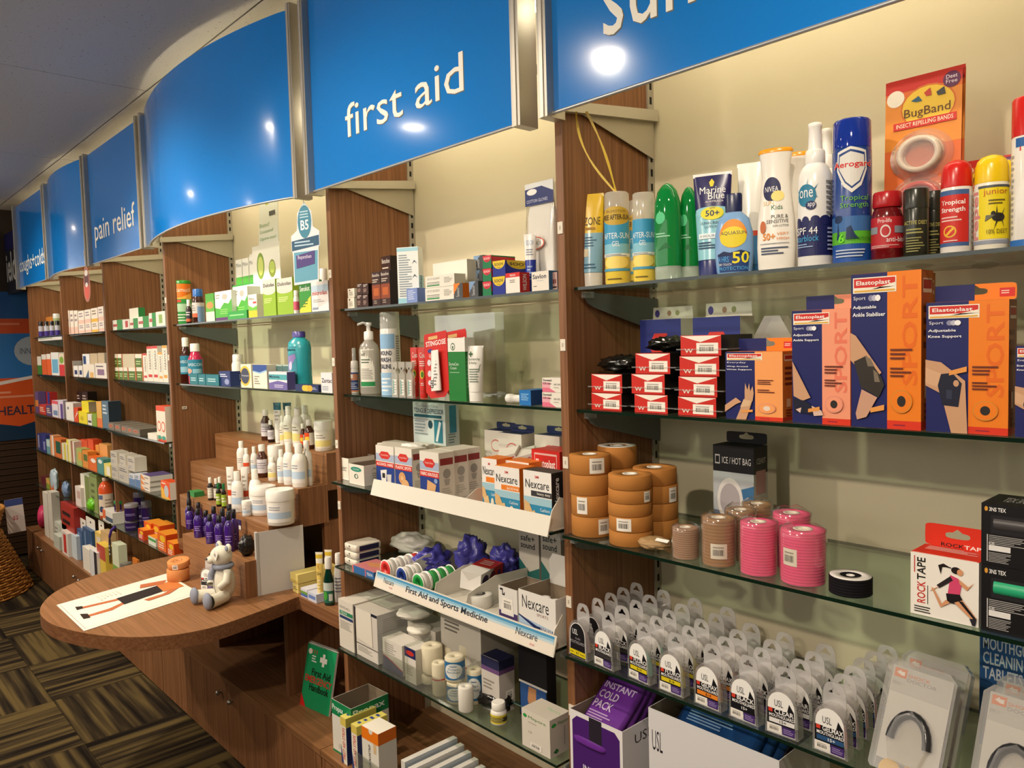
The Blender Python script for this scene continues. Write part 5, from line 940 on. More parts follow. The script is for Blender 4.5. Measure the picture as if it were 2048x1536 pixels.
for k in range(2):
    tb('plaster box %s behind the alcohol wipes' % ('directly' if k == 0 else 'second'), 757+k*10, 790+k*10, 889-k*3, .106+k*.052, 'ALCOHOL WIPES', IM1); tb('plaster box %s behind the plastic spots' % ('directly' if k == 0 else 'second'), 801+k*9, 834+k*9, 893-k*3, .096+k*.052, 'PLASTIC SPOTS', IM2); tb('plaster box %s behind the knuckle plasters' % ('directly' if k == 0 else 'second'), 873+k*27, 909+k*26, 900-k*4, .073+k*.052, 'FABRIC KNUCKLES', IM3)
zt = zt3+slot(3, .2, 800, 830, 885, z=zt3)[3]
s = slot(3, .21, 828, 892, 806, z=zt3+.0995)
carton('tongue_depressor_box', 'white and teal tongue depressor box lying on the plaster boxes', (s[0], s[1], s[2], s[3], zt3+.1), .05, 'd4dcdc', [('t', 'LIVINGSTONE', .2, .88, .8, .94, '5a6a70'), ('T', 'TONGUE DEPRESSOR', .04, .74, .96, .86, '2a4a5a'), ('r', .04, .64, .9, .71, '2a5f70'), ('r', .66, .06, .92, .6, '2f7f94'), ('p', [(.7, .1), (.76, .08), (.88, .54), (.82, .58)], 'e6ecec'), ('e', .55, .48, .07, .1, '1f4450'), ('l', .05, .2, .5, .58, 5, '94a4a8')], [('r', .3, .3, .8, .95, '3a8aaa'), ('l', .2, .05, .8, .3, 4, '7a8a90')], side='c8d4d6')
crumple('tissue_bundle', 'crumpled white glove bundle lying on the plaster boxes', (xat(825, 870, .06, 1.19), .06, zt3+.098), (.045, .03, .012), P('eeece6', .8), 'tissue', 2.2, wob=.4)
for lab, xl, xr, yt, d, tb_ in (('white plaster carton with navy hang tab at the back, left', 972, 1010, 862, .2, .018), ('white plaster carton with navy hang tab at the back, middle', 1000, 1046, 868, .17, .018), ('white plaster carton with navy hang tab at the back, right', 1072, 1122, 872, .2, .018)):
    o = carton('plaster_carton', lab, slot(3, d, xl, xr, yt, z=zt3), .045, 'ded7cc', [('e', .6, .76, .25, .1, 'cf6a60'), ('e', .6, .76, .22, .08, 'ded7cc'), ('r', 0, 0, 1, .42, '98a4c4'), ('p', [(.25, .25), (.35, .34), (.65, .34), (.75, .25), (.65, .16), (.35, .16)], 'cf3228')], side='d2cabe', top='232f5e', group='white plaster cartons with navy tabs', tab=tb_)
for k, (lab, X, rz) in enumerate((('white and red plaster tin box tilted on its edge, nearest', 1004, .18), ('white and red plaster box tilted behind the nearest', 1036, .2), ('white and red plaster box tilted, farthest right', 1062, .22))):
    s = slot(3, .12+.02*k, X, X+46, 880+4*k, z=zt3+.06)
    o = carton('plaster_tin', lab, (s[0], s[1], .05, .042, zt3+.073), .05, 'ded8ce', [('T', 'BAND-AID', .05, .5, .95, .85, 'c02a24'), ('r', 0, 0, 1, .2, '2a2a2e'), ('l', .1, .25, .7, .42, 2, '3a3a3a')], [('T', 'BAND-AID', .05, .6, .95, .85, 'c02a24'), ('r', .1, .1, .9, .5, '2a2a30')], side='d8d0c6'); o.rotation_euler = (.3, -.25, rz+.3)
    tag(G().box(0, .055, 0, .055, 0, .066, CARD('dcd4c8')).obj('plaster_carton', None, (s[0], s[1], zt3+.0003)), 'plain white carton under the %s tilted plaster box' % ('nearest', 'second', 'farthest')[k], 'box')
carton('plaster_box', 'flat red plaster box at the back right of the tray', slot(3, .12, 1066, 1122, 902, z=zt3), .07, 'c2241e', [('r', .1, .55, .9, .95, 'd8b0a8'), ('r', .12, .6, .88, .92, 'c2241e'), ('T', 'Elastoplast', .16, .68, .84, .85, 'f2e8e0')], side='a81e18', top='c2241e')
NX = lambda bar, barc, txt: [('r', 0, 0, 1, 1, 'ece8e2'), ('r', 0, 0, 1, .45, '2f86ae'), ('r', 0, .38, 1, .52, '9fc4d2'), ('T', '3M', .42, .87, .56, .92, 'cf2a20'), ('t', 'Nexcare', .08, .68, .92, .84, '23262c'), ('r', .28, .54, 1, .64, barc), ('t', txt, .5, .56, .96, .62, 'f4ece0'), ('p', [(.02, .45), (.2, .4), (.45, .08), (.3, .02), (.02, .25)], 'd8b078'), ('p', [(.1, .2), (.4, .28), (.5, .1), (.2, .04)], 'e0bc88'), ('e', .68, .14, .1, .1, 'e8dcc8'), ('t', 'Cushions', .6, .28, .94, .34, 'e8f2f4'), ('l', .62, .06, .92, .12, 2, 'c8e0e8')]
carton('plaster_box', 'orange topped waterproof plaster box behind the active one', slot(3, .05, 966, 996, 918, z=zt3), .05, 'e87a1a', NX(0, 'e8822a', ''), side='e87a1a', top='e87a1a')
carton('plaster_box', 'orange sided box of active plasters at the tray front', slot(3, .025, 991, 1041, 935, z=zt3), .05, 'e87a1a', NX(0, 'e8822a', 'active'), [('r', 0, 0, 1, 1, 'e06f14')], side='e87a1a', top='e87a1a')
carton('plaster_box', 'orange plaster box behind the active plasters', slot(3, .078, 1012, 1060, 924, z=zt3), .05, 'e87a1a', NX(0, 'e8822a', ''), side='e87a1a', top='e87a1a')
carton('plaster_box', 'black and white box of heavy duty plasters at the tray front', slot(3, .012, 1049, 1105, 944, z=zt3), .045, '2a2a2c', NX(0, '3a3a3c', 'heavy duty'), [('r', 0, 0, 1, 1, '1f1f22'), ('Tv', 'Nexcare', .2, .4, .5, .9, 'd8d8d8'), ('r', 0, 0, 1, .35, '2a6a8a')], side='2a2a2c', top='3c3c3c')
# ---- fourth shelf: first aid and sports medicine tray
z = SZ[4]
for k in range(3):
    s = slot(4, .03, 687, 712, (1118, 1096, 1075)[k], z=z); hh = min(s[3], .0215); e = tag(empty('soap_pack', (s[0], s[1], z+.0006)), ('bottom', 'middle', 'top')[k]+' white pack with navy panel in a stack of three', 'pack', 'stacked white and navy packs'); w_ = s[2]
    b = G().loft([(0, w_*.47, .042, 8), (.003, w_*.5, .045, 8), (hh-.003, w_*.5, .045, 8), (hh-.0005, w_*.47, .042, 8)], PLAS('e0d8c8'), 24, M=Matrix.Translation((w_/2, .045, 0))).obj('wrapper', e)
    p = G(); art_on(p, lambda u, v, o: (w_+.0004+o, .012+.066*u, hh*(.15+.7*v)), [('r', 0, 0, 1, 1, '1f2148')]); art_on(p, lambda u, v, o: (w_*u, -.0004-o, hh*v), [('e', .5, .7, .06, .12, '6a665e'), ('l', .3, .3, .7, .5, 1, '6a665e')]); p.obj('printed_panel', b); z += hh+.0004
tag(G().loft([(0, .03, .03), (.05, .03, .03), (.06, .024, .024)], PLAS('d8d8d6')).obj('white_jar', None, (xat(733, 1100, .06, SZ[4]), .07, SZ[4]+.0006)), 'white round lidded jar behind the stacked packs', 'jar')
carton('dressing_box', 'flat blue and orange dressing box poking out left of the tray', slot(4, .004, 705, 748, 1138), .08, '2f68a4', [('r', 0, .0, .06, 1, 'd86a6a'), ('r', .6, .0, .64, 1, 'd86a6a'), ('T', 'TELFA', .68, .3, .95, .7, 'd8e4f0')], T=[('p', [(.1, .5), (.5, .3), (.95, .6), (.6, .9)], 'c98a5a')], side='2f68a4', top='c8787a')
e, TX, TW, TD = tray(4, 'display tray lettered First Aid and Sports Medicine', 750, 1110, 0, 0, .043, .3, 'd6ceb8', [('r', 0, 0, 1, 1, 'e2d8ca'), ('r', 0, .86, 1, 1, '3f8ab4'), ('r', 0, .72, 1, .86, '86b4cc'), ('r', 0, .58, 1, .72, 'b8ccd4'), ('t', 'Nexcare', .055, .42, .125, .8, '3a4858'), ('T', 'First Aid and Sports Medicine', .21, .26, .69, .78, '2a3440'), ('t', 'Nexcare', .83, .42, .93, .82, '3a4858'), ('r', .1, .2, .12, .3, 'd8a8a0'), ('r', .9, .12, .92, .22, 'd8a8a0')], 0)
for q in (.09, .33, .52): G().prism([(.02, .002), (TD*.8, .002), (TD*.8, .06), (.12, .065), (.03, .04)], TW*q, TW*q+.0015, PLAS('d8d2c6'), 'yz').obj('divider', e)
zt4 = SZ[4]+.0028
def spool(lab, px, k, col, face_, y0):
    r = .0265 if col != 'f0ede8' else .026; Y = y0+k*.027; X = xat(px, 1130, y0, zt4+r)
    e = tag(empty('tape_spool', (X, Y, zt4)), lab, 'tape spool', 'plastic tape spools'); M = Matrix.Translation((0, 0, r))@Matrix.Rotation(-math.pi/2, 4, 'X')
    G().lathe([(r*.42, 0), (r, 0), (r, .0014), (r*.42, .0014)], PLAS('ece8e2'), 28, M=M).obj('flange', e); G().lathe([(r*.42, .0235), (r, .0235), (r, .025), (r*.42, .025)], PLAS('ece8e2'), 28, M=M).obj('flange', e)
    G().lathe([(r*.42, .0014), (r*.9, .0014), (r*.9, .0235), (r*.42, .0235)], P(col if k else 'ece6de', .6), 28, M=M).obj('tape_winding', e)
    G().lathe([(r*.4, -.0004), (r*.88, -.0004), (r*.88, -.0001), (r*.4, -.0001)], CARD(face_), 28, M=M).obj('end_label', e)
    G().lathe([(r*.36, .0), (r*.42, .0), (r*.42, .025), (r*.36, .025)], PLAS(face_), 20, M=M).obj('hub', e)
for k in range(4): spool('red tape spool, %s of the left row' % ('front', 'second', 'third', 'fourth')[k], 771, k, 'e8e0d8' if k < 3 else 'c8302a', 'd8342c', SY[4]+.028)
for k in range(2): spool('blue tape spool, %s of the middle row' % ('front', 'second')[k], 803, k, 'ece6de', '1f3a86', SY[4]+.02)
for k in range(4): spool('green tape spool, %s of the right row' % ('front', 'second', 'third', 'fourth')[k], 836, k, '3aa050', '1f9a44', SY[4]+.016)
GLV = P('4a46a8', .3, 0, .6)
for k, (px, py, rr, y) in enumerate(((868, 1110, (.036, .05, .034), .12), (945, 1100, (.042, .045, .055), .17), (1010, 1110, (.042, .04, .05), .19))):
    crumple('glove_bag', 'clear bag of blue violet gloves, %s of three' % ('left', 'middle', 'right')[k], (xat(px, py, y, zt4), y, zt4), rr, GLV, 'gloves', 11.3+k*3, 'bags of blue gloves', wob=.55, sharp=3.2, nu=36, nv=24)
crumple('wadding_bag', 'flat clear bag of white wadding at the back left', (xat(825, 1070, .2, zt4), .2, zt4), (.085, .05, .03), P('d8d4cc', .35, 0, .6), 'bag', 21.0, wob=.3, nu=36, nv=20)
s = slot(4, .055, 920, 975, 1150, z=zt4+.03); o = carton('bandage_box', 'white and red carton lying askew in the tray', (s[0], s[1], .058, .045, zt4+.034), .115, 'e6e2dc', [('p', [(0, 1), (1, 1), (.4, .5)], 'cfcac2')], [('r', 0, 0, 1, 1, 'd4d0cc'), ('r', .55, 0, 1, 1, 'c02a22'), ('e', .2, .5, .14, .35, '3a2a4a'), ('e', .52, .5, .13, .35, '7a2a3a'), ('T', 'B', .75, .3, .9, .75, '2a2a6a')], [('r', 0, .45, 1, 1, 'c02a22'), ('l', .2, .6, .8, .9, 3, 'e8c8c0')], side='d4d0cc'); o.rotation_euler = (0, .1, .35)
tag(roll('boxed_tape', 'white box like roll with black stripes under the askew carton', xat(958, 1200, .03, zt4), .035, zt4, .03, .03, 'd8d4cc', group=None, core='3a3a3a'), 'white striped tape roll under the askew carton', 'tape roll')
s = slot(4, .02, 999, 1036, 1177, z=zt4); o = carton('tape_carton', 'open white carton with a black squiggle and purple foot', s, .09, 'e0dcd6', [('r', 0, 0, 1, .38, '4a3a6a'), ('p', [(.08, .9), (.2, .9), (.2, .78), (.34, .78), (.34, .86), (.3, .86), (.3, .82), (.24, .82), (.24, .95), (.08, .95)], '24222a'), ('r', .12, .3, .8, .55, 'e8e4de'), ('b', .2, .38, .75, .72)], side='d4d0c8', open_top=True)
s = slot(4, .012, 1039, 1113, 1190, z=zt4); o = carton('underwrap_box', 'white and navy open box of white underwrap rolls', s, .1, 'e6e2dc', [('t', 'Nexcare', .1, .62, .82, .9, '1f2228'), ('t', 'SPORTS', .5, .52, .8, .58, '8a5a5a'), ('p', [(0, .42), (1, .3), (1, .14), (.5, .22), (.3, .0), (0, 0)], 'a8c0d8'), ('p', [(.0, .45), (.5, .3), (1, .3), (1, .2), (.6, .22), (.55, 0), (.4, 0), (.42, .24), (0, .42)], '1f2c5e'), ('T', 'UNDERWRAP', .6, .22, .98, .3, 'e8ecf0')], side='d8d4ce', open_top=True); w_, h = s[2], s[3]
for k in range(6):
    X = s[0]+w_*(.2+.3*(k % 3)); Y = s[1]+.022+.036*(k//3)
    e = tag(empty('underwrap_roll', (X, Y, zt4+.002)), 'white underwrap roll in the open box, %s row, %s' % (('front', 'rear')[k//3], ('left', 'centre', 'right')[k % 3]), 'bandage roll', 'white underwrap rolls')
    G().lathe([(.004, 0), (.0135, 0), (.0135, .07), (.004, .07)], P('ece8e4', .7), 20).obj('roll', e)
    for a in (.2, 1.3): p = G(); art_on(p, wrap(lambda q: (.0135, .0135), .3, .048, .056, a), [('r', 0, 0, 1, 1, 'c86a84')]); p.obj('mark', e)
s2 = slot(4, .1, 1055, 1092, 1108, z=zt4); G().prism([(0, h*.9), (s[2]*.55, h*.9), (s[2]*.55, h*1.45), (s[2]*.45, h*1.6), (s[2]*.1, h*1.6), (0, h*1.45)], .098, .1, CARD('dcd8d0'), 'xz').obj('header_flap', o)
for k, (xl, xr) in enumerate(((1040, 1080), (1084, 1124))): carton('support_carton', 'white and teal carton at the back of the tray, %s' % ('left', 'right')[k], slot(4, .23, xl, xr, 1060, z=zt4), .045, 'cfc8bc', [('T', 'safe+', .1, .8, .8, .9, '2a3a3a'), ('T', 'sound', .1, .68, .8, .78, '2a3a3a'), ('p', [(0, 0), (1, 0), (1, .4), (.5, .3), (0, .5)], '2a6a64')], side='b8b2a8')
# ---- fifth shelf
carton('dressing_carton', 'tall white dressing carton with green and navy bands, far left', slot(5, .012, 680, 709, 1205), .18, 'd8d0c4', [('t', 'KENDALL', .1, .83, .8, .88, '6a665e'), ('r', .08, .7, .98, .78, '2f7f5a'), ('t', 'TELFA', .15, .715, .6, .765, 'd8e8dc'), ('r', .08, .62, .98, .68, '2a3f6a'), ('l', .1, .4, .9, .58, 6, '98948a')], side='cfc8bc')
s = slot(5, .016, 711, 757, 1224); o = carton('dressing_carton', 'tall white dressing carton with black edges and taped paper', s, .19, 'cfc8be', [('r', 0, 0, .07, 1, '2a2420'), ('r', 0, .94, 1, 1, '1f2233'), ('r', .1, .06, .98, .24, 'd8d2c8'), ('l', .14, .1, .8, .22, 4, '8a847a'), ('r', 0, .25, 1, .265, '2a2420')], [('l', .1, .3, .5, .9, 16, 'a8a49c')], side='c4c2c0', top='c8c0b4'); w_, h = s[2], s[3]
G().prism([(w_*.12, h*.36), (w_*.8, h*.3), (w_*.76, h*1.0), (w_*.1, h*1.0)], -.0016, -.0008, P('dcd4c6', .7), 'xz').obj('taped_paper', o)
for lab, xl, xr, yt, d, dep in (('white and navy gauze carton in the clear bin, left', 767, 806, 1285, .02, .06), ('white and navy carton with red oval in the clear bin', 811, 833, 1298, .014, .05)):
    carton('gauze_carton', lab, slot(5, d, xl, xr, yt), dep, 'd8d2c8', [('p', [(0, .0), (1, 0), (1, .14), (.5, .3), (0, .42)], '2a3466'), ('p', [(0, .42), (.5, .3), (1, .14), (1, .18), (.5, .34), (0, .46)], 'c23a30'), ('l', .1, .55, .8, .9, 5, 'a09a92')] if xl < 800 else [('r', 0, .72, 1, 1, '232a5c'), ('e', .5, .85, .36, .07, 'c8352c'), ('l', .15, .2, .8, .5, 4, 'a09a92')], side='cac4ba')
for k, (px, py, zz_, rr) in enumerate(((850, 1240, .155, (.05, .05, .012)), (860, 1262, .12, (.035, .035, .012)), (800, 1275, .12, (.035, .05, .014)))):
    y = .06 if k != 1 else .05
    crumple('gauze_pack', 'folded white gauze pack in film, %s' % ('upper large one', 'small one lying in front', 'lower left one')[k], (xat(px-20, py, y, SZ[5]+zz_), y, SZ[5]+zz_-.018), rr, P('e2ddd0', .45, 0, .5), 'gauze', 31+k*2.2, 'white gauze packs', wob=.12, sharp=3)
tag(G().box(0, .13, 0, .08, 0, .115, CARD('c9c3b8')).obj('gauze_stack', None, (xat(815, 1300, .055, SZ[5]), .06, SZ[5]+.0006)), 'stack of white folded dressings under the gauze packs', 'dressings')
s = slot(5, .09, 885, 965, 1230); carton('dressing_carton', 'large white carton at the back behind the crepe bandages', s, .13, 'cac4ba', [('l', .1, .7, .5, .86, 3, '6a665e')], side='bcb6ac')
def crepe(lab, xl, xr, yt, d, z, kind, hh=None):
    X, Y, r, h, z2 = cslot(5, d, xl, xr, yt, z=z); h = hh or h; e = tag(empty('crepe_bandage', (X, Y, z2), cam_ang(X, Y)*.8), lab, 'bandage roll', 'crepe bandage rolls')
    b = G().lathe([(.002, 0), (r*.9, 0), (r, .004), (r, h-.004), (r*.88, h), (r*.5, h-.001), (.002, h-.003)], P('d9cfb4' if kind != 'w' else 'e2ddd2', .85, 0, .1), 24).obj('roll', e)
    if kind == 'b':
        p = G(); art_on(p, wrap(lambda q: (r, r), 3.4, h*.14, h*.86), [('r', 0, 0, 1, 1, '2f6fa0'), ('e', .5, .5, .28, .42, 'dfe2e0'), ('t', 'Crepe', .34, .52, .66, .66, '4a6a86'), ('t', 'Bandage', .3, .36, .7, .48, '4a6a86'), ('r', .4, .74, .6, .78, '4a6a86')], seg=18); p.obj('paper_band', b)
    if kind == 'r':
        p = G(); art_on(p, wrap(lambda q: (r, r), 5, h*.5, h*.54), [('r', 0, 0, 1, 1, 'c8453c')], seg=24); p.obj('red_line', b)
    return z2+h
za = crepe('cream crepe bandage, lower of the left pair', 842, 878, 1345, .03, None, 'c'); crepe('wide cream crepe bandage on top of the left pair', 844, 888, 1285, .03, za, 'c', .075)
crepe('cream crepe bandage with a red line at the front', 865, 894, 1325, .01, None, 'r')
za = crepe('blue banded crepe bandage, lower of a stack', 894, 933, 1362, .012, None, 'b'); crepe('blue banded crepe bandage, upper of a stack', 890, 932, 1302, .012, za, 'b', .062)
crepe('blue banded crepe bandage behind on the right', 936, 967, 1338, .045, None, 'b'); crepe('cream crepe bandage with red line at the back', 920, 956, 1290, .085, None, 'r'); crepe('cream crepe bandage hidden at the back left', 890, 925, 1292, .085, None, 'c')
crepe('small white bandage roll at the very front edge', 917, 948, 1372, .004-.002, None, 'w')
carton('dressing_box', 'white box with navy lid standing in the middle', slot(5, .06, 965, 1000, 1318), .05, 'c9c2ba', [('r', 0, .82, 1, 1, '232548'), ('r', 0, .74, 1, .82, '6a4a7a'), ('l', .1, .4, .8, .6, 3, '8a847a')], [('r', 0, .82, 1, 1, '232548'), ('r', 0, .74, 1, .82, '6a4a7a'), ('b', .4, .2, .9, .4)], side='c4bcb4', top='1d1f3e')
crumple('black_pouch', 'black plastic pouch lying crinkled between bandages and bottle', (xat(990, 1400, .045, SZ[5]), .045, SZ[5]+.0006), (.052, .03, .022), P('1a1816', .18, 0, .7), 'pouch', 41.0, wob=.35)
s = slot(5, .1, 1040, 1096, 1296); o = carton('knee_support_pack', 'dark pack with a knee photograph at the back right', s, .03, '16161a', [('r', .04, .02, .96, .46, '2f5590'), ('p', [(.35, .44), (.62, .44), (.6, .2), (.5, .08), (.38, .14), (.3, .25)], 'b9855a'), ('e', .44, .18, .08, .05, '1f1a18'), ('r', .0, .46, 1, .49, 'd8d4cc')], side='2a2a2c')
s = cslot(5, .02, 981, 1015, 1404); vessel('tablet_bottle', 'small white bottle with a yellow label', s, [('body', PLAS('e8e4da'), [(0, .96), (.03, 1), (.52, 1), (.62, .85), (.66, .7)]), ('cap', PLAS('efebe2'), [(.66, .84), (.68, .86), (.97, .84), (1, .76)])], (3.0, .06, .48, 0, [('r', 0, 0, 1, 1, 'd8c43a'), ('r', 0, .2, 1, .75, '3a3520'), ('l', .1, .25, .9, .72, 4, 'd8c870')]))
s = slot(5, .008, 1045, 1101, 1430); carton('dressing_box', 'white dressing box lettered Mepore at the right end', s, .062, 'dcd4c6', [('e', .12, .84, .07, .05, '2f9a48'), ('t', 'Mepore', .24, .78, .86, .88, '3f7f3a'), ('l', .24, .68, .7, .74, 1, 'b8b0a2'), ('t', 'CE', .24, .42, .36, .48, 'a8a090'), ('b', .3, .06, .7, .2)], [('e', .2, .82, .12, .05, '2f9a48'), ('t', 'Mepore', .4, .76, .98, .87, '3f7f3a'), ('r', .7, .2, .73, .7, '8a8090'), ('p', [(.15, .12), (.3, .2), (.42, .12), (.3, .06)], '2f6a3a')], [('t', 'Mepore', .5, .5, .95, .7, '9ac89a')], side='c2bcb4', top='d2cabc')
tag(G().box(0, .07, 0, .045, 0, .002, CARD('4a6a62'), M=Matrix.Rotation(-.5, 4, 'X')).obj('sachet', None, (xat(1008, 1450, .06, SZ[5]), .06, SZ[5]+.024)), 'teal and white sachet leaning behind the yellow labelled bottle', 'sachet')
e = tag(empty('acrylic_bin', (xat(765, 1300, SY[5]+.006, SZ[5]), SY[5]+.004, SZ[5]+.0006)), 'clear acrylic divider bin along the fifth shelf front', 'bin')
for x0 in (0, .11, .33): G().box(x0, x0+.0015, .002, .22, 0, .1, CLEAR('f0f2ee', .04, 1.6, 'ffffff', .04)).obj('side_pane', e)
G().box(0, .33, 0, .0015, 0, .055, CLEAR('f0f2ee', .04, 1.6, 'ffffff', .04)).obj('front_pane', e)
# ---- on the cabinet below
s = onZ((600, 1408), SZ[6]+.0006); e = tag(empty('handbook', (s[0]-.0, s[1], SZ[6]+.0006), .15), 'green spiral bound first aid emergency handbook standing on the cabinet', 'book'); w_, h = .15, .20
M = Matrix.Rotation(-.22, 4, 'X'); bk = G().box(0, w_, 0, .008, 0, h, {'*': CARD('e8e4da'), 'f': CARD('17925a'), 'k': CARD('17925a')}, M=M).obj('pages', e)
p = G(); art_on(p, lambda u, v, o: M@Vector((u*w_, -o, v*h)), [('r', .56, .7, .64, .9, 'f0ece4'), ('r', .48, .76, .72, .84, 'f0ece4'), ('T', '111', .18, .86, .36, .92, 'd0342c'), ('e', .12, .88, .07, .045, 'e6dcd0'), ('l', .2, .72, .38, .84, 3, 'e8ece4'), ('T', 'First Aid', .26, .52, .9, .63, '16140f'), ('T', 'EMERGENCY', .06, .4, .98, .51, 'd0342c'), ('T', 'Handbook', .24, .28, .9, .39, '16140f'), ('p', [(0, 0), (.2, 0), (0, .2)], 'd0241c')]); p.obj('cover_print', bk)
g = G()
for k in range(24): g.tube([M@Vector((w_*(.05+.9*k/23), .004+math.cos(a)*.006, h+math.sin(a)*.006)) for a in [j*.7 for j in range(9)]], .0007, P('d8d8d4', .3, .5), 5)
so = g.obj('spiral_wire', bk); so['kind'] = 'stuff'
s = slot(6, .01, 660, 690, 1372, z=SZ[6]); X0, Y0 = onZ((667, 1500), SZ[6])[:2]
o = carton('lozenge_box', 'open green and white carton lettered Propax', (X0, Y0, .1, .155, SZ[6]+.0006), .13, 'e0dcd0', [('r', 0, .72, 1, 1, '14804e'), ('T', 'Propax', .04, .78, .6, .92, 'e8f2ea'), ('r', 0, 0, 1, .04, '14804e'), ('l', .3, .1, .8, .2, 4, 'b8b4a8')], [('r', 0, .72, 1, 1, '14804e'), ('T', 'Propax', .05, .78, .9, .94, 'e8f2ea')], side='d8d4c8', open_top=True); o.rotation_euler = (0, 0, .05)
FS = [('r', 0, 0, 1, 1, 'e8e2d0'), ('Tv', 'FIRST AID STRIPS', .3, .1, .8, .78, 'c8322a'), ('r', 0, .82, 1, 1, 'd8c25a'), ('p', [(0, 0), (.4, 0), (0, .4)], '2a3c7a')]
x5 = X0+.045
for k in range(2): carton('plaster_strip_box', '%s yellow and white first aid strips box' % ('left' if k == 0 else 'right'), (xat(684+k*19, 1500, SY[6]+.012, SZ[6]), SY[6]+.012+.004*k, .03, .135-.006*k, SZ[6]+.0006), .10, 'e8e2d0', FS, [('r', 0, 0, 1, 1, '2a3466'), ('r', 0, .8, 1, 1, 'd8c85a')], [('r', 0, 0, 1, 1, 'dccf6a'), ('l', .2, .1, .8, .9, 4, '3a4a8a')], side='2a3466', group='first aid strip boxes')
carton('wound_strip_box', 'white wound strip box with orange top band', (xat(727, 1500, SY[6]+.01, SZ[6]), SY[6]+.01, .075, .15, SZ[6]+.0006), .06, 'e2ddd2', [('r', 0, .78, 1, 1, 'e87a18'), ('e', .55, .98, .12, .06, 'e2ddd2'), ('r', .7, .6, .86, .78, 'd8b88a'), ('Tv', 'LEUKOSTRIP', .4, .3, .52, .72, '3a3a3a'), ('p', [(.3, 0), (.9, .1), (.9, .3), (.5, .2)], 'e0a080')], [('r', 0, .78, 1, 1, 'd86c12')], side='d8d2c8', top='efe8da', rz=.06)
XX = xat(800, 1500, SY[6]+.012, SZ[6])
for k in range(6):
    o = carton('dressing_envelope', 'white flat dressing carton filed on the cabinet, %s from the left' % ('first', 'second', 'third', 'fourth', 'fifth', 'sixth')[k], (XX+.012+k*.024, SY[6]+.012+.004*k, .017, .125-.012*k, SZ[6]+.0006), .17, 'd9d5cd', [('l', .2, .4, .8, .8, 4, 'a09a92'), ('b', .1, .1, .9, .25)], [('b', .3, .2, .6, .4), ('l', .2, .6, .6, .7, 2, 'a8a49c')], side='d2d2d2' if k % 2 else 'b8c4d0', group='white filed dressing cartons')
carton('dressing_carton', 'white carton with red print low at the right end', (XX+.17, SY[6]+.01, .12, .09, SZ[6]+.0006), .15, 'd8d4cc', [('t', 'Sorbact', .3, .6, .7, .72, 'd8703a')], side='cfcac2', open_top=True)
tag(G().box(0, .33, -.0008, .0008, 0, .07, CLEAR('f0f2ee', .04, 1.6, 'ffffff', .04)).obj('acrylic_fence', None, (xat(712, 1500, SY[6]+.004, SZ[6]), SY[6]+.004, SZ[6]+.0006)), 'clear acrylic front fence on the cabinet edge', 'fence')
# ================================================================== CURVED SIGN BAY
def bx(name, lab, sh, d, xl, xr, yt, dep, col, art=(), side=None, top=None, group=None, z=None, R=(), y=None, **k):
    return carton(name, lab, slot(sh, d, xl, xr, yt, z=z, y=y), dep, col, art, R, side=side, top=top, group=group, **k)
def L3(c='8a847a', n=4): return [('l', .12, .15, .85, .75, n, c)]
# ---- top shelf
vessel('fibre_canister', 'tall green and orange fibre canister at the left end', cslot(1, .02, 350, 387, 561), [('body', PLAS('3f9a4c'), [(0, .98), (.01, 1), (.93, 1)]), ('lid', PLAS('2f8a2c'), [(.93, 1.02), (.99, 1.02), (1, .96)])], (2.8, .02, .92, 0, [('r', 0, .62, 1, 1, 'e0741a'), ('p', [(0, .62), (1, .62), (1, .78), (.5, .66)], 'f0b04a'), ('t', 'Metamucil', .05, .8, .9, .9, 'f4e4d0'), ('r', .1, .54, .5, .6, 'c84030'), ('r', 0, .3, 1, .5, 'a8cca8'), ('l', .1, .05, .8, .26, 3, 'c8e0c8')]), cat='canister')
vessel('syrup_bottle', 'tiny brown bottle with orange label in front', cslot(1, .012, 373, 385, 599), [('body', P('2a1610', .15, 0, .6), [(0, .95), (.02, 1), (.6, 1), (.72, .5)]), ('cap', PLAS('e4e0d6'), [(.72, .62), (.99, .6), (1, .5)])], (2.6, .08, .56, 0, [('r', 0, 0, 1, 1, '3a3a44'), ('r', 0, 0, 1, .25, 'd0603a'), ('l', .1, .5, .9, .9, 2, 'd8d4cc')]))
vessel('vitamin_bottle', 'brown bottle with bright blue cap', cslot(1, .025, 386, 411, 578), [('body', P('3a1c12', .15, 0, .6), [(0, .95), (.02, 1), (.66, 1), (.78, .8)]), ('cap', PLAS('2a66b0'), [(.78, .84), (.97, .84), (1, .76)])], (3.0, .03, .6, 0, [('r', 0, .25, 1, 1, 'c8c4c0'), ('r', .5, 0, 1, .8, '7a98c0'), ('r', .0, .25, .5, .45, 'c8603a'), ('l', .1, .55, .45, .9, 3, '8a8680')]))
bx('herbal_box', 'small green and white carton beside the blue capped bottle', 1, .02, 413, 430, 587, .04, '5aa83a', [('r', 0, .75, 1, 1, '4a9a2e'), ('e', .5, .58, .4, .12, 'c88a4a'), ('r', 0, 0, 1, .35, 'd8e4cc')], side='4f9a34')
PH = lambda b: [('r', 0, 0, 1, 1, 'ecebe2'), ('p', [(0, .0), (1, 0), (1, .72), (.8, .55), (.55, .6), (.3, .4), (0, .45)], '4aa834'), ('r', 0, 0, 1, .1, b), ('e', .6, .8, .16, .1, 'b8b4aa'), ('l', .05, .74, .4, .92, 2, 'a0a096'), ('l', .3, .2, .85, .4, 3, '8acc6a')]
bx('kiwi_powder_box', 'white and green wave carton with purple foot', 1, .012, 432, 465, 582, .05, 'ecebe2', PH('5a2a6a'), side='d8dcd0')
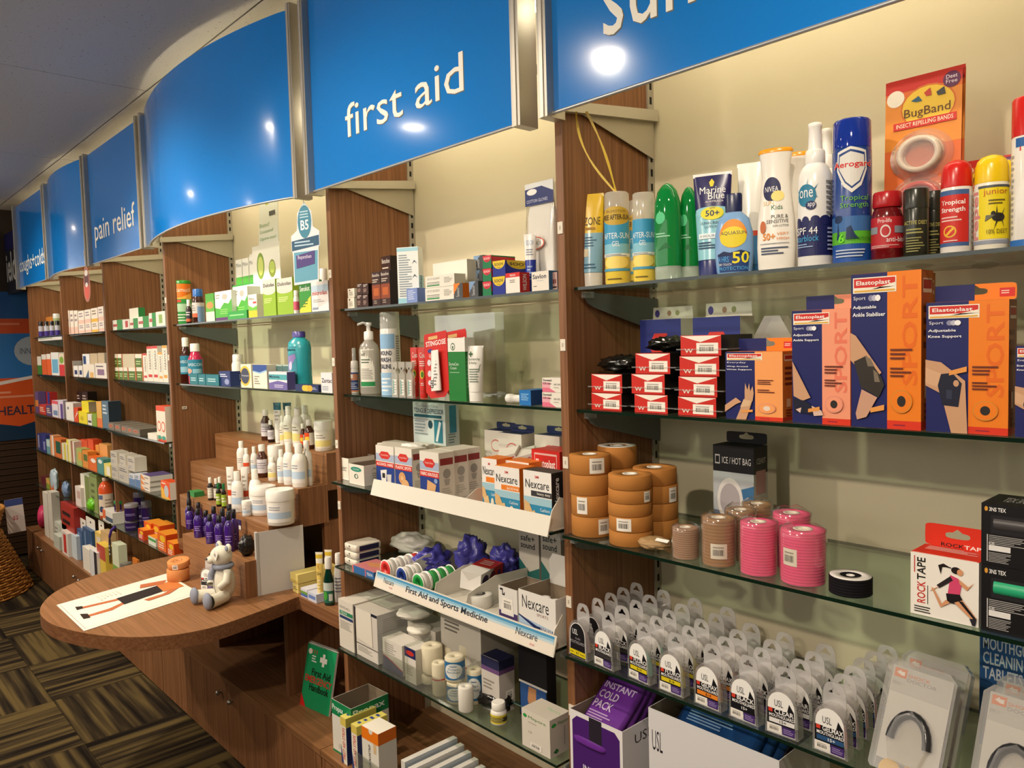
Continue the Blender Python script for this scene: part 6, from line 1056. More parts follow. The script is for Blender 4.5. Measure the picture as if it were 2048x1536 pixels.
bx('kiwi_powder_box', 'white and green wave carton with green tray in front', 1, .03, 470, 497, 574, .05, 'ecebe2', PH('2f9a3a'), side='d8dcd0')
bx('sample_tray', 'low green counter tray before the wave carton', 1, .008, 456, 494, 622, .02, '2f9a3e', [('l', .1, .3, .9, .7, 1, '8acc8a')], side='2a8a36')
bx('drops_box', 'small white and yellow drops carton', 1, .01, 498, 515, 589, .03, 'ece8dc', [('r', 0, .0, 1, .3, 'e0c02a'), ('p', [(0, .3), (1, .3), (1, .5), (.5, .42), (0, .55)], '6ab83a'), ('t', 'Phloe', .1, .75, .7, .88, '6a665e'), ('r', .55, .6, .95, .68, 'd03a3a')], side='dcd6c8')
# cardboard display with kiwi fruit
s = slot(1, .12, 468, 566, 492); e = tag(empty('cardboard_display', (s[0], s[1], s[4])), 'white cardboard counter display with green kiwi fruit pictures', 'display'); w_, h = s[2], s[3]
G().box(0, w_*.47, 0, .09, 0, h*.5, CARD('dfe0d6')).box(0, w_*.47, 0, .09, h*.5, h*.52, CARD('2f9a3e')).obj('tray_box', e)
fr = G().box(w_*.47, w_, -.002, 0, 0, h, CARD('eceade')).obj('front_panel', e)
p = G(); art_on(p, lambda u, v, o: (w_*(.47+.53*u), -.002-o, h*v), [('e', .3, .72, .14, .18, '7a9a2a'), ('e', .3, .72, .1, .13, 'c8d46a'), ('e', .72, .66, .12, .12, '7a8a2a'), ('e', .72, .68, .1, .08, 'b8cc5a'), ('p', [(.4, .2), (.5, .5), (.55, .3), (.62, .48), (.66, .2)], 'c0c4bc'), ('e', .15, .2, .1, .1, '8a9a3a')]); p.obj('printed_artwork', fr)
sp = G().prism([(w_*.6, h), (w_*.98, h), (w_, h*1.62), (w_*.66, h*1.66)], .0, .0015, CARD('e4e6da'), 'xz').obj('header_card', e)
p = G(); art_on(p, lambda u, v, o: (w_*(.63+.33*u), -o, h*(1.02+.58*v)), [('e', .5, .92, .14, .08, 'a8b82a'), ('t', 'Bloated?', .02, .36, .6, .45, '6a9a5a'), ('t', 'Constipated?', .02, .2, .8, .29, '6a9a5a'), ('t', 'Digestive issues?', .02, .04, .95, .13, '6a9a5a'), ('r', .6, .58, .95, .68, '4a4a44')]); p.obj('header_print', sp)
G().prism([(0, h*.52), (w_*.47, h*.62), (w_*.47, h*.97), (w_*.2, h*.95)], .04, .0415, CARD('e6e6dc'), 'xz').obj('back_flap', e)
for k in range(3): carton('kiwi_sachet_box', 'small white and green carton in the cardboard display, %s' % ('left', 'middle', 'right')[k], (s[0]+w_*(.04+.145*k)+.001, s[1]+.01, w_*.13, h*.36, s[4]+h*.525), .025, 'ecebe2', [('r', 0, 0, 1, .3, '4aa834'), ('t', 'Phloe', .1, .7, .9, .85, '5a5a54')], side='dcdcd2', group='small cartons in the display')
DU = [('r', 0, 0, 1, .68, '8aae24'), ('r', 0, .68, 1, 1, 'c9c6bc'), ('e', .5, .68, .5, .1, 'c9c6bc'), ('T', 'Dulcolax', .06, .8, .94, .9, '2a2e22'), ('l', .1, .35, .8, .5, 3, 'c8d88a')]
bx('laxative_box', 'lime green and silver carton, left of two', 1, .014, 528, 553, 559, .05, '8aae24', DU, side='9ab83a', group='lime and silver cartons')
bx('laxative_box', 'lime green and silver carton, right of two', 1, .012, 556, 587, 556, .05, '8aae24', DU, side='9ab83a', group='lime and silver cartons')
for k, (xl, xr, yt, d) in enumerate(((590, 612, 534, .06), (615, 638, 536, .055), (640, 660, 537, .05))):
    vessel('tonic_bottle', 'white bottle with pink label behind the green cartons, %s' % ('left', 'middle', 'right')[k], cslot(1, d, xl, xr, yt), [('body', PLAS('ece6de'), [(0, .96), (.02, 1), (.66, 1), (.76, .7)]), ('cap', PLAS('efebe2'), [(.76, .8), (.98, .78), (1, .7)])], (2.8, .1, .62, 0, [('r', 0, 0, 1, 1, 'e6a8b4'), ('r', 0, .55, 1, .8, 'c83a5a')]), group='white tonic bottles')
vessel('tonic_bottle', 'small white bottle with pink label before the tonics', cslot(1, .01, 588, 600, 581), [('body', PLAS('ece6de'), [(0, .96), (.02, 1), (.66, 1), (.76, .7)]), ('cap', PLAS('efebe2'), [(.76, .8), (.98, .78), (1, .7)])], (2.8, .1, .62, 0, [('r', 0, .1, 1, .8, 'd85a74')]))
bx('laxative_box', 'green and yellow carton with slanted white lettering', 1, .01, 600, 623, 560, .04, '2f8a2e', [('p', [(0, 0), (1, 0), (1, .5), (0, .1)], 'd8cc3a'), ('r', 0, .7, 1, .95, '1f6a24'), ('t', 'Senokot', .08, .66, .92, .82, 'f0f0e8'), ('l', .1, .15, .8, .4, 3, '4a7a1e')], side='2a7a28')
bx('enema_box', 'white carton lettered microlax in red', 1, .01, 624, 658, 563, .05, 'e6dfdc', [('r', 0, .66, 1, .88, 'b8ccdc'), ('T', 'microlax', .06, .55, .94, .7, 'b83a30'), ('r', .06, .06, .4, .14, '8a94a8'), ('l', .1, .3, .8, .42, 2, 'a8a4a0')], side='d8d2d0')
# hanging B5 wobbler
q = onX((652, 440), -.93); e = tag(empty('shelf_wobbler', (-1.0, -.045, 1.78)), 'teal shelf wobbler lettered B5 hanging below the sign post', 'shelf talker')
pts = [(-.055, -.12), (.05, -.115), (.054, -.015), (.06, -.01), (.06, .03), (.034, .045), (.03, .09), (.0, .12), (-.03, .09), (-.034, .04), (-.06, .025), (-.06, -.02), (-.055, -.025)]
c = G().prism(pts, 0, .001, CARD('d8dce0'), 'xz').obj('card', e)
p = G(); art_on(p, lambda u, v, o: ((u-.5)*.12, -o, (v-.5)*.24), [('p', [(.07, .03), (.88, .05), (.92, .4), (.08, .4)], '5f9cb4'), ('e', .5, .76, .24, .2, '3a7f98'), ('T', 'B5', .36, .66, .64, .78, 'f0f2f2'), ('l', .34, .8, .66, .9, 3, 'a8ccd8'), ('p', [(.02, .42), (.98, .46), (.98, .58), (.02, .54)], '24506e'), ('l', .12, .46, .88, .54, 2, 'a8c4d4'), ('p', [(.16, .2), (.8, .24), (.82, .4), (.16, .36)], '4a3a7a'), ('t', 'Bepanthen', .22, .3, .7, .36, 'd8d0e0')]); p.obj('printed_artwork', c)
G().tube([(0, .0005, .115), (.0, -.004, .14)], .0008, METAL).obj('clip', e); e.rotation_euler = (0, 0, .25)
# ---- second shelf
vessel('antacid_bottle', 'dark brown bottle with teal label at the left end', cslot(2, .012, 362, 387, 675), [('body', P('3a140c', .12, 0, .6), [(0, .95), (.02, 1), (.6, 1), (.74, .6), (.8, .45)]), ('cap', PLAS('ece8de'), [(.8, .58), (.98, .58), (1, .5)])], (3.0, .2, .6, 0, [('r', 0, 0, 1, 1, '2a7f9a'), ('t', 'GAVISCON', .05, .6, .95, .75, 'e0ecf0'), ('r', .1, .1, .9, .4, '8ab8c8')]), ry=.8)
vessel('antacid_bottle', 'pink bottle with teal label in front of the brown one', cslot(2, .004, 377, 410, 687), [('body', P('c01a4e', .2, 0, .6), [(0, .95), (.02, 1), (.6, 1), (.74, .65), (.8, .5)]), ('cap', PLAS('ece8de'), [(.8, .62), (.98, .62), (1, .54)])], (3.0, .2, .6, 0, [('r', 0, 0, 1, 1, '2a7f9a'), ('t', 'GAVISCON', .05, .6, .95, .78, 'e0ecf0'), ('e', .3, .3, .16, .16, 'd8a08a'), ('r', .5, .15, .9, .42, '8ab8c8')]), ry=.8)
for k, (xl, xr) in enumerate(((380, 396), (397, 411), (412, 438))): bx('antacid_box', 'low teal tablet carton, %s of three' % ('left', 'middle', 'right')[k], 2, .004, xl, xr, 748+k, .03, '1f7480', [('l', .15, .3, .85, .7, 2, 'b8d8dc')], side='1a666f', group='low teal tablet cartons')
bx('antacid_box', 'navy carton with pale swirl', 2, .01, 439, 461, 743, .04, '24356e', [('l', .1, .6, .8, .85, 2, 'd8dcec'), ('e', .7, .3, .2, .2, '8a94c0')], side='2c3f7c')
vessel('tablet_bottle', 'white tablet bottle with navy band', cslot(2, .03, 465, 492, 709), [('body', PLAS('ece8dc'), [(0, .96), (.02, 1), (.68, 1), (.78, .8)]), ('cap', PLAS('efebe0'), [(.78, .84), (.97, .82), (1, .74)])], (3.0, .08, .62, 0, [('r', 0, .1, 1, .65, '2a3a6a'), ('l', .1, .2, .9, .55, 3, 'b8c0d8')]))
bx('reflux_box', 'white and yellow carton with a dark oval', 2, .01, 483, 504, 729, .05, 'e6dfc8', [('e', .4, .5, .5, .44, 'e0b83a'), ('e', .4, .5, .4, .34, '3a4058'), ('t', 'Omeprazole', .06, .46, .76, .55, 'e0e0e8')], side='dcd4bc')
bx('reflux_box', 'white carton with a blue wave at the top', 2, .01, 507, 535, 730, .05, 'e8e0cc', [('p', [(0, .75), (.5, .68), (1, .8), (1, 1), (0, 1)], '2a4a90'), ('p', [(0, .7), (.5, .62), (1, .74), (1, .8), (.5, .68), (0, .75)], '8ab4d8'), ('l', .1, .15, .5, .55, 4, '8a847a')], side='dcd4c0')
MY = [('r', 0, 0, 1, 1, 'd8d6dc'), ('r', 0, .55, 1, .85, '4aa0a8'), ('T', 'Mylanta', .03, .6, .6, .8, '1f2a4a'), ('p', [(0, 0), (1, 0), (1, .4), (.5, .5), (0, .35)], '6a60a0'), ('l', .3, .1, .9, .3, 2, 'c8c4dc')]
bx('antacid_box', 'teal and violet antacid carton in front of three small ones', 2, .008, 539, 575, 744, .03, 'd8d6dc', MY, side='5a5494')
for k in range(3): bx('antacid_box', 'pale grey green carton behind the violet one, %s' % ('left', 'middle', 'right')[k], 2, .045, 541+k*13, 553+k*13, 730, .03, 'a8b8b0', [('r', 0, .6, 1, .95, '4a6a6a')], side='98a8a0', group='pale cartons behind the violet one')
vessel('antacid_bottle', 'large turquoise bottle with violet cap', cslot(2, .03, 577, 629, 663), [('body', PLAS('2fa3ae'), [(0, .94), (.02, 1), (.5, .97), (.7, 1), (.82, .9), (.88, .55), (.9, .48)]), ('cap', PLAS('4f4796'), [(.9, .56), (.985, .56), (1, .5)])], (1.4, .1, .74, -.7, [('r', 0, 0, 1, 1, '3a8a9c'), ('T', 'Mylanta', .05, .86, .95, .96, '16384a'), ('p', [(.05, .3), (.4, .35), (.95, .7), (.9, .8), (.05, .72)], '8a7ab4'), ('e', .5, .5, .16, .14, 'c8c0dc'), ('l', .1, .05, .9, .2, 3, 'b8d8dc')]), ry=.62)
bx('tablet_box', 'flat navy carton with gold twists', 2, .002, 591, 637, 770, .03, '20305e', [('e', .5, .5, .12, .46, 'd8b83a'), ('e', .64, .5, .12, .46, 'c8a02a'), ('e', .4, .5, .1, .44, 'd8b83a'), ('l', .75, .3, .95, .7, 2, 'a8b0c8')], side='1c2a54')
bx('tablet_box', 'white carton lettered Zantac beside the upright', 2, .008, 643, 665, 746, .04, 'ddd9dc', [('T', 'Zantac', .06, .5, .98, .72, '2a3038'), ('l', .1, .1, .8, .35, 3, '8a9aa8')], side='d0ccd0')
tag(G().box(0, .02, -.0006, 0, 0, .012, CARD('e6dccc')).box(.004, .016, -.0009, -.0006, .004, .007, CARD('4a3a30')).obj('shelf_sticker', None, (-2.3, .0, 1.28), 0), 'small white sticker with a moustache mark on the upright', 'sticker')
bpy.data.objects['shelf_sticker'].location = (-2.3195, .04, onX((374, 815), -2.32)[2]-.006); bpy.data.objects['shelf_sticker'].rotation_euler = (0, 0, math.pi/2)
# ---- bottles on the stepped stand
WB = PLAS('ede9e0')
def lot(lab, st, y, xl, xr, yt, kind, ky=None):
    z = STEP[st]; X, Y, r, h, z2 = cslot(7, 0, xl, xr, yt, z=z, y=y)
    LB = {'y': [('r', 0, 0, 1, 1, 'ebe5d8'), ('r', .0, .1, 1, .5, 'e8d88a'), ('l', .1, .6, .7, .9, 2, '9a968c')], 'b': [('r', 0, 0, 1, 1, 'ebe7e2'), ('r', .0, .2, 1, .55, 'b8cce0'), ('l', .1, .65, .7, .9, 2, '9aa0a8')], 'r': [('r', 0, .4, 1, .7, 'd8502a')], 'w': [('l', .1, .3, .9, .7, 3, 'b8b2a6')], 'o': [('r', 0, 0, 1, 1, 'd84a1c'), ('e', .4, .5, .25, .2, 'e8c03a'), ('r', .55, 0, 1, 1, 'e0d8cc')]}
    s = (X, Y, r, h, z2+.0004); g_ = 'bottles on the stepped stand'
    if kind[0] == 'B': return vessel('lotion_bottle', lab, s, [('body', WB, [(0, .94), (.02, 1), (.6, 1), (.72, .82), (.78, .45)]), ('cap', PLAS('f2efe6'), [(.78, .52), (.98, .52), (1, .46)])], (2.2, .1, .58, 0, LB[kind[1]]), ry=.75, group=g_)
    if kind[0] == 'J': return vessel('cream_jar', lab, s, [('body', WB, [(0, .9), (.02, .95), (.7, .97)]), ('lid', PLAS('f4f1ea'), [(.7, 1), (.72, 1.01), (.95, 1), (1, .95)])], (2.0, .1, .62, 0, LB[kind[1]]), cat='jar', group=g_)
    if kind[0] == 'A': return vessel('amber_bottle', lab, s, [('body', P('4a2410' if kind[1] != 'w' else '2a1610', .12, 0, .6), [(0, .95), (.02, 1), (.62, 1), (.76, .55), (.8, .45)]), ('cap', PLAS('f0ece2'), [(.8, .62), (.98, .62), (1, .54)])], (2.8, .14, .56, 0, [('r', 0, 0, 1, 1, 'd8d4d8'), ('l', .1, .3, .9, .8, 3, '9a90a0')] if kind[1] != 'o' else LB['o']), group=g_)
    if kind[0] == 'G': return vessel('oil_bottle', lab, s, [('body', P('1c140e', .12, 0, .6), [(0, .95), (.02, 1), (.62, 1), (.76, .5)]), ('cap', PLAS({'g': '1f6a3a', 'w': 'ece8dc'}[kind[1]]), [(.76, .62), (.98, .62), (1, .54)])], (2.8, .1, .56, 0, [('r', 0, 0, 1, 1, '9ab83a' if kind[1] == 'g' else 'cfc9bc'), ('l', .1, .3, .9, .8, 2, 'e8e8d8')]), group=g_)
    if kind[0] == 'T': return squeeze_tube('cream_tube', lab, s, 'f0ece4', [(0, .25, 'efebe4'), (.25, .4, 'd04a2a') if kind[1] == 'r' else (.25, .4, 'efebe4'), (.4, 1, 'efebe4')] if kind[1] != 't' else [(0, .8, 'efebe4'), (.8, 1, '2a6a7a')], [('l', .2, .5, .8, .8, 3, 'b0aaa0')], caph=.08, group=g_)
lot('amber medicine bottle with white cap, left on the top step', 'a', .19, 523, 543, 820, 'Aa'); lot('short amber bottle in front on the top step', 'a', .178, 536, 550, 841, 'Aw')
lot('white tube with teal end on the top step', 'a', .185, 549, 566, 806, 'Tt'); lot('second white tube with teal end behind', 'a', .23, 568, 586, 806, 'Tt')
for k, (xl, xr, yt, y, lab) in enumerate(((560, 572, 832, .178, 'small white lotion bottle front of the top step'), (568, 590, 813, .185, 'white lotion bottle with yellow label, left on the top step'), (585, 610, 815, .178, 'white lotion bottle with yellow label, right on the top step'), (600, 626, 811, .235, 'white lotion bottle at the back of the top step'))): lot(lab, 'a', y, xl, xr, yt, 'By')
lot('small amber bottle with red orange label, left', 'a', .182, 601, 614, 848, 'Ao'); lot('amber bottle with red orange label, right', 'a', .178, 610, 630, 840, 'Ao'); lot('large white jar with yellow label on the top step', 'a', .176, 629, 668, 842, 'Jy')
lot('tall white bottle at the left of the second step', 'b', .09, 474, 495, 883, 'Bw'); lot('white bottle with red band on the second step', 'b', .07, 487, 502, 897, 'Br'); lot('white bottle beside the dark capped jar', 'b', .08, 502, 518, 894, 'Bb'); lot('dark necked white labelled bottle on the second step', 'b', .07, 515, 537, 890, 'Aa')
lot('white jar with yellow label on the second step', 'b', .085, 537, 571, 891, 'Jy'); lot('small white bottle before the second step jar', 'b', .064, 536, 556, 915, 'By'); lot('white bottle with blue label, left of the second step group', 'b', .066, 555, 574, 900, 'Bb'); lot('white bottle with blue label, centre front of the second step', 'b', .064, 567, 593, 886, 'Bb'); lot('large white bottle with blue label at the second step front', 'b', .062, 584, 617, 888, 'Bb'); lot('white bottle with blue label behind on the right', 'b', .1, 604, 628, 882, 'Bb')
for k, (xl, xr, yt) in enumerate(((416, 428, 956), (428, 440, 958), (436, 447, 955))): lot('small dark oil bottle with white cap, %s' % ('left', 'middle', 'right')[k], 'c', -.02+.015*(k % 2), xl, xr, yt, 'Gw')
for k, (xl, xr, yt) in enumerate(((433, 444, 967), (444, 454, 968))): lot('small oil bottle with green cap, %s' % ('left', 'right')[k], 'c', -.045, xl, xr, yt, 'Gg')
lot('white tube with red band on the third step, left', 'c', -.03, 455, 472, 935, 'Tr'); lot('white tube with red band on the third step, right', 'c', -.005, 484, 500, 935, 'Tr'); lot('white bottle with blue label on the third step, left', 'c', -.045, 464, 490, 944, 'Bb'); lot('white bottle with blue label on the third step, right', 'c', -.01, 499, 527, 940, 'Bb')
lot('low white jar at the front of the third step', 'c', -.048, 484, 505, 1002, 'Jb'); lot('wide white jar with blue label, rear of two', 'c', -.02, 500, 560, 972, 'Jb'); lot('wide white jar with blue label, front of two', 'c', -.047, 533, 594, 980, 'Jb')
tag(G().box(0, .03, -.0008, 0, 0, .034, CARD('3a2f5e')).box(0, .03, -.0011, -.0008, 0, .014, CARD('e4ded8')).obj('step_tag', None, (xat(476, 1060, -.05, .84), -.0505, .84)), 'purple and white tag on the third step riser', 'tag')
tag(G().box(0, .06, 0, .04, 0, .02, CARD('3a8a4a')).obj('green_carton', None, (xat(380, 1010, -.03, .888), -.035, .8886)), 'flat green carton on the third step at the left', 'box')
PUR = P('3a1a72', .15, 0, .6, .4)
for k, (xl, xr, yt, y) in enumerate(((372, 390, 1012, -.1), (388, 408, 1018, -.128), (404, 424, 1022, -.1), (412, 432, 1030, -.131), (430, 452, 1032, -.131), (420, 440, 1014, -.085), (438, 458, 1018, -.1), (450, 471, 1024, -.128), (462, 480, 1020, -.1), (452, 472, 1010, -.078), (390, 408, 1006, -.078))):
    X, Y, r, h, z = cslot(7, 0, xl, xr, yt, z=STEP['d'], y=y)
    vessel('lavender_spray', 'purple glass bottle with black cap on the lowest step, %s' % ('first from the left', 'second, front', 'third', 'fourth, front', 'fifth, front', 'sixth, rear', 'seventh', 'eighth, front', 'ninth, front', 'tenth, rear', 'rear left')[k], (X, Y, r, h, z), [('body', PUR, [(0, .94), (.03, 1), (.62, 1), (.74, .62), (.78, .4)]), ('cap', PLAS('15131a'), [(.78, .5), (.99, .48), (1, .4)])], (2.2, .12, .5, 0, [('l', .15, .3, .85, .8, 3, '9a84c4')]), group='purple bottles on the lowest step')
X, Y, r, h, z = cslot(7, 0, 371, 390, 984, z=STEP['d'], y=-.085)
vessel('lavender_spray', 'tall purple spray bottle with a black pump, far left', (X, Y, r, h, z), [('body', PUR, [(0, .94), (.03, 1), (.45, 1), (.56, .6), (.6, .4)]), ('pump', PLAS('15131a'), [(.6, .55), (.76, .5), (.78, .36), (.97, .34), (1, .25)])], (2.2, .1, .4, 0, [('l', .15, .3, .85, .8, 3, '9a84c4')]))
# ---- on the counter
zc_ = SZ[7]+.0006
def at7(px, py): q = onZ((px, py), SZ[7]); return q[0], q[1]
A, B, C_, D = [Vector((*at7(*p), 0)) for p in ((113, 1211), (168, 1263), (402, 1190), (333, 1148))]
u_ = (B-A); v_ = (D-A); o0 = A
e = tag(empty('counter_poster', (A.x, A.y, zc_)), 'white laminated poster of a figure lying flat on the counter', 'poster')
def pq(u, v, o): q = u_*u+v_*v; return (q.x, q.y, .0012+o)
g = G(); g.add([pq(0, 0, 0), pq(1, 0, 0), pq(1, 1, 0), pq(0, 1, 0), pq(0, 0, -.0011), pq(1, 0, -.0011), pq(1, 1, -.0011), pq(0, 1, -.0011)], [(0, 1, 2, 3), (0, 4, 5, 1), (1, 5, 6, 2), (2, 6, 7, 3), (3, 7, 4, 0)], P('f2ede0', .2)); s_ = g.obj('sheet', e)
p = G(); art_on(p, pq, [('r', .04, .02, .96, .024, '8a8a80'), ('r', .94, .02, .944, .98, '8a8a80'), ('p', [(.3, .14), (.36, .13), (.45, .46), (.38, .46)], 'b8673f'), ('p', [(.6, .12), (.66, .12), (.68, .3), (.58, .46), (.52, .46), (.6, .3)], 'b8673f'), ('p', [(.24, .1), (.36, .09), (.36, .14), (.28, .15)], '2a1c18'), ('p', [(.5, .08), (.68, .07), (.7, .12), (.56, .13)], '2a1c18'), ('p', [(.36, .42), (.62, .42), (.58, .78), (.34, .8)], '241c20'), ('p', [(.3, .8), (.6, .78), (.62, .97), (.34, .97)], 'c8773f'), ('p', [(.66, .58), (.74, .6), (.72, .8), (.62, .92), (.58, .86), (.66, .76)], 'b8673f'), ('p', [(.14, .7), (.26, .66), (.34, .86), (.24, .92)], 'b8673f'), ('l', .1, .3, .3, .5, 6, 'd8d4c8')]); p.obj('printed_figure', s_)
X, Y = at7(357, 1160); roll('strapping_tape', 'tan tape roll lying on the poster, lower of two', X, Y, zc_+.0016, .037, .04, 'd08a52', rc=.36, core='f0ebe0')
o = roll('strapping_tape', 'tan tape roll resting tilted on another, upper of two', X-.004, Y+.006, zc_+.048, .037, .022, 'd08a52', rc=.36, core='d08a52', sticker=(.9, .1, .9, .5)); o.rotation_euler = (.12, .1, 0)
X, Y = at7(415, 1182)
mouthguard('clear mouthguard pack standing on the counter beside the bear', X, Y, zc_+.0014, 'b15', '3a3638', .5, 'mouthguard packs in rows')
# plush bear
BW, BG = P('d9d4c4', .95, 0, .1), P('8f94a4', .95, 0, .1)
X, Y = at7(432, 1206); e = tag(empty('plush_bear', (X, Y+.03, zc_), .1), 'cream and blue grey plush bear sitting on the counter', 'soft toy'); S = 1.0
G().ell((0, 0, .062), (.036, .034, .062), BW, 20, 14).obj('body', e)
hd = G().ell((.0, -.006, .148), (.036, .034, .033), BW, 20, 14).obj('head', e)
G().ell((-.010, -.036, .14), (.016, .014, .013), BW, 14, 10).obj('muzzle', hd); G().ell((-.012, -.05, .145), (.005, .004, .004), P('4a4a52', .5), 8, 6).obj('nose', hd)
for sx_ in (-1, 1):
    er = G().ell((sx_*.03, .004, .176), (.014, .008, .014), BW, 12, 8).obj('ear', hd); G().ell((sx_*.03, -.003, .176), (.009, .004, .009), BG, 10, 6).obj('ear_lining', er)
    G().ell((-.008+sx_*.014, -.034, .156), (.0028, .0025, .0028), P('15131a', .2), 8, 6).obj('eye', hd)
    G().tube([(sx_*.03, -.004, .105), (sx_*.046, -.014, .075), (sx_*.03, -.03, .055)], [.013, .014, .013], BW, 12).obj('arm', e)
    lg = G().tube([(sx_*.018, -.01, .022), (sx_*.034, -.045, .022), (sx_*.042, -.072, .024)], [.02, .02, .021], BW, 14).obj('leg', e)
    G().ell((sx_*.043, -.080, .028), (.021, .012, .027), BG, 14, 10).obj('foot', lg)
sc_ = G().tube([(math.cos(a)*.027, math.sin(a)*.026-.002, .116) for a in [k*math.pi/8 for k in range(16)]], .009, BG, 10, closed=True).obj('scarf', e)
G().tube([(-.01, -.028, .112), (-.014, -.038, .09), (-.012, -.04, .075)], [.008, .01, .009], BG, 8).obj('scarf_end', sc_)
tg = G().box(-.012, .012, -.0006, 0, -.014, .014, WHITE, M=Matrix.Translation((.02, -.036, .16))@Matrix.Rotation(.5, 4, 'Y')).obj('price_tag', hd)
p = G(); art_on(p, lambda u, v, o: Matrix.Translation((.02, -.0366, .16))@Matrix.Rotation(.5, 4, 'Y')@Vector(((u-.5)*.022, -o, (v-.5)*.024)), [('b', .1, .1, .9, .9)]); p.obj('barcode', tg)
sm_ = G(); sm_.tube([(0, -.0345*math.cos(t), .062+.0625*math.sin(t)) for t in [-1.2+k*.2 for k in range(12)]], .0006, BG, 5); sm_.obj('seam', e)
# gift bag, leaflet holder, toothpaste and mouthwash
X, Y = at7(500, 1150); crumple('gift_bag', 'shiny black gathered gift bag behind the bear', (xat(497, 1110, -.09, STEP['d']), -.095, STEP['d']+.0006), (.022, .026, .034), P('100f12', .22, 0, .7), 'bag', 51.0, wob=.4)
X, Y = at7(520, 1192); X2, Y2 = at7(611, 1172); rzh = math.atan2(Y2-Y, X2-X); wd = math.hypot(X2-X, Y2-Y)
e = tag(empty('leaflet_holder', (X, Y, zc_), rzh), 'upright white sheet in a clear leaflet holder on the counter', 'leaflet holder'); hh = .21
G().box(0, wd, 0, .0015, 0, hh, P('d4d2d0', .35)).obj('sheet', e); G().box(-.006, .002, -.002, .014, 0, hh, P('b8b6b2', .3)).obj('acrylic_edge', e)
G().box(0, wd, .002, .05, 0, .0015, CLEAR('f4f4f2', .06, 1.6)).obj('foot', e)
def cbox(lab, pl, pr, yt, dep, col, art, z=0.0, nm_='toothpaste_box', cat='box', side=None):
    a = onZ(pl, SZ[7]+z); b_ = onZ(pr, SZ[7]+z); rz = math.atan2(b_[1]-a[1], b_[0]-a[0]); w_ = math.hypot(b_[0]-a[0], b_[1]-a[1]); h = onY((pl[0], yt), a[1])[2]-SZ[7]-z
    return carton(nm_, lab, (a[0], a[1], w_, h, zc_+z), dep, col, art, side=side, rz=rz, cat=cat)
Xr = -1.18
def run(lab, px0, px1, yt, d, dep, col, art, z=0.0, h=None):
    y = -.006+d; a = xat(px0, 1190, y, SZ[7]+z); b_ = xat(px1, 1190, y, SZ[7]+z); hh_ = h or onY(((px0+px1)/2, yt), y)[2]-SZ[7]-z
    carton('toothpaste_box', lab, (a, y, b_-a, hh_, zc_+z), dep, col, art, side=col, group='toothpaste cartons')
run('small white and navy toothpaste carton at the counter corner', 569, 582, 1160, .03, .05, 'c8c8d0', [('r', 0, 0, 1, .4, '2a3a6a'), ('l', .1, .5, .9, .8, 2, '4a4a7a')])
run('yellow toothpaste carton underneath the other yellow one', 586, 597, 1170, .012, .13, 'dcca7a', [('l', .1, .3, .9, .7, 2, '7a6a3a')], h=.03)
run('yellow toothpaste carton lying on top of the pile', 581, 596, 1140, .012, .15, 'e0cd7a', [('r', 0, 0, 1, .3, 'c8b05a')], z=.032, h=.03)
run('white blue and green toothpaste carton, left of two', 602, 615, 1180, .008, .1, 'd4d4dc', [('r', 0, .4, 1, .7, '6a9a3a'), ('r', 0, .1, 1, .4, '4a6ab0')], h=.028)
run('white and blue toothpaste carton, right of two', 616, 633, 1182, .006, .1, 'ccd0de', [('r', .1, .3, .9, .7, '6a84c0')], h=.028)
def ctr(px0, px1, yt, y): X, Y, r, h, z = cslot(7, 0, px0, px1, yt, z=SZ[7], y=y); return X, Y, r, h, zc_
squeeze_tube('ointment_tube', 'yellow and white ointment tube standing, front of two', ctr(634, 650, 1106, .012), 'efe8d4', [(0, .75, 'e8c86a'), (.75, 1, 'efe8d4')], [('r', .0, .86, 1, .95, 'd8b83a'), ('t', 'K', .3, .62, .6, .74, 'c88a2a'), ('t', 'Dry', .2, .46, .8, .56, '3a3a3a'), ('l', .2, .1, .8, .4, 4, 'f0e0b0')], caph=.1)
squeeze_tube('ointment_tube', 'yellow and white ointment tube standing behind', ctr(652, 668, 1101, .06), 'efe8d4', [(0, .75, 'e8c86a'), (.75, 1, 'efe8d4')], [('r', .0, .86, 1, .95, 'd8b83a')], caph=.1)
vessel('mouthwash_bottle', 'dark green mouthwash bottle with white cap', ctr(648, 671, 1116, .008), [('body', CLEAR('1c6a50', .6, 1.4, '0c3a2c', .05), [(0, .94), (.03, 1), (.52, 1), (.68, .62), (.76, .45)]), ('cap', PLAS('f2efe6'), [(.76, .62), (.79, .66), (.97, .64), (1, .56)])], (2.4, .06, .48, 0, [('r', 0, .0, 1, 1, '2a6a54'), ('r', 0, .6, 1, 1, 'c0ccc4'), ('e', .3, .35, .2, .22, '4aa03a'), ('r', .6, .1, .9, .45, 'd8dcd6')]), ry=.75)
vessel('mouthwash_bottle', 'white rinse bottle half hidden by the upright', ctr(670, 690, 1108, .05), [('body', PLAS('e8e6e0'), [(0, .94), (.03, 1), (.6, 1), (.74, .75), (.8, .6)]), ('cap', PLAS('f2efe6'), [(.8, .7), (.97, .68), (1, .6)])], (2.4, .1, .58, 0, [('l', .1, .2, .9, .9, 5, '8a8a98')]))
